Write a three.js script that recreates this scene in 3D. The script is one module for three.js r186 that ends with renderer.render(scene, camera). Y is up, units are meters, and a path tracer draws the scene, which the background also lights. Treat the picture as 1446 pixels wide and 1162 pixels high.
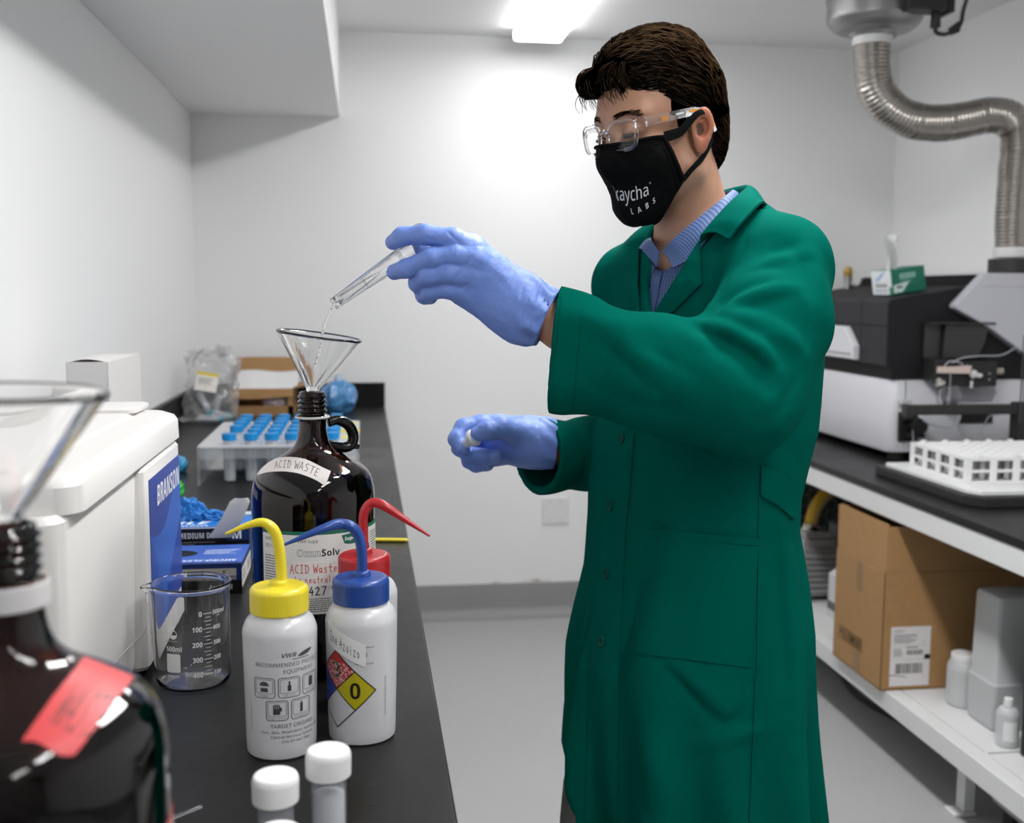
import * as THREE from 'three';
import { RoundedBoxGeometry } from 'three/addons/geometries/RoundedBoxGeometry.js';
import { mergeGeometries, mergeVertices, toCreasedNormals } from 'three/addons/utils/BufferGeometryUtils.js';
import { RectAreaLightUniformsLib } from 'three/addons/lights/RectAreaLightUniformsLib.js';

// ---------------------------------------------------------------- camera, light, exposure
const IW = 1446, IH = 1162, FPX = 1538.6;
const scene = new THREE.Scene();
scene.background = new THREE.Color(0, 0, 0);
const camera = new THREE.PerspectiveCamera(2 * Math.atan(IH / 2 / FPX) * 180 / Math.PI, IW / IH, 0.05, 30);
camera.position.set(0, 1.375, 0);
camera.rotation.order = 'YXZ';
camera.rotation.set(-0.10869, -0.13407, 0.00538);
camera.focus = 1.3;
camera.userData.fStop = 5.6;
camera.updateMatrixWorld(true);
const renderer = new THREE.WebGLRenderer();
renderer.toneMapping = THREE.LinearToneMapping;
renderer.toneMappingExposure = 1.2;
renderer.shadowMap.enabled = true;
RectAreaLightUniformsLib.init();
const LAMP = { power: 27, glow: 6, X: 0.68, Y: 2.352, z0: [-4.35, -2.30, -0.55, 1.15], len: 1.22, wide: 0.19 };

// ---------------------------------------------------------------- helpers
const V = (x, y, z) => new THREE.Vector3(x, y, z);
const PI = Math.PI, sin = Math.sin, cos = Math.cos, abs = Math.abs, sqrt = Math.sqrt, max = Math.max, min = Math.min;
const clamp = (x, a, b) => (x < a ? a : x > b ? b : x);
const smooth = (x, a, b) => { const t = clamp((x - a) / (b - a), 0, 1); return t * t * (3 - 2 * t); };
const mix = (a, b, t) => a + (b - a) * t;
function rng(seed) { let a = seed >>> 0; return () => { a = (a + 0x6D2B79F5) | 0; let t = Math.imul(a ^ (a >>> 15), 1 | a); t = (t + Math.imul(t ^ (t >>> 7), 61 | t)) ^ t; return ((t ^ (t >>> 14)) >>> 0) / 4294967296; }; }
const hash3 = (x, y, z) => { let h = (Math.imul(x, 374761393) + Math.imul(y, 668265263) + Math.imul(z, 2147483647 ^ 0x5bd1e995)) | 0; h = Math.imul(h ^ (h >>> 13), 1274126177); return ((h ^ (h >>> 16)) >>> 0) / 4294967296; };
function noise(x, y, z = 0) {                       // value noise, -1 .. 1
  const xi = Math.floor(x), yi = Math.floor(y), zi = Math.floor(z); let u = x - xi, v = y - yi, w = z - zi;
  u = u * u * (3 - 2 * u); v = v * v * (3 - 2 * v); w = w * w * (3 - 2 * w);
  const l = (a, b, t) => a + (b - a) * t;
  return 2 * l(l(l(hash3(xi, yi, zi), hash3(xi + 1, yi, zi), u), l(hash3(xi, yi + 1, zi), hash3(xi + 1, yi + 1, zi), u), v),
    l(l(hash3(xi, yi, zi + 1), hash3(xi + 1, yi, zi + 1), u), l(hash3(xi, yi + 1, zi + 1), hash3(xi + 1, yi + 1, zi + 1), u), v), w) - 1;
}
const fbm = (x, y, z = 0, o = 4) => { let s = 0, a = 0.5; for (let i = 0; i < o; i++) { s += a * noise(x, y, z); x *= 2.03; y *= 2.03; z *= 2.03; a *= 0.5; } return s; };

const taken = {};
function numbered(n) { const k = taken[n] = (taken[n] ?? -1) + 1; return k ? n + '_' + String(k).padStart(3, '0') : n; }
function shade(o) { o.castShadow = true; o.receiveShadow = true; return o; }
function tag(o, label, category, group, kind) {
  o.userData = { ...(label && { label }), ...(category && { category }), ...(group && { group }), ...(kind && { kind }) };
  return o;
}
function thing(name, label, category, pos = [0, 0, 0], turn = 0, group) {
  const o = new THREE.Group(); o.name = numbered(name); scene.add(o);
  o.position.set(...pos); o.rotation.y = turn;
  return tag(o, label, category, group);
}
function part(name, geo, mat, parent, label) {
  const g = Array.isArray(geo) ? merge(geo) : geo;
  const m = shade(new THREE.Mesh(g, mat)); m.name = parent ? name : numbered(name);
  (parent ?? scene).add(m);
  if (parent) { const same = parent.children.filter((c) => c.name.replace(/_\d{3}$/, '') === name).length; if (same > 1) m.name = name + '_' + String(same - 1).padStart(3, '0'); }
  if (label) m.userData.label = label;
  return m;
}
function struct(name, geo, mat, parent) { const m = part(name, geo, mat, parent); if (!parent) m.userData.kind = 'structure'; return m; }
function one(name, geo, mat, label, category, group) { return tag(part(name, geo, mat), label, category, group); }
function copy(root, pos, turn, label) {
  const c = root.clone(); c.name = numbered(root.name.replace(/_\d{3}$/, '')); scene.add(c);
  if (pos) c.position.set(...pos); if (turn !== undefined) c.rotation.y = turn;
  c.userData = { ...root.userData, ...(label && { label }) };
  return c;
}
function merge(list) {
  const l = list.map((g) => { let h = g.index ? g.toNonIndexed() : g; const o = new THREE.BufferGeometry(); o.setAttribute('position', h.attributes.position); o.setAttribute('normal', h.attributes.normal); o.setAttribute('uv', h.attributes.uv ?? new THREE.BufferAttribute(new Float32Array(h.attributes.position.count * 2), 2)); return o; });
  return mergeGeometries(l);
}
function box(w, h, d, x = 0, y = 0, z = 0, r = 0.004) {
  const g = r > 0 ? new RoundedBoxGeometry(w, h, d, 2, min(r, w / 2.01, h / 2.01, d / 2.01)) : new THREE.BoxGeometry(w, h, d);
  return g.translate(x, y, z);
}
const bx = (x0, x1, y0, y1, z0, z1, r = 0.004) => box(abs(x1 - x0), abs(y1 - y0), abs(z1 - z0), (x0 + x1) / 2, (y0 + y1) / 2, (z0 + z1) / 2, r);
function lathe(pts, seg = 64) { return new THREE.LatheGeometry(pts.map((p) => new THREE.Vector2(p[0], p[1])), seg); }
function roundProfile(pts, r = 0.002, n = 4) {     // rounds the corners of a lathe profile
  const out = [pts[0]];
  for (let i = 1; i < pts.length - 1; i++) {
    const [a, b, c] = [pts[i - 1], pts[i], pts[i + 1]], la = Math.hypot(a[0] - b[0], a[1] - b[1]), lc = Math.hypot(c[0] - b[0], c[1] - b[1]);
    const q = min(pts[i][2] ?? r, la * 0.45, lc * 0.45);
    if (q < 1e-5) { out.push(b); continue; }
    const p0 = [b[0] + (a[0] - b[0]) * q / la, b[1] + (a[1] - b[1]) * q / la], p1 = [b[0] + (c[0] - b[0]) * q / lc, b[1] + (c[1] - b[1]) * q / lc];
    for (let k = 0; k <= n; k++) { const t = k / n; out.push([(1 - t) * (1 - t) * p0[0] + 2 * t * (1 - t) * b[0] + t * t * p1[0], (1 - t) * (1 - t) * p0[1] + 2 * t * (1 - t) * b[1] + t * t * p1[1]]); }
  }
  out.push(pts.at(-1)); return out;
}
const curve = (pts, closed = false, tension = 0.5) => new THREE.CatmullRomCurve3(pts.map((p) => (p.isVector3 ? p : V(...p))), closed, 'catmullrom', tension);
function tube(pts, r, seg = 40, rad = 10, closed = false) {          // r: number or function of t; capped ends
  const c = pts.getPointAt ? pts : curve(pts, closed), f = c.computeFrenetFrames(seg, closed), pos = [], uv = [], idx = [];
  const len = c.getLength();
  for (let i = 0; i <= seg; i++) {
    const t = i / seg, p = c.getPointAt(closed ? t % 1 : t), k = closed && i === seg ? 0 : i, R = typeof r === 'function' ? r(t) : r;
    for (let j = 0; j <= rad; j++) { const a = j / rad * 2 * PI, q = p.clone().addScaledVector(f.normals[k], -cos(a) * R).addScaledVector(f.binormals[k], sin(a) * R); pos.push(q.x, q.y, q.z); uv.push(t * len, j / rad * 2 * PI * R); }
  }
  const w = rad + 1;
  for (let i = 0; i < seg; i++) for (let j = 0; j < rad; j++) { const a = i * w + j, b = a + w; idx.push(a, b, a + 1, b, b + 1, a + 1); }
  if (!closed) for (const [i, s] of [[0, 1], [seg, -1]]) { const p = c.getPointAt(i / seg), k = pos.length / 3; pos.push(p.x, p.y, p.z); uv.push(0, 0); for (let j = 0; j < rad; j++) { const a = i * w + j; s > 0 ? idx.push(k, a, a + 1) : idx.push(k, a + 1, a); } }
  const g = new THREE.BufferGeometry(); g.setAttribute('position', new THREE.Float32BufferAttribute(pos, 3)); g.setAttribute('uv', new THREE.Float32BufferAttribute(uv, 2)); g.setIndex(idx); g.computeVertexNormals();
  // the seam of the tube shares one normal
  const n = g.attributes.normal; for (let i = 0; i <= seg; i++) { const a = i * w, b = a + rad; const m = V(n.getX(a) + n.getX(b), n.getY(a) + n.getY(b), n.getZ(a) + n.getZ(b)).normalize(); n.setXYZ(a, m.x, m.y, m.z); n.setXYZ(b, m.x, m.y, m.z); }
  return g;
}
function prism(outline, depth, bevel = 0.002, holes = []) {           // outline in x,y; extruded along +z from 0
  const s = new THREE.Shape(outline.map((p) => new THREE.Vector2(p[0], p[1])));
  for (const h of holes) s.holes.push(new THREE.Path(h.map((p) => new THREE.Vector2(p[0], p[1]))));
  const b = bevel > 0;
  const g = new THREE.ExtrudeGeometry(s, { depth: depth - (b ? 2 * bevel : 0), bevelEnabled: b, bevelThickness: bevel, bevelSize: bevel, bevelOffset: -bevel, bevelSegments: 2, curveSegments: 12 });
  return b ? g.translate(0, 0, bevel) : g;
}
function roundRect(x0, y0, x1, y1, r, n = 5) {
  const o = [];
  for (const [cx, cy, a0] of [[x1 - r, y1 - r, 0], [x0 + r, y1 - r, PI / 2], [x0 + r, y0 + r, PI], [x1 - r, y0 + r, 1.5 * PI]]) for (let i = 0; i <= n; i++) { const a = a0 + i / n * PI / 2; o.push([cx + cos(a) * r, cy + sin(a) * r]); }
  return o;
}
function grid(nu, nv, f, closedU = false) {          // surface f(u, v) -> [x, y, z]
  const pos = [], uv = [], idx = [];
  for (let j = 0; j <= nv; j++) for (let i = 0; i <= nu; i++) { const p = f(i / nu, j / nv); pos.push(p[0], p[1], p[2]); uv.push(i / nu, j / nv); }
  for (let j = 0; j < nv; j++) for (let i = 0; i < nu; i++) { const a = j * (nu + 1) + i, b = a + nu + 1; idx.push(a, a + 1, b, b, a + 1, b + 1); }
  const g = new THREE.BufferGeometry(); g.setAttribute('position', new THREE.Float32BufferAttribute(pos, 3)); g.setAttribute('uv', new THREE.Float32BufferAttribute(uv, 2)); g.setIndex(idx); g.computeVertexNormals(); return g;
}
function slab(g, t) {                                // gives an open indexed surface a thickness, back along its normals
  const p = g.attributes.position, n = g.attributes.normal, N = p.count, pos = [], uv = [], idx = [], u = g.attributes.uv;
  for (let i = 0; i < N; i++) { pos.push(p.getX(i), p.getY(i), p.getZ(i)); uv.push(u ? u.getX(i) : 0, u ? u.getY(i) : 0); }
  for (let i = 0; i < N; i++) { pos.push(p.getX(i) - n.getX(i) * t, p.getY(i) - n.getY(i) * t, p.getZ(i) - n.getZ(i) * t); uv.push(u ? u.getX(i) : 0, u ? u.getY(i) : 0); }
  const I = g.index.array, E = new Map();
  for (let k = 0; k < I.length; k += 3) { const [a, b, c] = [I[k], I[k + 1], I[k + 2]]; idx.push(a, b, c, a + N, c + N, b + N); for (const [x, y] of [[a, b], [b, c], [c, a]]) { const r = y + '_' + x; if (E.has(r)) E.delete(r); else E.set(x + '_' + y, [x, y]); } }
  const nor = []; for (let i = 0; i < N; i++) nor.push(n.getX(i), n.getY(i), n.getZ(i)); for (let i = 0; i < N; i++) nor.push(-n.getX(i), -n.getY(i), -n.getZ(i));
  for (const [x, y] of E.values()) {                 // rim with its own normals
    const A = V(pos[x * 3], pos[x * 3 + 1], pos[x * 3 + 2]), B = V(pos[y * 3], pos[y * 3 + 1], pos[y * 3 + 2]), m = V(nor[x * 3], nor[x * 3 + 1], nor[x * 3 + 2]);
    const e = B.clone().sub(A).cross(m).normalize(), k = pos.length / 3;
    for (const v of [x, y, y + N, x + N]) { pos.push(pos[v * 3], pos[v * 3 + 1], pos[v * 3 + 2]); uv.push(uv[v * 2], uv[v * 2 + 1]); nor.push(e.x, e.y, e.z); }
    idx.push(k, k + 2, k + 1, k, k + 3, k + 2);
  }
  const o = new THREE.BufferGeometry(); o.setAttribute('position', new THREE.Float32BufferAttribute(pos, 3)); o.setAttribute('normal', new THREE.Float32BufferAttribute(nor, 3)); o.setAttribute('uv', new THREE.Float32BufferAttribute(uv, 2)); o.setIndex(idx); return o;
}
function wrapLabel(rf, y0, y1, a0, a1, lift = 0.0004, na = 40, ny = 12) {  // paper round a turned body of radius rf(y); a = 0 faces +z, uv runs 0..1
  return grid(na, ny, (u, v) => { const y = mix(y0, y1, v), a = mix(a0, a1, u), r = rf(y) + lift; return [sin(a) * r, y, cos(a) * r]; });
}
// ---- materials
const std = (color, rough = 0.6, o = {}) => new THREE.MeshStandardMaterial({ color, roughness: rough, ...o });
const phys = (color, rough = 0.5, o = {}) => new THREE.MeshPhysicalMaterial({ color, roughness: rough, ...o });
const G = (v) => new THREE.Color(v, v, v);
const RGB = (r, g, b) => new THREE.Color(r, g, b);
function canvasTex(w, h, draw, srgb = true) {
  const c = document.createElement('canvas'); c.width = w; c.height = h; const x = c.getContext('2d'); draw(x, w, h);
  const t = new THREE.CanvasTexture(c); if (srgb) t.colorSpace = THREE.SRGBColorSpace; t.magFilter = THREE.LinearFilter; return t;
}
function dataTex(n, f, srgb = false, ch = 1) {        // tiling grid of values 0..1 (f returns number or [r,g,b])
  const d = new Uint8Array(n * n * 4);
  for (let j = 0; j < n; j++) for (let i = 0; i < n; i++) { const v = f(i / n, j / n), k = (j * n + i) * 4; for (let c = 0; c < 3; c++) d[k + c] = clamp((typeof v === 'number' ? v : v[c]) * 255, 0, 255); d[k + 3] = 255; }
  const t = new THREE.DataTexture(d, n, n); t.wrapS = t.wrapT = THREE.RepeatWrapping; t.magFilter = THREE.LinearFilter; t.needsUpdate = true; if (srgb) t.colorSpace = THREE.SRGBColorSpace; return t;
}
const tnoise = (u, v, f, s = 0) => { const a = noise(u * f, v * f, s), b = noise((u - 1) * f, v * f, s), c = noise(u * f, (v - 1) * f, s), d = noise((u - 1) * f, (v - 1) * f, s); return mix(mix(a, b, u), mix(c, d, u), v); };
function uvXZ(g, k = 1) { const p = g.attributes.position, n = g.attributes.normal, uv = new Float32Array(p.count * 2); for (let i = 0; i < p.count; i++) { const ax = abs(n.getX(i)), ay = abs(n.getY(i)), az = abs(n.getZ(i)); const [a, b] = ay >= ax && ay >= az ? [p.getX(i), p.getZ(i)] : ax >= az ? [p.getZ(i), p.getY(i)] : [p.getX(i), p.getY(i)]; uv[2 * i] = a * k; uv[2 * i + 1] = b * k; } g.setAttribute('uv', new THREE.BufferAttribute(uv, 2)); return g; }
const rep = (t, x, y = x) => { const c = t.clone(); c.repeat.set(x, y); c.needsUpdate = true; return c; };
const glass = () => phys(0xffffff, 0.0, { transmission: 1, thickness: 0.01, ior: 1.5, specularIntensity: 1 });
function loftRect(rings, n = 5, cap = true) {        // rings of {x0,x1,z0,z1,r,y} from the bottom up: a moulded shell, closed at both ends
  const R = rings.map((q) => roundRect(q.x0, -q.z1, q.x1, -q.z0, q.r, n).map((p) => [p[0], q.y, -p[1]]));
  const m = R[0].length, pos = [], idx = [];
  R.forEach((r) => { for (let i = 0; i <= m; i++) pos.push(...r[i % m]); });
  for (let j = 0; j < R.length - 1; j++) for (let i = 0; i < m; i++) { const a = j * (m + 1) + i, b = a + m + 1; idx.push(a, a + 1, b, b, a + 1, b + 1); }
  if (cap) for (const [k, s] of [[0, -1], [R.length - 1, 1]]) { const r = R[k], c = [0, 0, 0]; r.forEach((p) => p.forEach((v, i) => { c[i] += v / m; })); const o = pos.length / 3; pos.push(...c); r.forEach((p) => pos.push(...p)); for (let i = 0; i < m; i++) { const a = o + 1 + i, b = o + 1 + (i + 1) % m; s > 0 ? idx.push(o, a, b) : idx.push(o, b, a); } }
  let g = new THREE.BufferGeometry(); g.setAttribute('position', new THREE.Float32BufferAttribute(pos, 3)); g.setIndex(idx);
  g = toCreasedNormals(g, 0.6); const k = g.attributes.position.count; g.setAttribute('uv', new THREE.BufferAttribute(new Float32Array(k * 2), 2)); return g;
}
// pixel of the photograph -> the point where that line of sight meets the plane z = Z (used for measuring sizes)
function onPlane(px, py, axis, val) {
  const d = V((px - IW / 2) / FPX, -(py - IH / 2) / FPX, -1).transformDirection(camera.matrixWorld), c = camera.position;
  const t = (val - c.getComponent(axis)) / d.getComponent(axis); return c.clone().addScaledVector(d, t);
}
// ---------------------------------------------------------------- the room
const XL = -0.671, XR = 2.258, ZB = -4.5, ZF = 2.6, YC = 2.402;
const plasterBump = dataTex(256, (u, v) => 0.5 + 0.3 * tnoise(u, v, 64) + 0.2 * tnoise(u, v, 128, 7));
const M = {};
M.wall = std(G(0.89), 0.55, { bumpMap: rep(plasterBump, 4), bumpScale: 0.0004 });
M.ceiling = std(G(0.88), 0.8, { bumpMap: rep(plasterBump, 4), bumpScale: 0.0004 });
const floorTex = dataTex(512, (u, v) => { const s = 0.5 + 0.5 * (0.35 * tnoise(u, v, 5) + 0.2 * tnoise(u, v, 40, 3) + 0.5 * tnoise(u, v, 200, 5)); const k = 0.44 * (0.94 + 0.12 * s); const c = Math.pow(k, 1 / 2.2); return [c, c, c * 1.005]; }, true);
const floorRough = dataTex(256, (u, v) => 0.33 + 0.03 * tnoise(u, v, 4) + 0.02 * tnoise(u, v, 60, 4));
M.floor = phys(0xffffff, 1, { map: rep(floorTex, 0.8), roughnessMap: rep(floorRough, 0.8), bumpMap: rep(plasterBump, 2), bumpScale: 0.0003 });
M.cove = phys(G(0.32), 0.4, { bumpMap: rep(plasterBump, 3), bumpScale: 0.0005 });
struct('floor', uvXZ(bx(XL - 0.1, XR + 0.1, -0.1, 0, ZB - 0.1, ZF + 0.1, 0)), M.floor);
struct('ceiling', uvXZ(bx(XL - 0.1, XR + 0.1, YC, YC + 0.1, ZB - 0.1, ZF + 0.1, 0)), M.ceiling);
struct('wall_left', uvXZ(bx(XL - 0.1, XL, 0, YC, ZB - 0.1, ZF + 0.1, 0)), M.wall);
const wallBack = struct('wall_back', uvXZ(bx(XL, XR, 0, YC, ZB - 0.1, ZB, 0)), M.wall);
struct('wall_right', uvXZ(bx(XR, XR + 0.1, 0, YC, ZB - 0.1, ZF + 0.1, 0)), M.wall);
struct('wall_front', uvXZ(bx(XL, XR, 0, YC, ZF, ZF + 0.1, 0)), std(G(0.25), 0.7));
struct('ceiling_soffit', uvXZ(bx(XL, -0.092, 2.066, YC, ZB, ZF, 0.002)), M.wall);
{ // cove base with its rounded foot
  const prof = [[0, 0]]; prof.push([0.05, 0]); for (let i = 0; i <= 8; i++) { const a = i / 8 * PI / 2; prof.push([0.006 + 0.044 * (1 - sin(a)), 0.0015 + 0.044 * (1 - cos(a))]); } prof.push([0.006, 0.142], [0.004, 0.144], [0, 0.144]);
  const g = prism(prof, XR - 0.08, 0); g.rotateY(PI / 2);               // x of the outline now runs along -z
  g.scale(1, 1, -1); { const i = g.attributes.position; const p = i.array; for (let k = 0; k < p.length; k += 9) for (let c = 0; c < 3; c++) { const t = p[k + 3 + c]; p[k + 3 + c] = p[k + 6 + c]; p[k + 6 + c] = t; } g.computeVertexNormals(); }
  struct('baseboard_back', g.translate(0.08, 0, ZB), M.cove);
  struct('baseboard_right', bx(XR - 0.006, XR, 0, 0.144, ZB + 0.05, ZF, 0.001), M.cove);
}
{ // rusty scuffs where the wall meets the base
  const stain = canvasTex(256, 64, (x, w, h) => {
    x.clearRect(0, 0, w, h); const r = rng(5);
    for (let i = 0; i < 260; i++) { const a = r() * PI * 2, q = r() ** 1.5; const px = w * 0.5 + cos(a) * q * w * 0.42, py = h * 0.62 + sin(a) * q * h * 0.3; x.fillStyle = `rgba(${110 + r() * 50 | 0},${80 + r() * 40 | 0},${50 + r() * 30 | 0},${0.18 + 0.4 * r()})`; x.fillRect(px, py, 2 + r() * 9, 1 + r() * 2.4); }
  });
  const m = std(0xffffff, 0.8, { map: stain, transparent: true });
  struct('wall_scuff', new THREE.PlaneGeometry(0.15, 0.035).translate(0.715, 0.156, 0.0006), m, wallBack).position.z = ZB;
  struct('wall_scuff', new THREE.PlaneGeometry(0.09, 0.02).translate(0.54, 0.150, 0.0006), m, wallBack).position.z = ZB;
}
// ceiling lights: housing, glowing lens, and the light of the lens
M.lampHousing = std(G(0.8), 0.4);
M.lampGlow = std(G(0.9), 0.5, { emissive: 0xffffff, emissiveIntensity: LAMP.glow });
LAMP.z0.forEach((z0, i) => {
  const t = thing('ceiling_light', ['white wraparound ceiling light nearest the back wall, its end above the man', 'white wraparound ceiling light second from the back wall', 'white wraparound ceiling light third from the back wall', 'white wraparound ceiling light farthest from the back wall'][i], 'ceiling light', [LAMP.X, 0, z0]);
  const w = LAMP.wide, h = YC - LAMP.Y;
  part('housing', bx(-w / 2 + 0.02, w / 2 - 0.02, LAMP.Y + h * 0.6, YC, 0.0, LAMP.len, 0.004), M.lampHousing, t);
  const o = roundRect(-w / 2, LAMP.Y, w / 2, LAMP.Y + h * 0.75, 0.012, 4);
  part('diffuser', prism(o, LAMP.len - 0.012, 0).translate(0, 0, 0.006), M.lampGlow, t);
  for (const z of [0, LAMP.len - 0.006]) part('end_cap', prism(roundRect(-w / 2 - 0.001, LAMP.Y - 0.001, w / 2 + 0.001, YC - 0.004, 0.012, 4), 0.006, 0).translate(0, 0, z), M.lampHousing, t);
  const l = new THREE.RectAreaLight(0xffffff, LAMP.power * [0.32, 1.35, 0.55, 0.2][i], w * 0.95, LAMP.len - (i ? 0.04 : 0.2));
  l.position.set(0, LAMP.Y - 0.006, LAMP.len / 2 + (i ? 0 : 0.08)); l.rotation.x = -PI / 2; t.add(l);
});
{ // blank switch plate on the back wall
  const t = thing('wall_plate', 'white blank two-gang wall plate low on the back wall', 'wall plate', [0.795, 0.453, ZB]);
  part('plate', prism(roundRect(-0.058, -0.057, 0.058, 0.057, 0.006), 0.007, 0.002), std(G(0.78), 0.35), t);
  for (const sx of [-0.023, 0.023]) for (const sy of [-0.041, 0.041]) part('screw', new THREE.CylinderGeometry(0.0032, 0.0036, 0.0016, 14).rotateX(PI / 2).translate(sx, sy, 0.0076), std(G(0.45), 0.4), t);
}
// ---------------------------------------------------------------- the left bench and what stands on it
const BT = 0.91, BE = 0.0775;
M.epoxy = phys(G(0.010), 1, { roughnessMap: dataTex(512, (u, v) => 0.36 + 0.05 * tnoise(u, v, 3) + 0.04 * tnoise(u, v, 9, 2) + 0.03 * tnoise(u, v, 90, 3) + 0.02 * tnoise(u, v, 200, 5)), bumpMap: rep(plasterBump, 6), bumpScale: 0.00012, specularIntensity: 0.42 });
{
  const t = thing('worktop', 'matt black epoxy worktop along the left wall with raised back edges', 'worktop');
  part('top', uvXZ(bx(XL + 0.001, BE, BT - 0.03, BT, ZB + 0.001, 0.35, 0.003)), M.epoxy, t);
  part('backsplash', uvXZ(bx(XL + 0.001, XL + 0.02, BT - 0.001, BT + 0.095, ZB + 0.001, 0.35, 0.002)), M.epoxy, t);
  part('backsplash', uvXZ(bx(XL + 0.02, BE, BT - 0.001, BT + 0.095, ZB + 0.001, ZB + 0.02, 0.002)), M.epoxy, t);
  const m = std(G(0.55), 0.45), hm = std(G(0.5), 0.3, { metalness: 1 });
  for (let i = 0; i < 5; i++) {
    const z0 = ZB + 0.02 + i * 0.96, w = 0.95, c = thing('base_cabinet', ['grey base cabinet under the black worktop, farthest from the camera', 'grey base cabinet second from the back wall', 'grey base cabinet third from the back wall', 'grey base cabinet fourth from the back wall', 'grey base cabinet at the near end of the worktop'][i], 'cabinet', [0, 0, z0]);
    part('carcass', bx(XL + 0.005, BE - 0.05, 0.1, BT - 0.03, 0, w, 0.002), m, c);
    part('plinth', bx(XL + 0.005, BE - 0.10, 0, 0.1, 0, w, 0.001), std(G(0.05), 0.6), c);
    for (const k of [0, 1]) { const d = part('door', bx(BE - 0.05, BE - 0.03, 0.11, BT - 0.04, k * w / 2 + 0.004, (k + 1) * w / 2 - 0.004, 0.003), m, c); part('handle', tube([[BE - 0.03, 0.78, w / 2 + (k ? 0.04 : -0.04)], [BE - 0.005, 0.78, w / 2 + (k ? 0.04 : -0.04)], [BE - 0.005, 0.66, w / 2 + (k ? 0.04 : -0.04)], [BE - 0.03, 0.66, w / 2 + (k ? 0.04 : -0.04)]], 0.004, 20, 8), hm, d); }
  }
}
// ---- amber solvent jugs
M.amber = phys(0xffffff, 0.02, { transmission: 1, thickness: 0.01, ior: 1.5, attenuationColor: RGB(0.26, 0.095, 0.03), attenuationDistance: 0.0027 });
M.acid = phys(0xffffff, 0.0, { transmission: 1, thickness: 0.01, ior: 1.33, attenuationColor: RGB(0.40, 0.25, 0.12), attenuationDistance: 0.03 });
M.clearGlass = phys(0xffffff, 0.0, { transmission: 1, thickness: 0.01, ior: 1.48 });
M.paper = std(G(0.72), 0.6);
function jugProfile(R, H) {                                           // outer radius at height, as lathe points
  const s = [[0, 0.006], [R * 0.80, 0.004], [R * 0.9, 0.0], [R * 0.985, 0.008], [R, 0.022]];
  const yb = H * 0.565, n = 0.0165;
  s.push([R, yb]);
  const knots = [[1, .565], [1, .60], [.992, .645], [.945, .690], [.87, .717], [.78, .733], [.64, .753], [.5, .771], [.37, .790], [.29, .811], [.25, .835], [.228, .865], [.218, .895]];
  const c = new THREE.CatmullRomCurve3(knots.map((k) => V(k[0] * R, k[1] * H, 0)));
  for (let i = 1; i < 44; i++) { const p = c.getPoint(i / 44); s.push([min(p.x, R), p.y]); }
  s.push([n, H * 0.900]);
  return s;
}
function jugGeo(R, H) {
  const s = jugProfile(R, H), n = 0.0165, y = H * 0.90;
  const out = [...s, [n + 0.003, y + 0.001], [n + 0.0036, y + 0.003], [n + 0.003, y + 0.005], [n - 0.001, y + 0.006]];
  const top = H, turns = 4;
  for (let i = 0; i < turns; i++) { const a = y + 0.008 + (top - y - 0.011) * i / turns, b = (top - y - 0.011) / turns; out.push([n - 0.001, a], [n + 0.0012, a + b * 0.3], [n + 0.0012, a + b * 0.55], [n - 0.001, a + b * 0.85]); }
  out.push([n - 0.0012, top - 0.001], [n - 0.003, top], [n - 0.0045, top - 0.001]);
  // inner wall, downwards
  const inn = s.slice(3).map(([r, yy]) => [max(r - 0.0042, 0.0), yy]).reverse();
  out.push([n - 0.0045, y + 0.006], ...inn, [R * 0.8, 0.012], [0, 0.014]);
  return lathe(out, 96);
}
function jugRadius(R, H) { const s = jugProfile(R, H).slice(3); return (y) => { for (let i = 1; i < s.length; i++) if (y <= s[i][1]) { const t = (y - s[i - 1][1]) / (s[i][1] - s[i - 1][1] || 1); return mix(s[i - 1][0], s[i][0], clamp(t, 0, 1)); } return s.at(-1)[0]; }; }
function funnelGeo(R, h, stem) {
  const w = 0.0034, o = [[0.0085, 0], [0.0095, h * 0.02], [R - 0.002, h - 0.004], [R + 0.0005, h - 0.002], [R + 0.0008, h], [R - 0.0010, h + 0.0014], [R - 0.0042, h - 0.001], [0.0098 - w, h * 0.04], [0.0060, 0], [0.0055, -0.004], [0.0048, -stem], [0.0062, -stem], [0.0075, -0.004], [0.0085, 0]];
  return lathe(o, 72);
}
const hand = (x, s, px, py, size, col, turn = 0) => { x.save(); x.translate(px, py); x.rotate(turn); x.fillStyle = col; x.font = size; x.fillText(s, 0, 0); x.restore(); };
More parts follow.
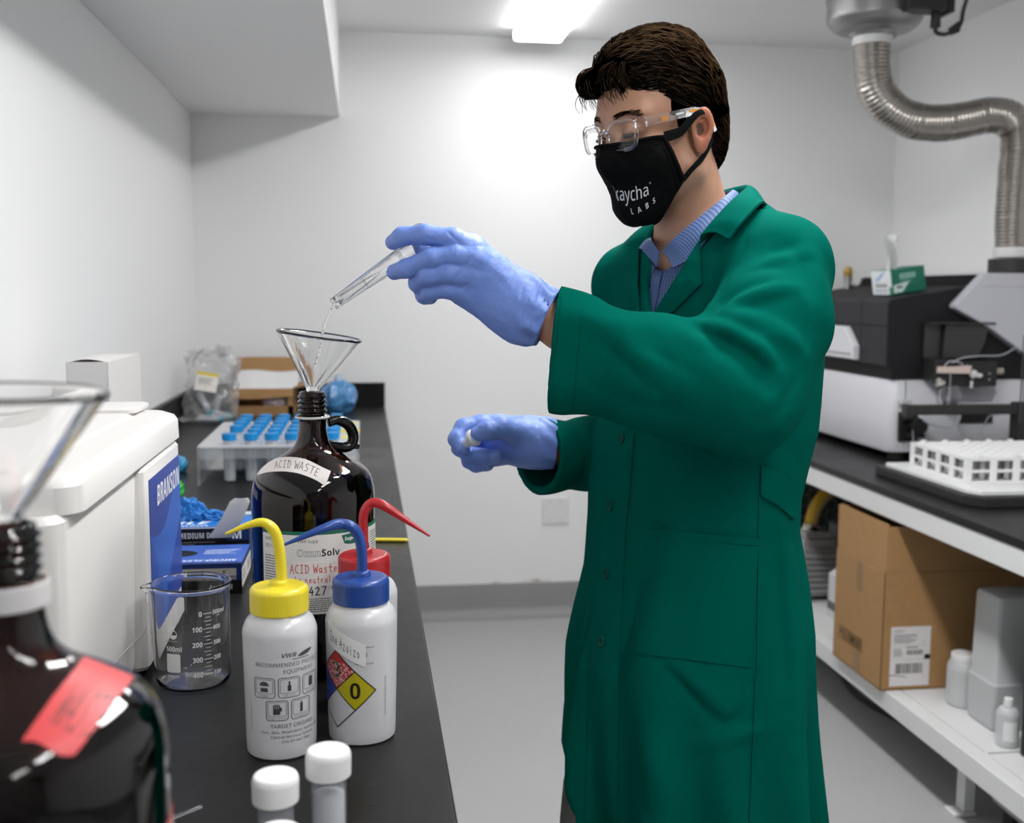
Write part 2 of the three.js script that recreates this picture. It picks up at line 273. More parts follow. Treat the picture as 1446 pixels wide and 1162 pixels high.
const scribble = (x, s, px, py, size, col, lw, seed) => {              // hand lettering drawn stroke by stroke
  const r = rng(seed); x.strokeStyle = col; x.lineWidth = lw; x.lineCap = 'round'; x.lineJoin = 'round';
  const L = { A: [[0, 1, .45, 0, .85, 1], [.15, .65, .75, .6]], C: [[.8, .1, .4, 0, .1, .4, .2, .9, .8, .95]], I: [[.4, 0, .4, 1], [.15, 0, .65, 0], [.15, 1, .65, 1]], D: [[.15, 0, .15, 1], [0, .05, .6, .1, .85, .5, .6, .95, .05, 1]], W: [[0, 0, .25, 1, .5, .3, .75, 1, 1, 0]], S: [[.8, .1, .4, 0, .15, .25, .7, .6, .6, .95, .1, .95]], T: [[0, .05, .9, 0], [.45, .03, .45, 1]], E: [[.1, 0, .1, 1], [.1, 0, .75, 0], [.1, .5, .6, .48], [.1, 1, .8, .97]],
    w: [[0, .4, .2, 1, .45, .5, .65, 1, .9, .4]], a: [[.7, .5, .3, .4, .1, .75, .35, 1, .7, .7, .7, .45, .75, 1]], s: [[.7, .45, .3, .4, .2, .6, .65, .75, .55, 1, .15, .95]], t: [[.4, 0, .4, .9, .65, 1], [.1, .4, .75, .38]], e: [[.15, .7, .7, .65, .55, .4, .2, .5, .15, .9, .7, .95]], o: [[.4, .4, .1, .7, .4, 1, .75, .7, .4, .4]], b: [[.15, 0, .15, 1, .6, .95, .65, .6, .2, .6]], n: [[.1, .4, .12, 1, .15, .6, .5, .4, .65, .6, .65, 1]], u: [[.1, .4, .15, .9, .5, 1, .65, .7, .65, .4, .7, 1]], r: [[.15, .4, .2, 1, .2, .6, .6, .42]], l: [[.35, 0, .35, 1]], i: [[.35, .4, .35, 1], [.35, .15, .36, .2]], z: [[.1, .4, .65, .4, .1, 1, .7, .98]],
    0: [[.45, 0, .1, .4, .2, .95, .6, .95, .75, .4, .45, 0]], 1: [[.2, .2, .45, 0, .45, 1]], 2: [[.1, .2, .5, 0, .7, .3, .1, 1, .8, .95]], 4: [[.5, 0, .05, .65, .8, .6], [.6, .3, .55, 1]], 7: [[.05, 0, .8, 0, .3, 1]], 9: [[.7, .2, .3, 0, .15, .4, .65, .4, .7, .1, .55, 1]], '?': [[.1, .2, .45, 0, .7, .3, .35, .6, .35, .75], [.35, .95, .36, 1]], ' ': [] };
  let cx = px; for (const ch of s) { for (const st of L[ch] ?? []) { x.beginPath(); for (let i = 0; i < st.length; i += 2) { const X = cx + (st[i] + 0.06 * (r() - .5)) * size * 0.62, Y = py + (st[i + 1] - 1 + 0.06 * (r() - .5)) * size; i ? x.lineTo(X, Y) : x.moveTo(X, Y); } x.stroke(); } cx += size * (ch === ' ' ? 0.45 : 0.72); }
};
const fine = (x, x0, y0, w, n, lh, col, seed) => { const r = rng(seed); x.fillStyle = col; for (let i = 0; i < n; i++) { let q = x0; const e = x0 + w * (0.7 + 0.3 * r()); while (q < e) { const l = 4 + r() * 18; x.fillRect(q, y0 + i * lh, min(l, e - q), lh * 0.45); q += l + 4; } } };

// second jug: handle, acid waste labels, funnel
const J2 = [-0.0655, BT, -1.355], R2 = 0.0755, H2 = 0.343;
{
  const t = thing('amber_jug', 'amber glass jug with a ring handle behind the wash bottles, handwritten acid waste labels', 'jug', J2);
  const rf = jugRadius(R2, H2);
  part('bottle', jugGeo(R2, H2), M.amber, t);
  const yh = H2 * 0.80;
  const ring = [[0.020, H2 * 0.885, 0], [0.032, H2 * 0.892, 0], [0.046, H2 * 0.872, 0], [0.0525, H2 * 0.835, 0], [0.0500, H2 * 0.800, 0], [0.040, H2 * 0.790, 0], [0.030, H2 * 0.795, 0], [0.019, H2 * 0.806, 0]];
  const hd = part('handle', [tube(ring, (u) => 0.0058 + 0.0012 * sin(u * PI), 48, 14), tube([[0.049, H2 * 0.803, 0], [0.056, H2 * 0.792, 0], [0.060, H2 * 0.790, 0]], (u) => 0.006 - 0.003 * u, 10, 12)], phys(0xffffff, 0.02, { transmission: 1, thickness: 0.01, ior: 1.5, attenuationColor: RGB(0.12, 0.03, 0.01), attenuationDistance: 0.003 }), t);
  hd.rotation.y = 0.35;
  // waste inside
  const lp = [[0, 0.0145]]; for (let i = 0; i <= 16; i++) { const y = mix(0.016, H2 * 0.575, i / 16); lp.push([rf(max(y, 0.02)) - 0.0044, y]); } lp.push([rf(H2 * .575) - 0.0052, H2 * 0.575], [0, H2 * 0.575]);
  part('liquid', lathe(lp, 64), M.acid, t);
  const seal = part('seal_ring', new THREE.TorusGeometry(0.0196, 0.0016, 10, 64).rotateX(PI / 2).translate(0, H2 * 0.908, 0), std(G(0.55), 0.35), t, 'white plastic seal ring');
  // main label
  const lab = canvasTex(1024, 560, (x, w, h) => {
    x.fillStyle = '#e4e3e1'; x.fillRect(0, 0, w, h); x.fillStyle = '#0f6b54'; x.fillRect(0, 0, w, 24);
    x.fillStyle = '#333'; x.font = '30px sans-serif'; x.fillText('VWRS 0085', 20, 70); x.fillText('2021/03/31', 20, 118); x.fillText('VWR Supp', 268, 76);
    x.fillStyle = '#0f6b54'; x.beginPath(); x.moveTo(560, 40); x.lineTo(740, 24); x.lineTo(740, 90); x.quadraticCurveTo(640, 120, 580, 96); x.closePath(); x.fill(); x.fillStyle = '#fff'; x.font = 'bold 34px sans-serif'; x.fillText('SupraSolv', 582, 78);
    x.font = 'bold 66px serif'; x.strokeStyle = '#444'; x.lineWidth = 2; x.strokeText('Omni', 262, 168); x.fillStyle = '#1b1b1b'; x.font = 'bold 62px sans-serif'; x.fillText('Solv', 424, 168);
    x.fillStyle = '#1b1b1b'; x.font = 'bold 30px sans-serif'; x.fillText('Mass Spectrometry', 268, 356); x.font = '28px sans-serif'; x.fillText('GC and LC - MS', 270, 318);
    scribble(x, '0427 ?', 300, 430, 56, '#151515', 7, 4);
    fine(x, 262, 452, 330, 7, 14, '#555', 3);
    x.fillStyle = '#333'; x.fillRect(820, 60, 3, 470); fine(x, 840, 60, 160, 8, 18, '#444', 8); fine(x, 840, 300, 160, 12, 17, '#444', 9); x.strokeStyle = '#274a9b'; x.lineWidth = 5; x.beginPath(); x.arc(880, 250, 24, 0, 6); x.stroke();
    fine(x, 20, 170, 190, 20, 18, '#666', 12);
  });
  const a0 = -0.86, a1 = 1.6, y0 = 0.084, y1 = 0.184;
  part('label', slab(wrapLabel(rf, y0, y1, a0, a1, 0.0005), 0.0003), std(0xffffff, 0.5, { map: lab }), t, 'white printed solvent label with a green top band');
  const tape = canvasTex(512, 150, (x, w, h) => { x.fillStyle = '#e8e4e2'; x.fillRect(0, 0, w, h); scribble(x, 'ACID Waste', 90, 66, 52, '#c8503f', 6, 9); scribble(x, 'to be neutralized', 50, 128, 40, '#c8503f', 5, 11); });
  part('label', slab(wrapLabel(rf, 0.118, 0.147, -0.52, 0.55, 0.0011), 0.0004), std(0xffffff, 0.55, { map: tape }), t, 'white tape with red handwriting');
  // shoulder tape, an arc over the shoulder
  const st = canvasTex(1024, 150, (x, w, h) => { x.fillStyle = '#ddd6d3'; x.fillRect(0, 0, w, h); scribble(x, 'ACID WASTE', 330, 112, 78, '#2a2a2a', 6, 21); });
  const onJug2 = (px, py) => { for (let q = 0; q < 60; q++, px += 1) { const d = V((px - IW / 2) / FPX, -(py - IH / 2) / FPX, -1).transformDirection(camera.matrixWorld), p = camera.position; let k = 1.1; for (let i = 0; i < 240 && k < 1.6; i++) { const x = p.x + d.x * k - J2[0], y = p.y + d.y * k - J2[1], z = p.z + d.z * k - J2[2], r = rf(clamp(y, 0, H2)), v = (Math.hypot(x, z) - r) * 0.6; if (v < 0.0001) { const m = (r + 0.0007) / Math.hypot(x, z); return [x * m, y, z * m]; } k += max(v, 0.0004); } } return [0, H2 * 0.7, 0.05]; };
  const te = curve([[364, 669, 0], [376, 655, 0], [391, 647, 0], [410, 645, 0], [431, 648, 0], [454, 659, 0], [467, 665, 0]]), be = curve([[364, 671, 0], [376, 667, 0], [389, 665.5, 0], [406, 665.5, 0], [425, 669, 0], [445, 677, 0], [459, 686, 0]]);
  const tp = grid(40, 8, (u, v) => { const p = be.getPoint(u).lerp(te.getPoint(u), v); return onJug2(p.x, p.y); });
  part('label', slab(tp, 0.0004), std(0xffffff, 0.6, { map: st }), t, 'off-white tape over the shoulder lettered in black pen');
}
{
  const t = one('glass_funnel', funnelGeo(0.0515, 0.066, 0.055), M.clearGlass, 'clear glass funnel tilted in the mouth of the jug with the ring handle', 'funnel');
  t.position.set(J2[0] + 0.001, BT + H2 + 0.0035, J2[2]); t.rotation.z = -0.135; t.rotation.x = 0.02;
}
// first jug, close to the camera, without a handle
const J1 = [-0.1865, BT, -0.585], R1 = 0.0785, H1 = 0.345;
{
  const t = thing('amber_jug', 'amber glass jug nearest the camera with red tape over its shoulder', 'jug', J1);
  const rf = jugRadius(R1, H1);
  part('bottle', jugGeo(R1, H1), M.amber, t);
  const lp = [[0, 0.0145]]; for (let i = 0; i <= 16; i++) { const y = mix(0.016, H1 * 0.53, i / 16); lp.push([rf(max(y, 0.02)) - 0.0044, y]); } lp.push([0, H1 * 0.53]);
  part('liquid', lathe(lp, 64), M.acid, t);
  part('seal_ring', lathe(roundProfile([[0.0170, 0.3015], [0.0212, 0.3015], [0.0212, 0.3145], [0.0170, 0.3145]], 0.001), 64), std(G(0.6), 0.4), t, 'white plastic seal ring');
  const red = canvasTex(256, 128, (x, w, h) => { x.fillStyle = '#d8484a'; x.fillRect(0, 0, w, h); scribble(x, 'WASTE', 60, 96, 60, 'rgba(90,40,40,0.55)', 8, 3); });
  // slanting tape over the shoulder, laid where the line of sight meets the glass
  const onJug = (px, py) => { for (let q = 0; q < 40; q++, px -= 1.5, py += 0.8) { const d = V((px - IW / 2) / FPX, -(py - IH / 2) / FPX, -1).transformDirection(camera.matrixWorld), p = camera.position.clone(); let t = 0.35; for (let i = 0; i < 200 && t < 0.8; i++) { const x = p.x + d.x * t - J1[0], y = p.y + d.y * t - J1[1], z = p.z + d.z * t - J1[2], r = rf(clamp(y, 0, H1)), v = (Math.hypot(x, z) - r) * 0.6; if (v < 0.0001) { const k = (r + 0.0006) / Math.hypot(x, z); return [x * k, y, z * k]; } t += max(v, 0.0004); } } return [0, H1 * 0.7, 0.05]; };
  const tp = grid(20, 30, (u, v) => { const L = [mix(30, 118, v) - 3 * sin(PI * v), mix(1046, 927, v)], R = [mix(105, 188, v), mix(1066, 955, v)], n = 5 * sin(u * 6.3) * (1 - v); return onJug(mix(L[0], R[0], u), mix(L[1], R[1], u) - n); });
  part('tape', slab(tp, 0.0004), std(0xffffff, 0.45, { map: red }), t, 'red tape');
  const sl = canvasTex(512, 400, (x, w, h) => { x.fillStyle = '#e2dfde'; x.fillRect(0, 0, w, h); x.fillStyle = '#b05040'; x.fillRect(0, 0, w, 14); fine(x, 30, 50, 420, 16, 20, '#555', 33); });
  part('label', slab(wrapLabel(rf, 0.03, 0.180, 0.15, 2.3, 0.0005), 0.0004), std(0xffffff, 0.5, { map: sl }), t, 'white printed label');
}
{
  const t = one('glass_funnel', funnelGeo(0.0515, 0.066, 0.055), M.clearGlass, 'clear glass funnel in the mouth of the jug nearest the camera', 'funnel');
  t.position.set(J1[0], BT + H1 + 0.002, J1[2]); t.rotation.z = -0.03;
}
// ---- ultrasonic bath
{
  const t = thing('ultrasonic_bath', 'white ultrasonic cleaning bath with a lid and a blue control panel', 'ultrasonic bath', [0, BT, 0]);
  const wm = phys(RGB(0.76, 0.74, 0.72), 0.32), x1 = -0.272, x0 = -0.585, zn = -1.0, zf = -1.548;
  const q = (d, y, r = 0.028) => ({ x0: x0 + d, x1: x1 - d, z0: zf + d, z1: zn - d, r, y });
  part('tank', loftRect([q(0.014, 0.012), q(0.008, 0.012), q(0.006, 0.02), q(0.0, 0.255), q(0.004, 0.262)]), wm, t);
  for (const x of [x0 + 0.05, x1 - 0.05]) for (const z of [zn - 0.05, zf + 0.05]) part('foot', new THREE.CylinderGeometry(0.014, 0.016, 0.013, 20).translate(x, 0.0065, z), std(G(0.04), 0.7), t);
  const L = (d, y, e = 0, r = 0.03) => ({ x0: x0 - 0.008 + d, x1: x1 + 0.012 - d, z0: zf - 0.045 + d + e, z1: zn - 0.018 - d + 0.0, r, y });
  const lid = part('lid', loftRect([L(0.004, 0.258), L(0, 0.261), L(0.001, 0.286), L(0.005, 0.293), L(0.016, 0.2985), L(0.045, 0.3005, 0.02), L(0.0475, 0.3035, 0.02), L(0.052, 0.305, 0.02)]), wm, t);
  part('grip_recess', loftRect([{ x0: -0.45, x1: -0.352, z0: -1.46, z1: -1.36, r: 0.02, y: 0.3046 }, { x0: -0.447, x1: -0.355, z0: -1.457, z1: -1.363, r: 0.02, y: 0.3058 }]), std(RGB(0.62, 0.6, 0.58), 0.4), lid);
  part('lid_flap', loftRect([{ x0: -0.50, x1: -0.30, z0: -1.577, z1: -1.475, r: 0.012, y: 0.3045 }, { x0: -0.50, x1: -0.30, z0: -1.577, z1: -1.475, r: 0.012, y: 0.309 }, { x0: -0.497, x1: -0.303, z0: -1.574, z1: -1.478, r: 0.012, y: 0.3105 }]), wm, lid);
  const hz0 = -1.578, hz1 = -1.322, H = (d, y) => ({ x0: x1 - 0.05, x1: x1 + 0.0095 - d, z0: hz0 + d, z1: hz1 - d, r: 0.012, y });
  part('control_housing', loftRect([H(0.004, 0.006), H(0, 0.012), H(0, 0.250), H(0.004, 0.2565)]), wm, t);
  const blue = canvasTex(512, 512, (x, w, h) => {
    x.fillStyle = '#1c3f9e'; x.fillRect(0, 0, w, h); x.fillStyle = '#2a63c4'; x.beginPath(); x.moveTo(0, 190); x.quadraticCurveTo(220, 260, 330, 140); x.lineTo(512, 60); x.lineTo(512, 230); x.quadraticCurveTo(260, 420, 130, 512); x.lineTo(0, 512); x.closePath(); x.fill();
    x.fillStyle = '#2450b2'; x.beginPath(); x.moveTo(0, 190); x.quadraticCurveTo(160, 330, 90, 512); x.lineTo(0, 512); x.closePath(); x.fill();
    x.fillStyle = '#f2f2f2'; x.font = 'bold 98px sans-serif'; x.save(); x.translate(110, 112); x.scale(0.84, 1); x.transform(1, 0, -0.12, 1, 0, 0); x.fillText('BRANSON', 0, 0); x.restore();
  });
  part('control_panel', slab(grid(1, 1, (u, v) => [x1 + 0.0102, mix(0.048, 0.236, v), mix(-1.352, -1.569, u)]), 0.0006), std(0xffffff, 0.35, { map: blue }), t, 'blue control panel');
}
one('probe_wire', tube([onPlane(150, 952, 0, -0.266), onPlane(160, 938, 0, -0.2655), onPlane(182, 914, 0, -0.2655), onPlane(198, 898, 0, -0.2645), onPlane(205, 891, 0, -0.2625), onPlane(208, 884, 0, -0.2645)], 0.0007, 40, 6), std(G(0.35), 0.5), 'thin grey wire running down the side of the ultrasonic bath', 'wire');
// ---- tall white carton
{
  const x0 = -0.548, x1 = -0.474, z1 = -2.1, z0 = -2.40, h = 0.333, t = thing('white_carton', 'tall plain white cardboard carton behind the ultrasonic bath', 'carton', [0, BT, 0]), m = std(RGB(0.72, 0.70, 0.685), 0.7);
  const w = 0.0012; part('body', [bx(x0, x1, 0, w, z0, z1, 0), bx(x0, x0 + w, 0, h, z0, z1, 0.0004), bx(x1 - w, x1, 0, h, z0, z1, 0.0004), bx(x0, x1, 0, h, z1 - w, z1, 0.0004), bx(x0, x1, 0, h, z0, z0 + w, 0.0004)], m, t);
  part('top_flap', slab(grid(10, 1, (u, v) => [mix(x0 + w, x1 - w, u), h - 0.002 + 0.006 * sin(PI * u) * (1 - v), mix(z1 - 0.002, z0 + 0.002, v)]), -0.001), m, t);
  part('inner_flap', slab(grid(6, 1, (u, v) => [mix(x0 + 0.004, x1 - 0.004, u), h - 0.004 - 0.02 * v, mix(z1 - 0.003, z1 - 0.05, v)]), 0.001), std(RGB(0.35, 0.22, 0.12), 0.8), t, 'brown inner flap');
}
// ---- beaker
{
  const B = [-0.206, BT, -1.297], r = 0.0432, h = 0.1235, t = thing('beaker', 'clear glass beaker with white graduations and a spout', 'beaker', B);
  const o = [[0, 0.0012], [r - 0.008, 0.0012], [r - 0.002, 0.004], [r, 0.010], [r, h - 0.006], [r + 0.0012, h - 0.0025], [r + 0.0026, h - 0.001], [r + 0.0024, h + 0.0006], [r + 0.0006, h + 0.001], [r - 0.0012, h - 0.0015], [r - 0.0016, h - 0.006], [r - 0.0016, 0.011], [r - 0.004, 0.0055], [r - 0.009, 0.0034], [0, 0.0034]];
  const g = lathe(roundProfile(o, 0.002, 3), 128), p = g.attributes.position, sp = -1.30;                     // the spout points left
  for (let i = 0; i < p.count; i++) { const x = p.getX(i), y = p.getY(i), z = p.getZ(i), R = Math.hypot(x, z), a = Math.atan2(x, z); let d = a - sp; d = Math.atan2(sin(d), cos(d)); if (R > r * 0.8) { const k = Math.exp(-((d / 0.20) ** 2)) * smooth(y, h - 0.030, h) ** 1.6; const f = (R + 0.0125 * k) / R; p.setXYZ(i, x * f, y - 0.001 * k, z * f); } }
  g.computeVertexNormals(); part('glass', g, M.clearGlass, t);
  const pr = canvasTex(1024, 1024, (x, w, h2) => {
    x.clearRect(0, 0, w, h2); x.fillStyle = 'rgba(235,235,235,0.95)'; x.strokeStyle = x.fillStyle;
    x.font = 'bold 70px sans-serif'; x.fillText('Karter', 100, 200); x.lineWidth = 8; x.fillRect(140, 235, 30, 90); x.fillRect(195, 220, 34, 90); x.beginPath(); x.arc(212, 350, 50, 0, 7); x.stroke(); x.beginPath(); x.arc(212, 350, 46, 0.1, PI - 0.1); x.fill(); x.font = '26px sans-serif'; x.fillText('kartersci.com', 105, 432);
    x.font = 'bold 78px sans-serif'; x.fillText('500ml', 105, 545);
    x.beginPath(); x.roundRect(108, 575, 195, 215, 18); x.fill(); x.font = 'bold 38px sans-serif'; x.fillText('BORO 3.3', 115, 852);
    x.font = 'bold 80px sans-serif';
    for (let i = 0; i <= 4; i++) { const y = 120 + i * 178; x.textAlign = 'right'; x.fillText(i ? i * 100 : '0', 590, y + 28); x.textAlign = 'left'; x.font = 'bold 70px sans-serif'; x.fillText(i ? (5 - i) * 100 : '500ml', 735, y + 24); x.font = 'bold 80px sans-serif'; x.fillRect(605, y - 4, 120, 8); if (i < 4) for (const f of [0.25, 0.5, 0.75]) x.fillRect(f === 0.5 ? 610 : 635, y + f * 178 - 3, f === 0.5 ? 105 : 65, 6); }
    x.font = '26px sans-serif'; x.fillText('±5%', 800, 175);
  });
  part('graduations', wrapLabel(() => r, 0.004, 0.1075, -0.81, 1.29, 0.0003, 32, 2), std(0xffffff, 0.5, { map: pr, transparent: true, side: THREE.DoubleSide }), t, 'white printed scale and lettering');
}
// ---- wash bottles
M.poly = phys(RGB(0.90, 0.90, 0.92), 0.26, { transmission: 0.4, thickness: 0, ior: 1.5 });
M.wash = phys(0xffffff, 0, { transmission: 1, thickness: 0.01, ior: 1.33 });
const washRadius = (y) => (y < 0.011 ? 0.0345 : y < 0.124 ? mix(0.0352, 0.0372, y / 0.124) : 0.0372);
function washBottle(label, group, pos, cap, tipPts, print, level) {
  const t = thing('wash_bottle', label, 'wash bottle', pos, 0, group);
  const o = [[0, 0.003], [0.028, 0.002, 0.004], [0.0345, 0.0, 0.006], [0.0352, 0.011], [0.0372, 0.118], [0.0374, 0.127, 0.01], [0.0335, 0.137, 0.006], [0.0275, 0.142, 0.004], [0.0262, 0.146], [0.0262, 0.160], [0.0248, 0.160], [0.0248, 0.146], [0.0262, 0.1415, 0.004], [0.0322, 0.136, 0.006], [0.0358, 0.127, 0.01], [0.0358, 0.118], [0.0338, 0.011], [0.033, 0.004, 0.003], [0.026, 0.004], [0, 0.0045]];
  part('bottle', lathe(roundProfile(o, 0.003, 4), 72), M.poly, t);
  part('liquid', lathe([[0, 0.0048], [0.0325, 0.005], [0.0336, 0.012], [0.0336 + 0.0018 * level / 0.12, level], [0, level]], 48), M.wash, t);
  const cm = phys(cap, 0.36, { clearcoat: 0.15 });
  const cp = [[0, 0.1440], [0.0285, 0.1440], [0.0295, 0.1455], [0.0295, 0.1670, 0.0035], [0.026, 0.1705, 0.003], [0, 0.1712]];
  const c = lathe(roundProfile(cp, 0.001, 4), 180), p = c.attributes.position;
  for (let i = 0; i < p.count; i++) { const x = p.getX(i), z = p.getZ(i), y = p.getY(i), R = Math.hypot(x, z); if (R > 0.0288 && y > 0.1455 && y < 0.1645) { const f = (R - 0.00035 * (0.5 + 0.5 * cos(Math.atan2(x, z) * 60))) / R; p.setXYZ(i, x * f, y, z * f); } }
  c.computeVertexNormals(); const capm = part('cap', c, cm, t);
  part('collar', lathe(roundProfile([[0, 0.170], [0.0098, 0.170], [0.0090, 0.1755, 0.002], [0.005, 0.177], [0, 0.177]], 0.001), 32).translate(tipPts.x0, 0, tipPts.z0 ?? 0), cm, capm);
  part('spout', tube(tipPts.p, (u) => (u < 0.06 ? 0.0062 : u < 0.55 ? 0.0056 : mix(0.0056, 0.0012, (u - 0.55) / 0.45)), 70, 14), cm, t);
  part('dip_tube', tube([[tipPts.x0, 0.168, tipPts.z0 ?? 0], [tipPts.x0, 0.09, 0], [tipPts.x0 * 0.4, 0.006, 0.004]], 0.0028, 16, 8), M.poly, t);
  if (print) for (const [nm, y0, y1, a0, a1, tex, lb] of print) part(nm, wrapLabel(washRadius, y0, y1, a0, a1, nm === 'tape' ? 0.0007 : 0.0003, 40, 4), std(0xffffff, 0.5, { map: tex, transparent: true, side: THREE.DoubleSide }), t, lb);
  return t;
}
const rel = (pos, z, list) => list.map(([x, y, dz = 0]) => onPlane(x, y, 2, z + dz).sub(V(...pos)));
{
  const P = [-0.0885, BT, -1.096], pr = canvasTex(1024, 1024, (x, w, h) => {
    x.clearRect(0, 0, w, h); const ink = 'rgba(55,60,66,0.85)'; x.fillStyle = ink; x.strokeStyle = ink; x.textAlign = 'center';
    x.font = 'italic bold 62px sans-serif'; x.fillText('VWR', 400, 84); x.beginPath(); x.moveTo(480, 80); x.quadraticCurveTo(560, 20, 640, 38); x.quadraticCurveTo(600, 92, 500, 92); x.fill(); x.fillRect(430, 104, 170, 8);
    x.font = '54px sans-serif'; x.fillText('RECOMMENDED PROTECTIVE', 460, 176); x.fillText('EQUIPMENT', 500, 246);
    const cell = (a, b, f, s) => { x.lineWidth = 7; x.beginPath(); x.roundRect(a, b, 190, 200, 26); x.stroke(); x.lineWidth = 4; x.beginPath(); x.roundRect(a + 16, b + 16, 158, 140, 18); x.stroke(); f(a + 95, b + 86); x.font = '26px sans-serif'; x.fillText(s, a + 95, b + 186); };
    cell(90, 290, (a, b) => { x.beginPath(); x.arc(a, b - 8, 44, PI, 0); x.fill(); x.fillRect(a - 34, b + 12, 68, 42); }, 'Goggles'); cell(310, 290, (a, b) => { x.fillRect(a - 8, b - 50, 16, 90); x.fillRect(a - 16, b - 10, 32, 60); }, 'Lab Coat'); cell(530, 290, (a, b) => { x.fillRect(a - 26, b - 50, 52, 100); }, 'Vent Hood');
    cell(200, 520, (a, b) => { for (let i = 0; i < 4; i++) x.fillRect(a - 34 + i * 16, b - 56 + abs(i - 1.5) * 6, 12, 60); x.fillRect(a - 34, b - 6, 62, 60); x.fillRect(a + 26, b - 20, 16, 40); }, 'Proper Gloves'); cell(420, 520, (a, b) => { x.fillRect(a - 14, b - 34, 28, 88); x.fillRect(a - 7, b - 56, 14, 26); }, 'Extinguisher');
    x.font = '54px sans-serif'; x.fillText('TARGET ORGANS', 440, 800); x.font = '38px sans-serif'; x.fillText('Eyes, Skin, Respiratory System and', 440, 856); x.fillText('Central Nervous System', 440, 906); x.fillText('CAS 67-64-1 Min', 470, 956);
    x.save(); x.translate(40, 700); x.rotate(-PI / 2); x.font = '22px sans-serif'; x.fillText('Cat No. 16650-022 wash bottle', 0, 0); x.restore();
  });
  washBottle('translucent wash bottle with a yellow cap and yellow bent spout', 'wash bottles on the worktop', P, RGB(0.86, 0.70, 0.03), { x0: 0.0, p: rel(P, -1.096, [[398, 830], [397, 800], [393, 768], [386, 748], [372, 738], [352, 741], [318, 754]]) }, [['print', 0.012, 0.115, -0.96, 2.25, pr, 'grey printed lettering and safety pictograms']], 0.022);
  const Q = [-0.0068, BT, -1.122];
  const nf = canvasTex(1024, 1024, (x, w, h) => {
    x.clearRect(0, 0, w, h); const c = 250, d = 200, cx = 470, cy = 560, q = (a, b, col) => { x.fillStyle = col; x.beginPath(); x.moveTo(a, b - d); x.lineTo(a + d, b); x.lineTo(a, b + d); x.lineTo(a - d, b); x.closePath(); x.fill(); x.strokeStyle = '#1c140c'; x.lineWidth = 12; x.stroke(); };
    q(cx, cy - d, '#b22a22'); q(cx - d, cy, '#1f3f9a'); q(cx + d, cy, '#b9ae10'); q(cx, cy + d, 'rgba(225,225,228,0.6)');
    x.fillStyle = '#1c140c'; x.font = 'bold 230px sans-serif'; x.textAlign = 'center'; x.save(); x.translate(cx + d, cy + 82); x.scale(0.9, 1); x.fillText('0', 0, 0); x.fillText('2', -2.22 * d, 0); x.restore(); x.fillText('3', cx, cy - d + 82);
    const r = rng(6); for (let i = 0; i < 900; i++) { const u = (r() * 2 - 1) * d * 0.95, v = (r() * 2 - 1) * d * 0.95; if (abs(u) + abs(v) < d * 0.9 && v > -d * 0.45) { x.fillStyle = `rgba(222,222,224,${0.5 + 0.5 * r()})`; x.fillRect(cx + u, cy - d + v, 4 + r() * 12, 3 + r() * 8); } }
    x.fillStyle = '#44484e'; x.fillRect(740, 110, 120, 6); x.strokeStyle = '#44484e'; x.lineWidth = 6; x.beginPath(); x.arc(740, 190, 44, -1, 1.4); x.stroke(); x.font = '26px sans-serif'; x.fillText('SAFETY-VENTED', 760, 290);
    x.save(); x.translate(990, 640); x.rotate(-PI / 2); x.font = '24px sans-serif'; x.fillStyle = '#666b74'; x.fillText('POLYETHYLENE WASH BOTTLE 500 ML', 0, 0); x.restore();
  });
  const tp = canvasTex(512, 128, (x, w, h) => { x.fillStyle = 'rgba(228,228,226,0.97)'; x.fillRect(0, 0, w, h); scribble(x, '2ne 4zoizo', 50, 92, 58, '#5b5d60', 7, 31); });
  washBottle('translucent wash bottle with a blue cap and a red, blue and yellow hazard diamond', 'wash bottles on the worktop', Q, RGB(0.014, 0.062, 0.30), { x0: 0.001, p: rel(Q, -1.122, [[511, 818], [511, 785], [508, 762], [498, 745], [480, 740], [455, 747, 0.01], [397, 771, 0.02]]) }, [['print', 0.012, 0.117, -2.15, 0.85, nf, 'printed hazard diamond']], 0.02);
  const tpg = grid(36, 6, (u, v) => { const a = mix(-1.1, 0.12, u), y = mix(0.118, 0.096, u) + 0.0115 * (v - 0.5) * 2, r = washRadius(y) + 0.0008; return [sin(a) * r, y, cos(a) * r]; });
  part('tape', slab(tpg, 0.0004), std(0xffffff, 0.6, { map: tp }), scene.children.at(-1), 'white tape with handwriting');
  const S = [-0.0035, BT, -1.222];
  washBottle('translucent wash bottle with a red cap, half hidden behind the blue-capped one', 'wash bottles on the worktop', S, RGB(0.47, 0.012, 0.018), { x0: 0.0, p: rel(S, -1.222, [[514, 778], [513, 750], [514, 725], [524, 711], [540, 713, 0.005], [568, 731, 0.01], [607, 757, 0.02]]) }, null, 0.03);
}
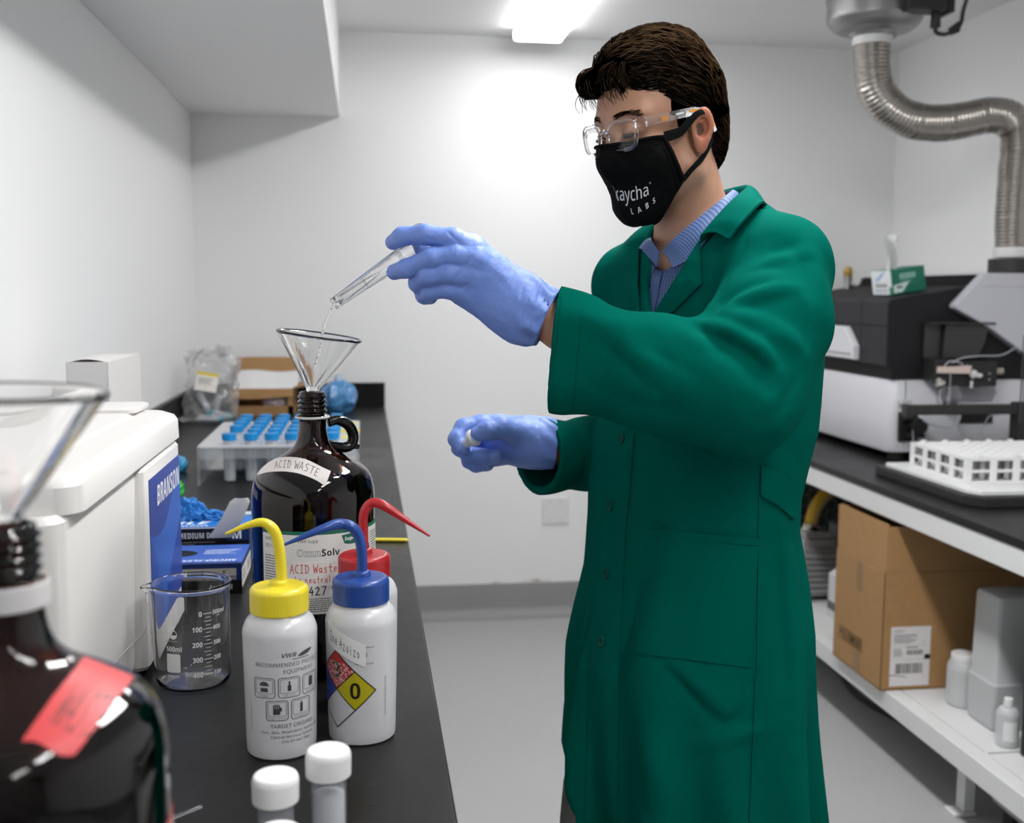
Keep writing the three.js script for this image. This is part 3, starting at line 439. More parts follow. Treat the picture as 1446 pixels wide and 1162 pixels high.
// ---- vials at the near edge
{
  const capM = std(G(0.80), 0.45), vm = phys(RGB(0.92, 0.93, 0.95), 0.12, { transmission: 0.9, thickness: 0, ior: 1.4 });
  const v = (label, pos, h, fill) => {
    const t = thing('sample_vial', label, 'vial', pos, 0, 'white-capped vials at the near edge of the worktop');
    part('tube', lathe(roundProfile([[0, 0.001], [0.0125, 0.0], [0.0135, 0.003], [0.0138, h - 0.018], [0.0138, h - 0.004], [0.0126, h - 0.004], [0.0126, h - 0.018], [0.0124, 0.004], [0, 0.0035]], 0.001), 48), vm, t);
    part('cap', lathe(roundProfile([[0.0140, h - 0.021], [0.0176, h - 0.021], [0.0178, h - 0.004, 0.004], [0.0160, h, 0.003], [0, h + 0.0006]], 0.001, 5), 64), capM, t);
    if (fill) part('contents', lathe([[0, 0.004], [0.0122, 0.0045], [0.0122, fill], [0, fill + 0.0015]], 40), std(RGB(0.72, 0.72, 0.70), 0.7), t);
    return t;
  };
  v('white-capped clear vial in front of the yellow-capped wash bottle', [-0.0708, BT, -0.81], 0.1005, 0.045);
  v('white-capped clear vial nearest the edge of the worktop, in front of the blue-capped wash bottle', [-0.0317, BT, -0.829], 0.110, 0.074);
  v('white-capped vial in front of the two other vials, mostly below the picture edge', [-0.0645, BT, -0.752], 0.085, 0.04);
}
one('glass_rod', tube([[-0.182, BT + 0.0018, -0.942], [-0.1504, BT + 0.0018, -0.970]], 0.0016, 8, 10), M.clearGlass, 'short thin glass rod lying on the worktop', 'rod');
one('pencil', tube([[0.0, BT + 0.0036, -2.020], [0.06, BT + 0.0036, -2.011], [0.077, BT + 0.0036, -2.009]], (u) => (u > 0.93 ? mix(0.0036, 0.001, (u - 0.93) / 0.07) : 0.0036), 40, 6), std(RGB(0.78, 0.62, 0.05), 0.4), 'yellow pencil lying behind the jug at the worktop edge', 'pencil');
// ---- glove boxes
M.nitrile = phys(RGB(0.02, 0.20, 0.58), 0.45);
{
  const t = thing('glove_box', 'blue carton of gloves with an oval opening, in front of the black one', 'glove box', [0, BT, 0]);
  const x0 = -0.432, x1 = -0.1925, z1 = -1.687, z0 = -1.815, h = 0.0475;
  part('carton', bx(x0, x1, 0, h, z0, z1, 0.0015), std(RGB(0.015, 0.045, 0.13), 0.4), t);
  const top = canvasTex(1024, 512, (x, w, hh) => { x.fillStyle = '#3d62b8'; x.fillRect(0, 0, w, hh); x.fillStyle = '#16306e'; x.fillRect(0, 470, w, 42); x.fillStyle = '#0a0a0c'; x.beginPath(); x.ellipse(470, 230, 230, 110, 0, 0, 7); x.fill(); fine(x, 740, 130, 240, 6, 22, '#cdd8f0', 4); x.fillStyle = '#e8eefb'; x.save(); x.translate(985, 400); x.rotate(PI); x.font = 'italic bold 60px sans-serif'; x.fillText('MICRO-FLEX', 0, 0); x.restore(); });
  part('top_print', grid(1, 1, (u, v) => [mix(x0, x1, u), h + 0.0004, mix(z1, z0, v)]), std(0xffffff, 0.35, { map: top }), t);
  const fr = canvasTex(1024, 200, (x, w, hh) => { x.fillStyle = '#122b66'; x.fillRect(0, 0, w, hh); x.fillStyle = '#050708'; x.fillRect(0, 110, w, 90); x.fillStyle = '#b9b4ae'; x.fillRect(560, 30, 430, 50); x.fillStyle = '#8f8b86'; x.fillRect(560, 84, 430, 22); x.fillStyle = '#222'; x.font = 'bold 36px sans-serif'; for (let i = 0; i < 3; i++) x.fillText('K', 620 + i * 140, 68); x.font = 'bold 24px sans-serif'; x.fillText('MF-N67-F7S-M', 790, 103); x.strokeStyle = '#dfe6f5'; x.lineWidth = 5; x.beginPath(); x.arc(500, 56, 26, 0, 7); x.stroke(); fine(x, 250, 130, 60, 4, 14, '#bbb', 5); fine(x, 350, 130, 190, 4, 14, '#bbb', 6); x.fillStyle = '#e8e8e8'; x.font = '46px sans-serif'; x.fillText('Ansell', 840, 170); });
  part('front_print', grid(1, 1, (u, v) => [mix(x0, x1, u), mix(0, h, v), z1 + 0.0004]), std(0xffffff, 0.35, { map: fr }), t);
  const sd = canvasTex(512, 200, (x, w, hh) => { x.fillStyle = '#d9d5d0'; x.fillRect(0, 0, w, hh); x.fillStyle = '#15306e'; x.fillRect(0, 0, w, 34); x.fillStyle = '#101418'; x.fillRect(0, 160, w, 40); x.fillStyle = '#222'; for (let i = 0; i < 22; i++) x.fillRect(300 + i * 8, 60, (i * 7 % 5) + 1, 70); fine(x, 40, 60, 200, 5, 16, '#444', 7); });
  part('end_print', grid(1, 1, (u, v) => [x1 + 0.0004, mix(0, h, v), mix(z1, z0, u)]), std(0xffffff, 0.4, { map: sd }), t);
}
{
  const t = thing('glove_box', 'black and blue carton of nitrile gloves with a raised bare grey flap', 'glove box', [0, BT, 0]);
  const x0 = -0.440, x1 = -0.1955, z1 = -1.835, z0 = -1.960, h = 0.074;
  part('carton', bx(x0, x1, 0, h, z0, z1, 0.0015), std(RGB(0.012, 0.04, 0.12), 0.4), t);
  const fr = canvasTex(1024, 310, (x, w, hh) => { x.fillStyle = '#08090b'; x.fillRect(0, 0, w, hh); x.fillStyle = '#d9e2f2'; x.fillRect(0, 0, w, 10); x.fillStyle = '#122c5c'; x.fillRect(870, 0, 154, 100); x.fillStyle = '#fff'; x.font = 'bold 84px sans-serif'; x.fillText('M', 900, 86); x.fillStyle = '#dcdcdc'; x.font = 'bold 56px sans-serif'; x.fillText('POWDER FREE GLOVES - MEDIUM DUTY', 40, 80, 800); fine(x, 300, 104, 500, 2, 16, '#888', 4); x.fillStyle = '#2f55ae'; x.fillRect(0, 150, w, 160); });
  part('front_print', grid(1, 1, (u, v) => [mix(x0, x1, u), mix(0, h, v), z1 + 0.0004]), std(0xffffff, 0.4, { map: fr }), t);
  const tp = canvasTex(1024, 512, (x, w, hh) => { x.fillStyle = '#1d6fc0'; x.fillRect(0, 0, w, hh); x.fillStyle = '#b7c0cc'; x.fillRect(0, 0, w, 120); x.fillStyle = '#08090b'; x.fillRect(0, 120, w, 26); x.beginPath(); x.ellipse(480, 260, 330, 60, 0, 0, 7); x.fill(); x.fillStyle = '#f2f5fa'; x.font = 'italic bold 130px sans-serif'; x.save(); x.translate(150, 480); x.scale(1.15, 1); x.fillText('NITRILE', 0, -60); x.font = 'bold 46px sans-serif'; x.fillText('DISPOSABLE GLOVES', 60, 10); x.restore(); });
  part('top_print', grid(1, 1, (u, v) => [mix(x0, x1, u), h + 0.0004, mix(z1, z0, v)]), std(0xffffff, 0.4, { map: tp }), t);
  const fl = grid(12, 14, (u, v) => { const w = 0.5 - 0.5 * smooth(v, 0.0, 1) * 0.0; const a = mix(-1, 1, u), top = v > 0.9 ? sqrt(max(0, 1 - ((v - 0.9) / 0.1) ** 2)) : 1; return [mix(-0.2435, -0.2065, v) + a * mix(0.020, 0.0165, v) * mix(1, top, 0.35), h - 0.018 + v * 0.068 - 0.006 * sin(v * 3), z1 + 0.004 + 0.006 * sin(v * 2.2) - 0.004 * a * a]; });
  part('flap', slab(fl, 0.0008), std(G(0.60), 0.7), t, 'grey bare cardboard flap');
}
function crumple(r, seed, amp, f, sx = 1, sy = 1, sz = 1, det = 5) {
  const g = new THREE.IcosahedronGeometry(1, det), m = mergeVertices(new THREE.BufferGeometry().setAttribute('position', g.attributes.position)), p = m.attributes.position;
  for (let i = 0; i < p.count; i++) { const x = p.getX(i), y = p.getY(i), z = p.getZ(i); const n1 = 1 - abs(noise(x * f + seed, y * f, z * f)) * 2, n2 = 1 - abs(noise(x * f * 2.3, y * f * 2.3 + seed, z * f * 2.3)) * 2; const k = r * (1 + amp * (0.7 * n1 + 0.35 * n2)); p.setXYZ(i, x * k * sx, y * k * sy, z * k * sz); }
  m.computeVertexNormals(); return m;
}
one('nitrile_glove', crumple(0.0115, 3, 0.8, 2.6, 1.7, 1.6, 0.9, 16).translate(-0.303, BT + 0.084, -1.895), M.nitrile, 'crumpled blue nitrile glove pulled up out of the black glove box', 'glove');
one('nitrile_glove', crumple(0.0085, 8, 0.8, 2.8, 2.2, 0.9, 0.9, 16).translate(-0.268, BT + 0.079, -1.895), M.nitrile, 'flatter blue nitrile glove lying beside the pulled-up one on the black glove box', 'glove');
for (const [n, lb, x, y, z, c, k] of [['foil_pouch', 'small crumpled green foil pouch on the worktop behind the ultrasonic bath', -0.4285, 0.020, -2.50, RGB(0.03, 0.42, 0.06), 3], ['foil_pouch', 'small crumpled light blue pouch on the worktop left of the tube rack', -0.478, 0.018, -2.87, RGB(0.05, 0.35, 0.62), 9]]) one(n, crumple(0.015, k, 0.4, 2, 1.1, 1.25, 0.8, 8).translate(x, BT + y, z), phys(c, 0.3), lb, 'pouch');
// ---- tube rack with blue-capped tubes
{
  const ac = phys(RGB(0.93, 0.95, 0.97), 0.08, { transmission: 0.88, thickness: 0, ior: 1.49 }), t = thing('tube_rack', 'clear acrylic tube rack on the worktop behind the jug', 'tube rack', [0, BT, 0]);
  const x0 = -0.402, x1 = -0.018, z1 = -2.655, z0 = -3.165, h = 0.0945;
  const holes = []; const tubes = [], cols = [-0.331, -0.279, -0.229, -0.181, -0.131, -0.083], rows = [-2.70, -2.78, -2.86, -2.94, -3.02, -3.10];
  cols.forEach((x, i) => rows.forEach((z, j) => { holes.push(Array.from({ length: 20 }, (_, k) => [x + cos(-k / 20 * 2 * PI) * 0.0155, -z + sin(-k / 20 * 2 * PI) * 0.0155])); if (!(i === 0 && j === 1)) tubes.push([x, z, j]); }));
  const frost = phys(RGB(0.80, 0.81, 0.83), 0.3, { transmission: 0.5, thickness: 0, ior: 1.49 });
  part('plate', prism(roundRect(x0, -z1, x1, -z0, 0.012), 0.005, 0.001, holes).rotateX(-PI / 2).translate(0, h - 0.005, 0), frost, t);
  part('leg_panel', prism(roundRect(x0, 0, x0 + 0.006, h - 0.005, 0.002), abs(z1 - z0), 0.001).translate(0, 0, z0), ac, t);
  part('leg_panel', prism(roundRect(x1 - 0.006, 0, x1, h - 0.005, 0.002), abs(z1 - z0), 0.001).translate(0, 0, z0), ac, t);
  part('crossbar', bx(x0 + 0.006, x1 - 0.006, h - 0.03, h - 0.006, z1 - 0.006, z1, 0.001), ac, t);
  part('lower_plate', bx(x0 + 0.006, x1 - 0.006, 0.018, 0.021, z0, z1 - 0.12, 0.001), ac, t);
  const tm = phys(RGB(0.90, 0.92, 0.94), 0.2, { transmission: 0.72, thickness: 0, ior: 1.45 }), cm = phys(RGB(0.0, 0.23, 0.58), 0.4);
  const ink = canvasTex(128, 512, (x, w, hh) => { x.clearRect(0, 0, w, hh); x.save(); x.translate(40, 20); x.rotate(PI / 2); scribble(x, 'bat 0 n2 it 1', 10, 40, 46, 'rgba(40,44,60,0.9)', 6, 2); x.restore(); fine(x, 90, 20, 30, 22, 20, 'rgba(70,80,110,0.7)', 9); });
  const im = std(0xffffff, 0.6, { map: ink, transparent: true, side: THREE.DoubleSide });
  const make = (label) => {
    const o = thing('centrifuge_tube', label, 'tube', [0, 0, 0], 0, 'blue-capped tubes in the acrylic rack');
    part('tube', lathe(roundProfile([[0, 0.0], [0.0125, 0.0], [0.0140, 0.004], [0.0142, 0.016], [0.0146, 0.108], [0.0134, 0.108], [0.0130, 0.005], [0.0115, 0.003], [0, 0.003]], 0.001, 3), 32), tm, o);
    const c = part('cap', lathe(roundProfile([[0.0150, 0.0995], [0.0172, 0.0995], [0.0172, 0.1165, 0.0012], [0, 0.1170]], 0.0008, 3), 40), cm, o, 'blue screw cap');
    part('writing', wrapLabel(() => 0.0146, 0.02, 0.09, -0.75, 0.6, 0.0003, 10, 1), im, o, 'handwritten text');
    return o;
  };
  const rowName = ['front', 'second', 'third', 'fourth', 'fifth', 'last'], colName = ['leftmost', 'second from the left', 'third from the left', 'fourth from the left', 'fifth from the left', 'rightmost'];
  let first;
  tubes.forEach(([x, z, j]) => { const i = cols.indexOf(x), lb = `blue-capped clear tube in the ${rowName[j]} row of the acrylic rack, ${i === 0 ? 'in its left column' : i === 5 ? 'in its right column' : colName[i]}`; const o = first ? copy(first, [0, 0, 0], 0, lb) : (first = make(lb)); o.position.set(x, BT + 0.004 + (j % 2) * 0.001, z); o.rotation.y = (i * 7 + j * 3) % 5 * 0.2 - 0.4; });
  const ym = std(RGB(0.80, 0.72, 0.04), 0.6);
  const nt = canvasTex(256, 128, (x, w, hh) => { x.fillStyle = '#e2d42a'; x.fillRect(0, 0, w, hh); x.strokeStyle = '#9a8a10'; x.lineWidth = 5; for (let k = 0; k < 3; k++) { x.beginPath(); for (let i = 0; i < 20; i++) x.lineTo(20 + i * 11, 30 + k * 34 + 10 * sin(i * 1.9 + k)); x.stroke(); } });
  [[-0.042, -3.09, 'farthest'], [-0.042, -2.93, 'larger middle'], [-0.046, -2.80, 'nearest']].forEach(([x, z, w], k) => { const s = k === 1 ? 1.5 : 1; one('sticky_flag', bx(-0.017 * s, 0.017 * s, 0, 0.0008, -0.02 * s, 0.02 * s, 0).translate(x, BT + h + 0.0002, z), k === 1 ? std(0xffffff, 0.6, { map: nt }) : ym, `${w} of the three yellow paper flags on the right end of the tube rack`, 'paper flag', 'yellow flags on the tube rack'); });
}
// ---- open carton, bag of tubes and blue bag by the back wall
const cardTex = dataTex(256, (u, v) => { const n = 0.5 + 0.22 * tnoise(u, v, 90) + 0.14 * tnoise(u, v, 12, 4); return [0.60 + 0.09 * n, 0.455 + 0.08 * n, 0.285 + 0.07 * n]; }, true);
M.card = std(0xffffff, 0.8, { map: rep(cardTex, 4) });
{
  const t = thing('cardboard_box', 'small open cardboard box by the back wall with a white paper lining', 'box', [0, BT, 0]), x0 = -0.498, x1 = -0.268, z1 = -4.125, z0 = -4.36, h = 0.105, w = 0.003;
  const C = (name, g, mm = M.card) => part(name, uvXZ(g), mm, t);
  C('bottom', bx(x0, x1, 0, w, z0, z1, 0)); C('side_panel', bx(x0, x0 + w, 0, h, z0, z1, 0.001)); C('side_panel', bx(x1 - w, x1, 0, h, z0, z1, 0.001)); C('back_panel', bx(x0, x1, 0, h, z0, z0 + w, 0.001)); C('front_panel', bx(x0, x1, 0, 0.04, z1 - w, z1, 0.001)); C('front_panel', bx(x0, x0 + 0.01, 0, h, z1 - w, z1, 0.001)); C('front_panel', bx(x1 - 0.022, x1, 0, h, z1 - w, z1, 0.001));
  C('front_flap', grid(12, 4, (u, v) => [mix(x0, x1, u), mix(h, h - 0.034 - 0.004 * sin(u * 5), v), z1 - 0.002 + v * 0.012]), std(0xffffff, 0.8, { map: rep(cardTex, 4), side: THREE.DoubleSide }));
  C('top_flap', slab(grid(8, 6, (u, v) => [mix(x0 - 0.01, x1, u), mix(h, 0.205, v), mix(z0, z0 - 0.07, v)]), 0.003));
  C('side_flap', slab(grid(4, 6, (u, v) => [mix(x1, x1 + 0.055, v), h + 0.01 * v, mix(z1, z0, u)]), 0.003));
  part('lining', slab(grid(16, 12, (u, v) => [mix(x0 + 0.005, x1 + 0.012, u), h - 0.004 + 0.004 * sin(u * 7) + 0.055 * smooth(v, 0.1, 1), mix(z1 - 0.01, z0 + 0.01, v)]), 0.0006), std(G(0.74), 0.7), t, 'white paper lining');
  part('bag_inside', crumple(0.03, 5, 0.3, 2, 1.4, 0.9, 0.8, 4).translate(x1 - 0.07, 0.05, z1 - 0.045), phys(RGB(0.72, 0.60, 0.62), 0.2, { transmission: 0.4, thickness: 0 }), t, 'pinkish plastic bag');
}
{
  const film = phys(RGB(0.93, 0.93, 0.94), 0.08, { transmission: 0.85, thickness: 0, ior: 1.5, side: THREE.DoubleSide });
  const t = thing('plastic_bag', 'clear plastic bag holding small tubes in the back corner of the worktop', 'plastic bag', [-0.545, BT, -3.95]);
  const g = new THREE.IcosahedronGeometry(1, 12), m = mergeVertices(new THREE.BufferGeometry().setAttribute('position', g.attributes.position)), p = m.attributes.position;
  for (let i = 0; i < p.count; i++) {
    let x = p.getX(i), y = p.getY(i), z = p.getZ(i); const v = (y + 1) / 2, wd = mix(0.092, 0.075, v) + 0.02 * smooth(v, 0.7, 1), dp = mix(0.062, 0.02, v);
    const n = 0.010 * (1 - abs(noise(x * 2.2 + 4, y * 3.4, z * 2.2)) * 2) + 0.006 * (1 - abs(noise(x * 6, y * 7 + 3, z * 6)) * 2) + (v > 0.75 ? 0.012 * noise(x * 7, y * 2, z * 7) : 0);
    const Y = v < 0.14 ? 0.004 + v * 0.12 : mix(0.02, 0.235, (v - 0.14) / 0.86); p.setXYZ(i, x * (wd + n) / max(0.35, sqrt(1 - y * y)) * min(1, sqrt(1 - y * y) * 2.2) + 0.02 * (v - 0.3), Y + n * (v > 0.8 ? 2 : 0.4), z * (dp + n) / max(0.35, sqrt(1 - y * y)) * min(1, sqrt(1 - y * y) * 2.2));
  }
  m.computeVertexNormals(); part('film', m, film, t);
  part('tail', slab(grid(8, 6, (u, v) => [-0.085 - 0.03 * v, 0.006 + 0.014 * v + 0.004 * sin(u * 9), mix(-0.03, 0.05, u)]), 0.0004), film, t);
  const lb = canvasTex(256, 256, (x, w, h) => { x.fillStyle = '#eeeae4'; x.fillRect(0, 0, w, h); x.fillStyle = '#e2c730'; x.fillRect(0, 0, w, 44); fine(x, 30, 80, 190, 4, 22, '#555', 2); x.fillStyle = '#e0b070'; x.fillRect(0, 176, w, 4); x.fillStyle = '#222'; x.fillRect(120, 205, 10, 10); });
  const l = part('sticker', slab(grid(6, 6, (u, v) => [mix(-0.037, 0.037, u), mix(-0.033, 0.033, v), 0.004 * sin(u * 3)]), 0.0004), std(0xffffff, 0.6, { map: lb }), t, 'white sticker with a yellow band'); l.position.set(-0.004, 0.150, 0.062); l.rotation.set(-0.2, 0.1, -0.16);
  const tm = phys(RGB(0.9, 0.92, 0.94), 0.2, { transmission: 0.7, thickness: 0, ior: 1.45 }), cm = std(RGB(0.02, 0.34, 0.45), 0.4);
  [[0.0, 0.018, 0.035, 0, 1.5, 'lying at the bottom'], [-0.02, 0.075, 0.03, 0.0, 0.45, 'leaning upright'], [0.03, 0.03, 0.0, 0.9, 1.3, 'lying behind'], [0.02, 0.06, -0.01, -0.6, -0.3, 'standing at the right']].forEach(([x, y, z, ry, rz, w]) => {
    const o = thing('small_tube', `teal-capped clear tube ${w} in the plastic bag`, 'tube', [-0.545 + x, BT + y, -3.95 + z], ry, 'teal-capped tubes in the plastic bag'); o.rotation.z = rz;
    part('tube', lathe([[0, -0.045], [0.006, -0.043], [0.0115, -0.03], [0.0118, 0.04], [0.0108, 0.04], [0.0105, -0.029], [0, -0.041]], 24), tm, o); part('cap', lathe(roundProfile([[0, -0.048], [0.0135, -0.048], [0.0135, -0.034], [0.0118, -0.034]], 0.001), 28), cm, o);
  });
}
{
  const t = thing('blue_bag', 'crumpled shiny blue plastic bag behind the jug by the back wall', 'bag', [-0.105, BT, -4.25]);
  const g = crumple(0.062, 14, 0.16, 1.6, 1.08, 1.0, 0.95, 24); const p = g.attributes.position; for (let i = 0; i < p.count; i++) { const y = p.getY(i); p.setY(i, max(y + 0.058, 0.001 + 0.002 * abs(y))); } g.computeVertexNormals();
  part('film', g, phys(RGB(0.10, 0.33, 0.68), 0.16, { clearcoat: 0.8, clearcoatRoughness: 0.05, transmission: 0.15, thickness: 0 }), t);
  part('neck', crumple(0.014, 4, 0.5, 2, 1, 1.3, 1, 6).translate(0.0, 0.125, 0), phys(RGB(0.6, 0.72, 0.85), 0.15, { transmission: 0.4, thickness: 0 }), t);
}
// ---------------------------------------------------------------- the right bench with the instrument
const TT = 0.82, TX = 1.48, TZ0 = -4.42, TZ1 = -1.30, SH = 0.238, TW = 2.235;
M.white = std(G(0.72), 0.45);
{
  const t = thing('lab_table', 'long white-framed lab table with a black top and a lower shelf along the right wall', 'table');
  part('top', uvXZ(bx(TX, TW, TT - 0.022, TT, TZ0, TZ1, 0.003)), M.epoxy, t);
  part('frame', [bx(TX + 0.004, TX + 0.034, TT - 0.085, TT - 0.022, TZ0 + 0.004, TZ1 - 0.004), bx(TW - 0.03, TW, TT - 0.085, TT - 0.022, TZ0 + 0.004, TZ1 - 0.004), bx(TX + 0.034, TW - 0.03, TT - 0.085, TT - 0.022, TZ0 + 0.004, TZ0 + 0.034), bx(TX + 0.034, TW - 0.03, TT - 0.085, TT - 0.022, TZ1 - 0.034, TZ1 - 0.004)], M.white, t);
  part('shelf', bx(TX + 0.0505, TW, SH - 0.02, SH, TZ0 + 0.01, -2.435, 0.002), M.white, t);
  part('shelf', bx(TX + 0.0505, TW, SH - 0.02, SH, -2.425, TZ1 - 0.01, 0.002), M.white, t);
  part('shelf_rail', bx(TX, TX + 0.048, SH - 0.060, SH, TZ0 + 0.01, TZ1 - 0.01, 0.003), M.white, t);
  part('shelf_rail', bx(TW - 0.04, TW, SH - 0.060, SH - 0.0205, TZ0 + 0.01, TZ1 - 0.01, 0.003), M.white, t);
  part('shelf_bracket', bx(TX + 0.047, TX + 0.052, SH - 0.02, SH - 0.0005, -2.440, -2.405, 0), M.white, t);
  for (const z of [TZ0 + 0.05, -2.590, TZ1 - 0.05]) for (const x of [1.575, TW - 0.06]) {
    const l = part('leg', [bx(x - 0.016, x + 0.016, 0.012, z === -2.590 && x < 2 ? SH - 0.0205 : TT - 0.085, z - 0.02, z + 0.02, 0.003)], M.white, t);
    part('foot', [bx(x - 0.045, x + 0.02, 0, 0.012, z - 0.025, z + 0.025, 0.003)], M.white, l);
  }
}
{ // the instrument
  const t = thing('mass_spectrometer', 'large white and black laboratory instrument with a pale grey end panel on the table', 'instrument', [0, TT, 0]);
  const wm = phys(RGB(0.70, 0.70, 0.74), 0.35), km = phys(RGB(0.012, 0.012, 0.014), 0.6, { specularIntensity: 0.45 }), gm = phys(RGB(0.52, 0.52, 0.57), 0.4), k2 = std(G(0.012), 0.6);
  const X0 = 1.735, X1 = 2.235, Z1 = -3.423, Z0 = -4.36, q = (d, y, r = 0.03) => ({ x0: X0 + d, x1: X1, z0: Z0, z1: Z1 - d, r, y: y - TT });
  for (const x of [X0 + 0.06, X1 - 0.06]) for (const z of [Z0 + 0.06, Z1 - 0.06]) part('foot', new THREE.CylinderGeometry(0.025, 0.028, 0.026, 20).translate(x, 0.013, z), k2, t);
  const base = part('base', loftRect([q(0.02, 0.845), q(0.004, 0.848), q(0, 0.86), q(0.006, 1.075), q(0.012, 1.09), q(0.03, 1.097)], 6), wm, t);
  part('base_seam', bx(X0 + 0.055, X0 + 0.0565, 0.86 - TT, 1.088 - TT, Z1 - 0.02, Z1 + 0.0008, 0), std(G(0.3), 0.6), base);
  const b = (d, y) => ({ x0: X0 - 0.016 + d, x1: X1, z0: Z0, z1: Z1 + 0.002 - d, r: 0.012, y: y - TT });
  // upper cover: dark, its roof rising towards the wall
  const roof = (x) => mix(1.360, 1.412, clamp((x - 1.72) / 0.32, 0, 1));
  const prof = [[X0 + 0.006, 1.094], [X0 + 0.002, 1.130], [X0 - 0.012, 1.134], [X0 - 0.016, 1.345], [X0 - 0.008, 1.3585], [2.04, roof(2.04)], [2.235, roof(2.04)], [2.235, 1.094]];
  part('cover', prism(prof.map(([x, y]) => [x, y - TT]), Z1 - Z0 - 0.004, 0.003).translate(0, 0, Z0), km, t);
  for (const z of [-3.62, -3.86]) part('cover_panel', prism([[X0 - 0.0185, 1.272], [X0 - 0.0180, 1.349], [X0 - 0.010, 1.3605], [X0 - 0.006, 1.3605], [X0 - 0.006, 1.272]].map(([x, y]) => [x, y - TT]), z > -3.7 ? 0.19 : 0.235, 0.002).translate(0, 0, z), phys(RGB(0.030, 0.030, 0.034), 0.65, { specularIntensity: 0.5 }), t);
  part('cover_panel', prism([[X0 - 0.0172, 1.140], [X0 - 0.0172, 1.269], [X0 - 0.006, 1.269], [X0 - 0.006, 1.140]].map(([x, y]) => [x, y - TT]), 0.19, 0.002).translate(0, 0, -3.62), phys(RGB(0.030, 0.030, 0.034), 0.65, { specularIntensity: 0.5 }), t);
  part('cover_panel', prism([[X0 - 0.0172, 1.140], [X0 - 0.0172, 1.269], [X0 - 0.006, 1.269], [X0 - 0.006, 1.140]].map(([x, y]) => [x, y - TT]), 0.235, 0.002).translate(0, 0, -3.86), phys(RGB(0.030, 0.030, 0.034), 0.65, { specularIntensity: 0.5 }), t);
  const sw = part('side_panel', prism([[-Z1 + 0.205, 1.148], [-Z1 + 0.205, 1.196], [-Z1 + 0.285, 1.262], [-Z1 + 0.62, 1.262], [-Z1 + 0.62, 1.148]].map(([a, y]) => [a, y - TT]), 0.026, 0.005).rotateY(PI / 2).translate(X0 - 0.040, 0, 0), wm, t, 'white slant-cornered side panel');
  part('side_groove', bx(X0 - 0.0415, X0 - 0.0405, 1.163 - TT, 1.168 - TT, -4.02, -3.645, 0), std(G(0.25), 0.5), sw);
  // raised rear box with a white rim
  part('rear_box', bx(2.045, 2.235, roof(2.04) - TT - 0.001, 1.4435 - TT, Z0 + 0.03, Z1 - 0.012, 0.002), km, t);
  part('rear_rim', bx(2.040, 2.238, 1.4435 - TT, 1.4485 - TT, Z0 + 0.06, Z1 - 0.008, 0.002), wm, t);
  part('rear_rim', prism([[0, 0], [0.0, 0.006], [0.06, 0.037], [0.066, 0.037], [0.066, 0.031], [0.006, 0]].map((p) => p), 0.19, 0.001).rotateY(-PI / 2).translate(2.235, 1.4115 - TT, Z0 - 0.006), wm, t);
  const wing = [[1.932, 1.344], [1.932, 1.333], [1.938, 1.328], [2.062, 1.263], [2.188, 1.180], [2.205, 1.176], [2.238, 1.176], [2.238, 1.448], [2.040, 1.448], [2.026, 1.442]];
  const wp = part('end_panel', prism(wing.map(([x, y]) => [x, y - TT]), 0.045, 0.004).translate(0, 0, Z1 - 0.004), gm, t, 'pale grey pointed end panel');
  part('panel_seam', bx(2.03, 2.236, 1.403 - TT, 1.4045 - TT, Z1 + 0.0405, Z1 + 0.0415, 0), std(G(0.25), 0.5), wp);
  // recess, sample introduction and pump on the near end
  part('hood', [bx(1.842, 1.90, 1.165 - TT, 1.283 - TT, Z1 + 0.001, Z1 + 0.012, 0.002), bx(1.838, 2.072, 1.279 - TT, 1.285 - TT, Z1 + 0.001, Z1 + 0.050, 0.002), prism([[1.90, 1.165], [1.905, 1.279], [2.06, 1.279], [2.045, 1.215], [2.02, 1.165]].map(([x, y]) => [x, y - TT]), 0.03, 0.002).translate(0, 0, Z1 + 0.002)], std(G(0.025), 0.45), t);
  const block = part('injector_block', [bx(1.845, 1.895, 1.095 - TT, 1.165 - TT, Z1 + 0.004, Z1 + 0.085, 0.004), bx(1.893, 2.070, 1.075 - TT, 1.158 - TT, Z1 + 0.004, Z1 + 0.075, 0.004)], k2, t);
  const cer = part('ceramic_bar', prism([[1.850, 1.122], [1.850, 1.142], [1.915, 1.142], [1.962, 1.145], [1.955, 1.120], [1.920, 1.120]].map(([x, y]) => [x, y - TT]), 0.03, 0.002).translate(0, 0, Z1 + 0.075), std(RGB(0.66, 0.53, 0.48), 0.6), t, 'pinkish ceramic bar');
  part('fitting', [new THREE.SphereGeometry(0.0145, 20, 14).scale(1, 1, 0.8).translate(1.977, 1.117 - TT, Z1 + 0.088), new THREE.SphereGeometry(0.008, 16, 12).scale(1.4, 1, 1).translate(1.998, 1.112 - TT, Z1 + 0.088), new THREE.CylinderGeometry(0.005, 0.005, 0.024, 14).translate(1.974, 1.083 - TT, Z1 + 0.085)], std(G(0.7), 0.35), t, 'white round fittings');
  part('fitting', [lathe(roundProfile([[0, 0], [0.018, 0.002], [0.018, 0.010], [0.010, 0.013], [0.008, 0.024], [0, 0.024]], 0.002), 24).rotateZ(0.5).translate(1.862, 1.082 - TT, Z1 + 0.095)], std(RGB(0.5, 0.48, 0.45), 0.35, { metalness: 0.6 }), t, 'metal clamp');
  part('fitting', new THREE.CylinderGeometry(0.010, 0.011, 0.036, 14).rotateZ(PI / 2).translate(2.090, 1.123 - TT, Z1 + 0.04), std(RGB(0.42, 0.36, 0.30), 0.5), t, 'brown knob');
  for (const [x, y] of [[2.04, 1.118], [2.04, 1.098]]) part('screw', new THREE.CylinderGeometry(0.003, 0.003, 0.004, 10).rotateX(PI / 2).translate(x, y - TT, Z1 + 0.077), std(G(0.5), 0.3, { metalness: 1 }), block);
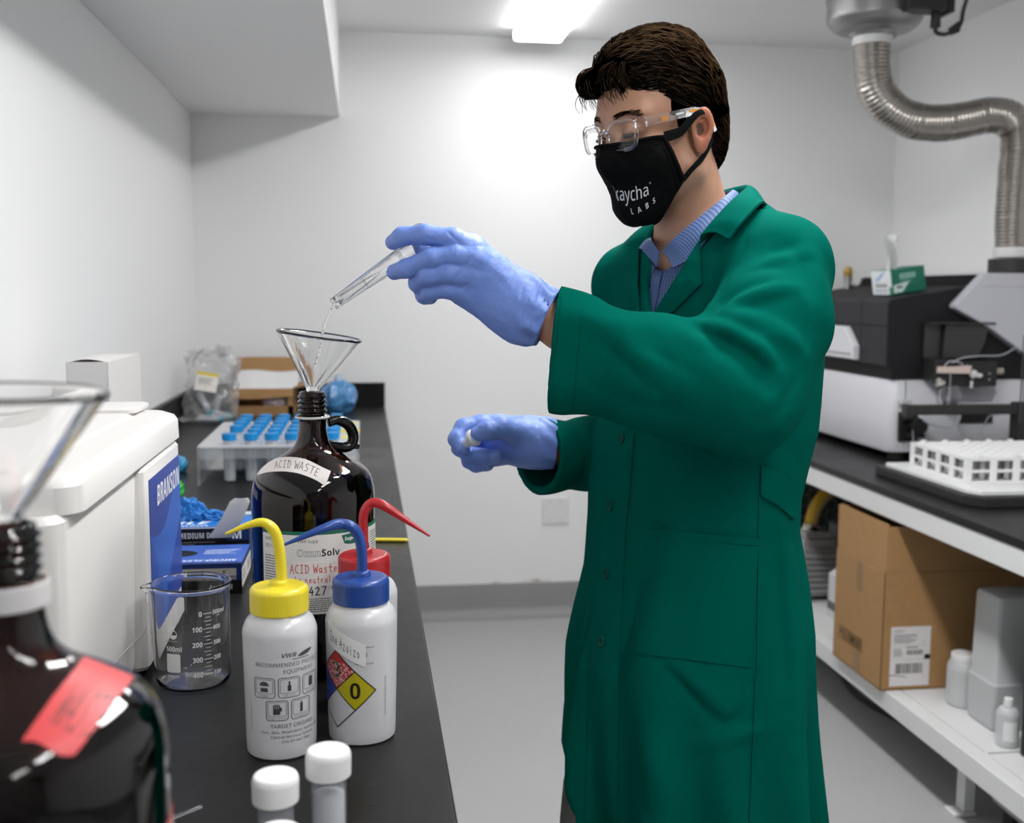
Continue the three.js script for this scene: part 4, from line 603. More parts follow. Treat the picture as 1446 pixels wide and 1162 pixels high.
  part('spray_chamber', lathe(roundProfile([[0, -0.04], [0.02, -0.038], [0.034, -0.02], [0.036, 0], [0.03, 0.02], [0.018, 0.03], [0, 0.031]], 0.006), 28).translate(1.918, 1.052 - TT, Z1 + 0.055), M.clearGlass, t, 'clear glass spray chamber');
  part('chamber_shield', prism([[1.868, 1.096], [1.905, 1.05], [1.92, 1.02], [2.10, 1.02], [2.115, 1.05], [2.10, 1.080], [2.06, 1.096]].map(([x, y]) => [x, y - TT]), 0.012, 0.003).translate(0, 0, Z1 - 0.006), phys(RGB(0.36, 0.36, 0.40), 0.35), t, 'grey shield');
  const pump = part('pump', [bx(1.768, 1.834, 0.886 - TT, 0.985 - TT, Z1 - 0.005, Z1 + 0.010, 0.003), new THREE.CylinderGeometry(0.026, 0.028, 0.05, 28).rotateX(PI / 2).translate(1.822, 0.942 - TT, Z1 + 0.028), bx(1.775, 1.815, 0.96 - TT, 0.978 - TT, Z1 + 0.008, Z1 + 0.04, 0.004), bx(1.79, 1.85, 0.90 - TT, 0.915 - TT, Z1 + 0.008, Z1 + 0.035, 0.004)], k2, t, 'black peristaltic pump');
  part('socket', bx(1.985, 2.105, 0.945 - TT, 0.985 - TT, Z1 - 0.004, Z1 + 0.006, 0.002), k2, t);
  part('lever', bx(1.765, 1.80, 1.008 - TT, 1.026 - TT, Z1 + 0.0, Z1 + 0.03, 0.003), std(G(0.5), 0.4), t);
  const tm = phys(RGB(0.82, 0.84, 0.88), 0.15, { transmission: 0.6, thickness: 0 }), hose = (p, r = 0.0022) => part('tubing', tube(p.map(([x, y, d]) => V(x, y - TT, Z1 + d)), r, 50, 8), tm, t);
  hose([[1.90, 1.145, 0.07], [1.935, 1.168, 0.08], [2.0, 1.176, 0.075], [2.09, 1.178, 0.06], [2.15, 1.205, 0.05]]);
  hose([[1.872, 1.142, 0.09], [1.885, 1.160, 0.10], [1.915, 1.158, 0.10], [1.945, 1.142, 0.09], [1.975, 1.118, 0.09]]);
  hose([[1.890, 1.12, 0.10], [1.890, 1.05, 0.10], [1.889, 0.99, 0.09]], 0.0016);
  hose([[1.815, 0.985, 0.03], [1.84, 0.955, 0.06], [1.90, 0.94, 0.07], [1.94, 0.955, 0.07], [1.955, 0.985, 0.06]], 0.004);
  hose([[1.945, 0.99, 0.06], [1.955, 0.93, 0.05], [1.975, 0.87, 0.05]], 0.002);
  hose([[2.035, 0.86, 0.06], [2.037, 0.93, 0.06], [2.06, 0.975, 0.06], [2.10, 0.975, 0.05]], 0.002);
  hose([[1.80, 0.93, 0.04], [1.797, 0.88, 0.06], [1.815, 0.848, 0.08], [1.835, 0.84, 0.12]], 0.002);
  part('exhaust_collar', new THREE.CylinderGeometry(0.078, 0.078, 0.048, 40).translate(onPlane(1430, 372, 2, -3.46).x, 1.4487 + 0.024 - TT, -3.46), std(G(0.02), 0.5), t, 'black exhaust collar');
}
{ // sampler arm and vertical probe
  const t = thing('autosampler', 'black horizontal sampler arm with a thin upright probe above the white tube rack', 'autosampler', [0, TT, 0]);
  const km = std(G(0.018), 0.4);
  part('beam', [bx(1.715, 2.12, 0.992 - TT, 1.024 - TT, -3.285, -3.255, 0.003), bx(1.708, 1.725, 0.985 - TT, 1.026 - TT, -3.29, -3.25, 0.003)], km, t);
  part('column', [bx(2.09, 2.14, 0, 1.03 - TT, -3.30, -3.25, 0.004), bx(2.05, 2.18, 0, 0.02, -3.34, -3.21, 0.004)], km, t);
  part('probe', new THREE.CylinderGeometry(0.0022, 0.0022, 0.28, 10).translate(2.085, 1.11 - TT, -3.235), std(G(0.12), 0.3, { metalness: 0.8 }), t);
}
{ // sampler tray, rack and rinse tubes
  const t = thing('sampler_tray', 'black sampler tray with a white liner at the front of the right table', 'tray', [0, TT, 0]);
  part('base', prism([[1.565, 3.16], [1.565, 2.66], [1.60, 2.615], [2.2, 2.60], [2.2, 3.16]].map(([x, z]) => [x, z]), 0.03, 0.004).rotateX(-PI / 2).translate(0, 0, 0).rotateZ(0), std(G(0.018), 0.4), t);
  part('liner', prism([[1.578, 3.12], [1.578, 2.675], [1.60, 2.632], [2.19, 2.615], [2.19, 3.12]], 0.014, 0.003).rotateX(-PI / 2).translate(0, 0.03, 0), std(G(0.74), 0.4), t, 'white liner');
}
{
  const t = thing('vial_rack', 'white plastic lattice rack full of small tubes on the black sampler tray', 'rack', [0, TT + 0.044, 0]);
  const wm = phys(G(0.80), 0.4), x0 = 1.618, x1 = 2.17, z1 = -2.735, z0 = -3.05, h = 0.072, g = [];
  g.push(bx(x0, x1, 0, 0.006, z0, z1, 0.001));
  for (const y of [0.030, h - 0.010]) { g.push(bx(x0, x1, y, y + 0.008, z1 - 0.004, z1, 0.001), bx(x0, x0 + 0.004, y, y + 0.008, z0, z1, 0.001), bx(x0, x1, y, y + 0.008, z0, z0 + 0.004, 0.001), bx(x1 - 0.004, x1, y, y + 0.008, z0, z1, 0.001)); }
  part('frame', g, wm, t);
  for (let i = 0; i <= 8; i++) { const x = mix(x0, x1 - 0.014, i / 8); part('post', bx(x, x + 0.014 + (i === 1 || i === 2 ? 0.006 : 0), 0.006, h, z1 - 0.005, z1 + 0.0008, 0.001), wm, t); }
  for (let i = 0; i <= 4; i++) { const z = mix(z1 - 0.02, z0, i / 4); part('post', bx(x0 - 0.0008, x0 + 0.005, 0.006, h, z, z + 0.022, 0.001), wm, t); }
  const holes = [], sp = []; for (let i = 0; i < 15; i++) for (let j = 0; j < 8; j++) { const x = x0 + 0.022 + i * 0.0362, z = z1 - 0.024 - j * 0.0382; sp.push([x, z]); }
  part('top_plate', uvXZ(bx(x0, x1, h - 0.003, h, z0, z1, 0.001)), wm, t);
  for (let i = 0; i < 8; i++) part('grip_tab', bx(x0 + 0.03 + i * 0.07, x0 + 0.045 + i * 0.07, h, h + 0.006, z0 + 0.002, z0 + 0.01, 0.001), wm, t);
  for (let i = 0; i < 5; i++) part('grip_tab', bx(x0 + 0.03 + i * 0.11, x0 + 0.048 + i * 0.11, h, h + 0.005, z1 - 0.01, z1 - 0.002, 0.001), wm, t);
  const cap = lathe(roundProfile([[0, 0.006], [0.0105, 0.006], [0.0115, 0.0045], [0.0115, 0], [0, 0]].reverse(), 0.0008), 16), body = lathe([[0, -0.062], [0.004, -0.0615], [0.008, -0.055], [0.0085, 0]], 14), bm = phys(G(0.75), 0.25, { transmission: 0.35, thickness: 0 });
  let first; sp.forEach(([x, z], k) => {
    const i = k / 8 | 0, j = k % 8, N = ['first', 'second', 'third', 'fourth', 'fifth', 'sixth', 'seventh', 'eighth', 'ninth', 'tenth', 'eleventh', 'twelfth', 'thirteenth', 'fourteenth', 'fifteenth'], lb = `white-capped tube in the white lattice rack, ${N[j]} row from the front, ${N[i]} from the left`;
    const o = first ? copy(first, [x, TT + 0.044 + h - 0.0035, z], 0) : (first = thing('sample_tube', lb, 'tube', [x, TT + 0.044 + h - 0.0035, z], 0, 'white-capped tubes in the lattice rack'));
    if (k === 0) { part('tube', body, bm, o); part('cap', cap, wm, o); }
  });
}
for (const [x, z, w] of [[2.075, -3.10, 'left'], [2.125, -3.115, 'right']]) {
  const o = thing('rinse_tube', `tall clear tube with a cyan band behind the white lattice rack, ${w} one of two`, 'tube', [x, TT + 0.044, z], 0, 'rinse tubes');
  part('tube', lathe(roundProfile([[0, 0], [0.016, 0.001], [0.0185, 0.004], [0.0185, 0.125], [0.0170, 0.128], [0, 0.128]], 0.002), 30), phys(G(0.8), 0.25, { transmission: 0.5, thickness: 0 }), o);
  part('band', lathe(roundProfile([[0.0185, 0.078], [0.0215, 0.078], [0.0215, 0.093], [0.0185, 0.093]], 0.001), 30), std(RGB(0.02, 0.42, 0.52), 0.4), o, 'cyan ring');
  part('sleeve', lathe(roundProfile([[0.0186, 0.095], [0.0235, 0.095], [0.0235, 0.132], [0.0186, 0.132]], 0.002), 30), std(RGB(0.7, 0.7, 0.68), 0.5), o, 'white sleeve');
}
one('pen', tube([[1.70, TT + 0.005, -2.34], [1.80, TT + 0.005, -2.40]], 0.0045, 12, 10), std(G(0.7), 0.3), 'white pen lying on the black table top in front of the tray', 'pen');
{ // tissue box on the sloping roof of the instrument
  const t = thing('tissue_box', 'green and white box of wipes with a tissue standing up, on top of the instrument', 'tissue box', [1.792, 1.3745, -3.545]); t.rotation.z = 0.160;
  const w = 0.122, h = 0.083, d = 0.145;
  part('carton', bx(0, w, 0, h, -d, 0, 0.001), std(RGB(0.0, 0.20, 0.135), 0.5), t);
  const fr = canvasTex(512, 350, (x, W, H) => { x.fillStyle = '#0b6f58'; x.fillRect(0, 0, W, H); x.fillStyle = '#9bc7bb'; x.fillRect(130, 70, 240, 70); x.fillStyle = '#0b5f4c'; x.font = 'bold 46px sans-serif'; x.fillText('KIMTECH', 150, 122); fine(x, 130, 160, 200, 2, 20, '#7fb6a8', 3); x.fillStyle = '#d7e6e4'; x.beginPath(); x.moveTo(20, 220); x.lineTo(270, 190); x.lineTo(150, 330); x.lineTo(20, 330); x.closePath(); x.fill(); x.fillStyle = '#39424e'; x.fillRect(70, 240, 90, 30); });
  part('front_print', grid(1, 1, (u, v) => [w * u, h * v, 0.0004]), std(0xffffff, 0.5, { map: fr }), t);
  const sd = canvasTex(512, 350, (x, W, H) => { x.fillStyle = '#e7ebee'; x.fillRect(0, 0, W, H); x.fillStyle = '#9db8d8'; x.beginPath(); x.moveTo(60, 150); x.lineTo(300, 20); x.lineTo(380, 20); x.lineTo(200, 150); x.closePath(); x.fill(); fine(x, 80, 180, 340, 3, 22, '#777', 5); x.fillStyle = '#34363a'; x.fillRect(90, 215, 300, 20); x.fillStyle = '#c9ced4'; x.fillRect(60, 260, 330, 60); x.fillStyle = '#17866c'; x.fillRect(440, 240, 72, 110); });
  part('end_print', grid(1, 1, (u, v) => [-0.0004, h * v, -d + d * u]), std(0xffffff, 0.5, { map: sd }), t);
  part('tissue', slab(grid(14, 14, (u, v) => { const a = (u - 0.5); return [0.028 + a * mix(0.03, 0.058, v) + 0.012 * v + 0.004 * sin(v * 6), h - 0.004 + 0.122 * v, -0.06 + 0.018 * sin(u * 7 + v * 2) + 0.01 * v]; }), 0.0006), phys(G(0.85), 0.8, { transmission: 0.25, thickness: 0 }), t, 'white tissue');
}
{ // brass valve behind the man's shoulder
  const t = thing('gas_valve', 'small brass gas valve standing behind the instrument by the back wall', 'valve', [1.965, 1.3875, -4.28]);
  const br = std(RGB(0.55, 0.36, 0.12), 0.3, { metalness: 0.9 }), st = std(G(0.4), 0.35, { metalness: 1 });
  part('stem', [new THREE.CylinderGeometry(0.012, 0.014, 0.05, 18).translate(0, 0.025, 0), new THREE.CylinderGeometry(0.018, 0.018, 0.018, 6).translate(0, 0.05, 0)], st, t); part('cap', lathe(roundProfile([[0, 0.06], [0.018, 0.06], [0.02, 0.085], [0.012, 0.10], [0, 0.102]], 0.003), 24), br, t, 'brass knob'); part('outlet', tube([[0, 0.03, 0], [0.03, 0.02, 0.01], [0.045, -0.005, 0.01]], 0.007, 16, 12), st, t);
}
// ---- fan, duct
{
  const t = thing('duct_fan', 'round grey metal duct fan hanging below the ceiling with a black control box', 'fan', [onPlane(1234, 50, 2, -3.46).x, 0, -3.46]);
  const mm = std(G(0.30), 0.38, { metalness: 0.85 }), R = 0.150;
  part('housing', lathe(roundProfile([[0.06, 2.206], [0.072, 2.204], [0.078, 2.216], [0.115, 2.222, 0.01], [R - 0.012, 2.238, 0.012], [R, 2.254, 0.01], [R, 2.318], [R + 0.004, 2.320], [R + 0.004, 2.330], [R, 2.332], [R, 2.365], [0.07, 2.385], [0.065, 2.402], [0, 2.402]], 0.003), 72), mm, t);
  const bxp = part('control_box', bx(0.020, 0.162, 2.250, 2.36, 0.115, 0.19, 0.004), std(G(0.015), 0.5), t, 'black control box');
  const lb = canvasTex(256, 128, (x, w, h) => { x.fillStyle = '#b9bcbc'; x.fillRect(0, 0, w, h); fine(x, 20, 20, 200, 4, 24, '#555', 3); x.fillStyle = '#333'; x.fillRect(180, 90, 40, 20); });
  part('rating_label', grid(1, 1, (u, v) => [mix(0.048, 0.132, u), mix(2.291, 2.368, v), 0.1905]), std(0xffffff, 0.5, { map: lb }), bxp);
  part('box_frame', [bx(0.150, 0.168, 2.243, 2.37, 0.11, 0.196, 0.003)], std(G(0.012), 0.5), bxp);
  part('gland', new THREE.CylinderGeometry(0.014, 0.016, 0.045, 18).translate(0.130, 2.228, 0.150), std(G(0.02), 0.5), bxp);
  part('cable', tube([[0.130, 2.208, 0.15], [0.133, 2.192, 0.15], [0.16, 2.186, 0.15], [0.20, 2.202, 0.14], [0.226, 2.228, 0.13], [0.25, 2.278, 0.10], [0.31, 2.36, 0.03], [0.36, YC - 0.001, -0.02]], 0.0065, 70, 12), std(G(0.015), 0.45), t, 'black cable');
  part('cable_clip', prism([[0.178, 2.206], [0.21, 2.230], [0.222, 2.224], [0.215, 2.196], [0.19, 2.186]], 0.012, 0.002, [[[0.196, 2.204], [0.206, 2.212], [0.209, 2.206], [0.199, 2.199]]]).translate(0, 0, 0.135), std(G(0.015), 0.5), t);
}
{
  const t = thing('exhaust_duct', 'flexible corrugated aluminium duct bending from the ceiling fan to the instrument', 'duct');
  const pts = [[1232, 50], [1232, 75], [1233, 103], [1238, 127], [1255, 151], [1286, 169], [1324, 174], [1361, 170], [1396, 163], [1420, 166], [1435, 180], [1439, 206], [1436, 241], [1432, 293], [1430, 345], [1430, 362]].map(([a, b]) => onPlane(a, b, 2, -3.46));
  const c = curve(pts), L = c.getLength(), pitch = 0.0125, seg = Math.ceil(L / pitch * 10), R = 0.0575;
  part('corrugated_tube', tube(c, (u) => { const k = u * L / pitch; return R + 0.0017 * cos(2 * PI * k) + 0.0016 * noise(u * 38, 3) + 0.001 * (k % 9 < 0.7 ? 1 : 0); }, seg, 40), std(RGB(0.40, 0.37, 0.34), 0.25, { metalness: 1 }), t);
  for (const [p, q] of [[onPlane(1232, 57, 2, -3.46).toArray(), 0], [onPlane(1430, 357, 2, -3.46).toArray(), 1]]) part('sleeve', lathe(roundProfile([[0.055, -0.016], [0.0625, -0.016], [0.063, 0.018], [0.055, 0.018]], 0.002), 48).translate(...p), std(G(0.75), 0.5), t, 'white tape sleeve');
}
// ---- lower shelf: carton
const flapMat = M.card;
{
  const x0 = 1.462, x1 = 1.99, z1 = -2.868, z0 = -3.19, y0 = SH, hb = 0.347, hf = 0.138, w = 0.004;
  const t = thing('cardboard_box', 'large open cardboard box with raised flaps and a white shipping label on the lower shelf', 'box', [0, y0 + 0.0005, 0]);
  const C = (n, g, m = M.card, l) => part(n, g.attributes.uv && m === M.card ? uvXZ(g) : g, m, t, l);
  C('bottom', bx(x0, x1, 0, w, z0, z1, 0)); C('side_panel', bx(x0, x0 + w, 0, hb, z0, z1, 0.0015)); C('side_panel', bx(x1 - w, x1, 0, hb, z0, z1, 0.0015)); C('side_panel', bx(x0, x1, 0, hb, z1 - w, z1, 0.0015)); C('side_panel', bx(x0, x1, 0, hb, z0, z0 + w, 0.0015));
  const fl = (f) => uvXZ(slab(grid(6, 5, f), w));
  C('flap', fl((u, v) => [x0 + 0.002 + 0.004 * v, hb + 0.001 + hf * v, mix(z1 - 0.003, z0 + 0.003, 1 - u) * 1]));
  C('flap', fl((u, v) => [mix(x1 - 0.003, x0 + 0.003 + 0.002 * v, 1 - u), hb + 0.001 + (hf - 0.006) * v, z1 - 0.001 + 0.0 * v]));
  C('flap', fl((u, v) => [mix(x0 + 0.003, x1 - 0.003, 1 - u), hb + 0.001 + (hf - 0.004) * v, z0 + 0.001 - 0.004 * v]));
  C('flap', fl((u, v) => [x1 - 0.002 - 0.003 * v, hb + 0.001 + hf * v, mix(z0 + 0.003, z1 - 0.003, 1 - u)]));
  const tape = std(RGB(0.26, 0.16, 0.075), 0.35);
  const zt = mix(z1, z0, 0.49);
  C('tape', bx(x0 - 0.0006, x0, hb - 0.095, hb - 0.002, zt - 0.019, zt + 0.019, 0), tape); C('tape', bx(x0 - 0.0006, x0, 0.001, 0.062, zt - 0.019, zt + 0.019, 0), tape);
  const st = canvasTex(512, 128, (x, W, H) => { x.clearRect(0, 0, W, H); x.fillStyle = 'rgba(60,40,18,0.85)'; x.strokeStyle = x.fillStyle; const r = rng(4); x.lineWidth = 6; x.strokeRect(20, 20, 70, 88); x.fillRect(40, 40, 26, 40); x.strokeRect(110, 20, 380, 88); for (let i = 0; i < 24; i++) x.fillRect(122 + i * 15, 30, 3 + r() * 7, 68); x.fillRect(280, 50, 40, 30); });
  C('print', grid(1, 1, (u, v) => [x0 - 0.0007, mix(0.066, 0.118, v), mix(-3.155, -2.985, u)]), std(0xffffff, 0.8, { map: st, transparent: true, side: THREE.DoubleSide }));
  const lb = canvasTex(512, 760, (x, W, H) => { x.fillStyle = '#dcd8d8'; x.fillRect(0, 0, W, H); fine(x, 40, 40, 150, 2, 22, '#777', 3); fine(x, 40, 100, 300, 6, 20, '#444', 4); x.fillStyle = '#333'; fine(x, 40, 280, 120, 6, 18, '#555', 6); fine(x, 200, 260, 220, 1, 30, '#333', 7); const r = rng(8); x.fillStyle = '#3a3636'; for (let i = 0; i < 30; i++) x.fillRect(210 + i * 7, 300, 2 + r() * 4, 60); for (let i = 0; i < 44; i++) x.fillRect(70 + i * 8, 470, 2 + r() * 5, 130); x.fillStyle = '#8a8686'; x.fillRect(30, 240, 450, 3); x.fillRect(30, 420, 450, 3); x.fillStyle = '#120e0e'; x.fillRect(440, 360, 72, 62); x.strokeStyle = '#2a2626'; x.lineWidth = 9; x.beginPath(); x.moveTo(0, 620); x.quadraticCurveTo(110, 610, 220, 650); x.stroke(); x.fillStyle = '#b05050'; x.fillRect(420, 190, 20, 12); });
  C('shipping_label', slab(grid(1, 1, (u, v) => [mix(1.4885, 1.610, u), mix(0.012, 0.188, v), z1 + 0.0009]), 0.0006), std(0xffffff, 0.5, { map: lb }), 'white shipping label with bar codes');
}
M.cloudy = phys(RGB(0.80, 0.82, 0.83), 0.4, { transmission: 0.45, thickness: 0 });
{
  const t = thing('plastic_canister', 'tall translucent square plastic container beside the cardboard box on the lower shelf', 'container', [0, SH + 0.0005, 0]), X0 = 1.612, X1 = 1.76, Z1 = -2.545, Z0 = -2.675;
  const q = (d, y, r = 0.012) => ({ x0: X0 + d, x1: X1 - d, z0: Z0 + d, z1: Z1 - d, r, y });
  part('lower_box', loftRect([q(0.012, 0), q(0.004, 0.004), q(0.001, 0.012), q(-0.001, 0.125), q(0.003, 0.128)]), M.cloudy, t); part('cover', loftRect([q(0.003, 0.1285), q(0.004, 0.135), q(0.007, 0.345), q(0.010, 0.355), q(0.016, 0.358)]), M.cloudy, t);
  part('rating_plate', slab(grid(1, 1, (u, v) => [mix(1.69, 1.745, u), mix(0.318, 0.338, v), Z1 - 0.0055]), 0.001), std(G(0.55), 0.4), t, 'small light plate');
}
{
  const t = thing('plastic_bottle', 'squat white plastic bottle between the cardboard box and the tall container', 'bottle', [1.645, SH + 0.0005, -2.745]);
  part('body', lathe(roundProfile([[0, 0], [0.042, 0, 0.006], [0.045, 0.01], [0.045, 0.105], [0.040, 0.122, 0.012], [0.034, 0.128], [0, 0.128]], 0.004), 40), M.cloudy, t); part('cap', lathe(roundProfile([[0, 0.128], [0.036, 0.128], [0.036, 0.146, 0.003], [0, 0.147]], 0.002), 40), std(G(0.72), 0.45), t);
}
{
  const t = thing('plastic_bottle', 'small white dropper bottle at the shelf edge, right of the tall container', 'bottle', [1.606, SH + 0.0005, -2.470]);
  part('body', lathe(roundProfile([[0, 0], [0.026, 0, 0.004], [0.028, 0.008], [0.028, 0.085], [0.022, 0.098, 0.01], [0.012, 0.102], [0, 0.102]], 0.003), 36), M.cloudy, t); part('cap', lathe(roundProfile([[0, 0.102], [0.012, 0.102], [0.0115, 0.124, 0.003], [0, 0.126]], 0.002), 28), std(G(0.72), 0.45), t);
  part('label', wrapLabel(() => 0.028, 0.02, 0.07, -0.9, 0.6, 0.0004, 12, 1), std(G(0.78), 0.6), t);
}
{
  const t = thing('black_case', 'black ribbed plastic case at the right end of the lower shelf', 'case', [0, SH + 0.0005, 0]);
  part('body', bx(1.612, 1.95, 0, 0.30, -2.41, -2.15, 0.006), std(G(0.014), 0.5), t); for (let i = 0; i < 9; i++) part('rib', bx(1.602, 1.612, 0.004, 0.29, -2.408 + i * 0.029, -2.394 + i * 0.029, 0.003), std(G(0.016), 0.5), t);
}
{ // vacuum pump with a yellow braided hose
  const t = thing('vacuum_pump', 'grey finned vacuum pump with a yellow braided hose behind the cardboard box', 'pump', [0, SH + 0.0005, 0]);
  const al = std(G(0.44), 0.4, { metalness: 0.5 }), al2 = std(G(0.30), 0.45, { metalness: 0.4 }), cx = 1.665, cz = -3.83;
  for (let i = 0; i < 7; i++) part('fin', bx(cx - 0.075, cx + 0.085, 0.035 + i * 0.022, 0.048 + i * 0.022, cz - 0.11, cz + 0.075, 0.003), al, t);
  part('body', bx(cx - 0.066, cx + 0.076, 0.02, 0.20, cz - 0.10, cz + 0.066, 0.004), al2, t); part('head', [bx(cx - 0.062, cx + 0.068, 0.195, 0.232, cz - 0.06, cz + 0.05, 0.004), bx(cx - 0.05, cx + 0.05, 0.232, 0.258, cz - 0.05, cz + 0.04, 0.004)], al, t);
  for (const x of [-0.05, 0.06]) part('foot', bx(cx + x - 0.015, cx + x + 0.015, 0, 0.022, cz - 0.09, cz + 0.06, 0.002), std(G(0.03), 0.6), t);
  part('motor', [bx(cx + 0.10, cx + 0.30, 0.02, 0.27, cz - 0.10, cz + 0.10, 0.006)], std(G(0.16), 0.5), t, 'dark grey motor housing');
  part('clamp', lathe(roundProfile([[0, 0.256], [0.036, 0.256], [0.038, 0.262], [0.030, 0.272], [0.028, 0.284], [0.026, 0.284], [0, 0.284]], 0.002), 32).translate(cx - 0.015, 0, cz), std(RGB(0.5, 0.47, 0.42), 0.25, { metalness: 1 }), t, 'bright metal clamp ring');
  part('hose', tube([[cx - 0.012, 0.27, cz], [cx - 0.011, 0.305, cz], [cx + 0.003, 0.345, cz], [cx + 0.034, 0.385, cz - 0.005], [cx + 0.083, 0.412, cz - 0.015], [cx + 0.15, 0.425, cz - 0.03], [cx + 0.24, 0.42, cz - 0.06], [cx + 0.36, 0.44, cz - 0.12], [cx + 0.45, 0.30, cz - 0.14], [cx + 0.38, 0.2, cz - 0.13]], 0.024, 80, 20), std(RGB(0.85, 0.72, 0.46), 0.5, { map: dataTex(64, (u, v) => (v % 0.5 < 0.1 ? [0.85, 0.72, 0.15] : [0.80, 0.74, 0.62]), true) }), t, 'yellow-striped beige hose');
}
{
  const t = thing('wire_screen', 'dark hexagonal wire mesh guard below the table behind the vacuum pump', 'wire mesh', [1.86, SH, -4.30]), g = [], r = 0.0016, s = 0.026;
  for (let i = -9; i <= 9; i++) for (let j = 0; j < 13; j++) { const x = i * s * 1.5, y = 0.03 + j * s * 1.732 + (i & 1 ? s * 0.866 : 0); if (y > 0.52) continue; const P = (a) => V(x + s * cos(a), y + s * sin(a), 0); for (const k of [0, 1, 2]) { const a = P(k * PI / 3), b = P((k + 1) * PI / 3), m = a.clone().add(b).multiplyScalar(0.5), c = new THREE.CylinderGeometry(r, r, a.distanceTo(b), 5); c.rotateZ(Math.atan2(b.y - a.y, b.x - a.x) - PI / 2); c.translate(m.x, m.y, m.z); g.push(c); } }
  const w = part('mesh', g, std(G(0.22), 0.5), t); w.userData.kind = 'stuff'; part('backing', bx(-0.375, 0.37, 0.0, 0.55, -0.02, -0.012, 0.001), std(RGB(0.035, 0.05, 0.038), 0.7), t); part('rim', [bx(-0.385, -0.37, 0, 0.555, -0.022, 0.006), bx(0.37, 0.375, 0, 0.555, -0.022, 0.006), bx(-0.385, 0.375, 0.545, 0.555, -0.022, 0.006)], std(G(0.05), 0.5), t);
}
{
  const t = thing('reagent_bottle', 'white bottle with a red cap beside the vacuum pump, half hidden by the cardboard box', 'bottle', [1.665, SH + 0.0005, -3.555]);
  part('body', loftRect([{ x0: -0.045, x1: 0.045, z0: -0.045, z1: 0.045, r: 0.012, y: 0 }, { x0: -0.045, x1: 0.045, z0: -0.045, z1: 0.045, r: 0.012, y: 0.155 }, { x0: -0.02, x1: 0.02, z0: -0.02, z1: 0.02, r: 0.012, y: 0.185 }]), std(G(0.62), 0.45), t); part('cap', new THREE.CylinderGeometry(0.021, 0.021, 0.03, 28).translate(0, 0.2, 0), std(RGB(0.5, 0.02, 0.03), 0.4), t, 'red cap'); part('label', bx(-0.0455, -0.045, 0.03, 0.06, -0.04, 0.04, 0), std(G(0.1), 0.5), t);
}
{
  const t = thing('steel_case', 'light grey steel case with a black nameplate on the floor under the shelf', 'case', [0, 0, 0]);
  part('body', bx(1.625, 2.1, 0.05, 0.172, -2.55, -1.75, 0.004), std(G(0.5), 0.45), t); for (const z of [-2.5, -1.8]) part('foot', bx(1.64, 2.08, 0, 0.05, z - 0.02, z + 0.02, 0.002), std(G(0.05), 0.6), t);
  const np = canvasTex(256, 64, (x, w, h) => { x.fillStyle = '#16181a'; x.fillRect(0, 0, w, h); x.fillStyle = '#ccc'; x.font = 'bold 40px sans-serif'; x.fillText('AMETEK', 40, 46); });
  part('nameplate', slab(grid(1, 1, (u, v) => [1.6242, mix(0.078, 0.096, v), mix(-2.43, -2.35, u)]), 0.0008), std(0xffffff, 0.5, { map: np }), t);
}
one('power_cable', tube([[1.68, 0.009, -3.95], [1.70, 0.009, -3.7], [1.66, 0.009, -3.4], [1.72, 0.009, -3.1], [1.80, 0.009, -2.8], [1.84, 0.009, -2.7]], 0.008, 60, 10), std(RGB(0.02, 0.025, 0.03), 0.5), 'thick black cable on the floor under the right table, nearer the aisle', 'cable');
one('power_cable', tube([[1.80, 0.007, -4.0], [1.86, 0.007, -3.6], [1.82, 0.007, -3.3], [1.90, 0.007, -3.0], [2.0, 0.007, -2.9]], 0.006, 60, 10), std(RGB(0.02, 0.02, 0.022), 0.5), 'thinner black cable on the floor under the right table, nearer the wall', 'cable');
// ---------------------------------------------------------------- soft forms: distance fields and their meshing
const smin = (a, b, k) => { const h = max(k - abs(a - b), 0) / k; return min(a, b) - h * h * k * 0.25; };
const smax = (a, b, k) => -smin(-a, -b, k);
function capsule(a, b, ra, rb = ra) {                // tapered limb between two joints
  const ax = a.x, ay = a.y, az = a.z, dx = b.x - ax, dy = b.y - ay, dz = b.z - az, L = dx * dx + dy * dy + dz * dz || 1e-9, dr = rb - ra;
  return (x, y, z) => { const px = x - ax, py = y - ay, pz = z - az; let t = (px * dx + py * dy + pz * dz) / L; t = t < 0 ? 0 : t > 1 ? 1 : t; const qx = px - t * dx, qy = py - t * dy, qz = pz - t * dz; return sqrt(qx * qx + qy * qy + qz * qz) - (ra + dr * t); };
}
function ellipsoid(c, r) {
  return (x, y, z) => { const a = (x - c[0]) / r[0], b = (y - c[1]) / r[1], d = (z - c[2]) / r[2], k0 = sqrt(a * a + b * b + d * d); if (k0 < 1e-6) return -min(r[0], r[1], r[2]); const e = a / r[0], f = b / r[1], g = d / r[2]; return k0 * (k0 - 1) / sqrt(e * e + f * f + g * g); };
}
const chain = (pts, rs, k) => { const c = []; for (let i = 0; i + 1 < pts.length; i++) c.push(capsule(pts[i], pts[i + 1], rs[i], rs[i + 1])); return (x, y, z) => { let d = c[0](x, y, z); for (let i = 1; i < c.length; i++) d = smin(d, c[i](x, y, z), k); return d; }; };
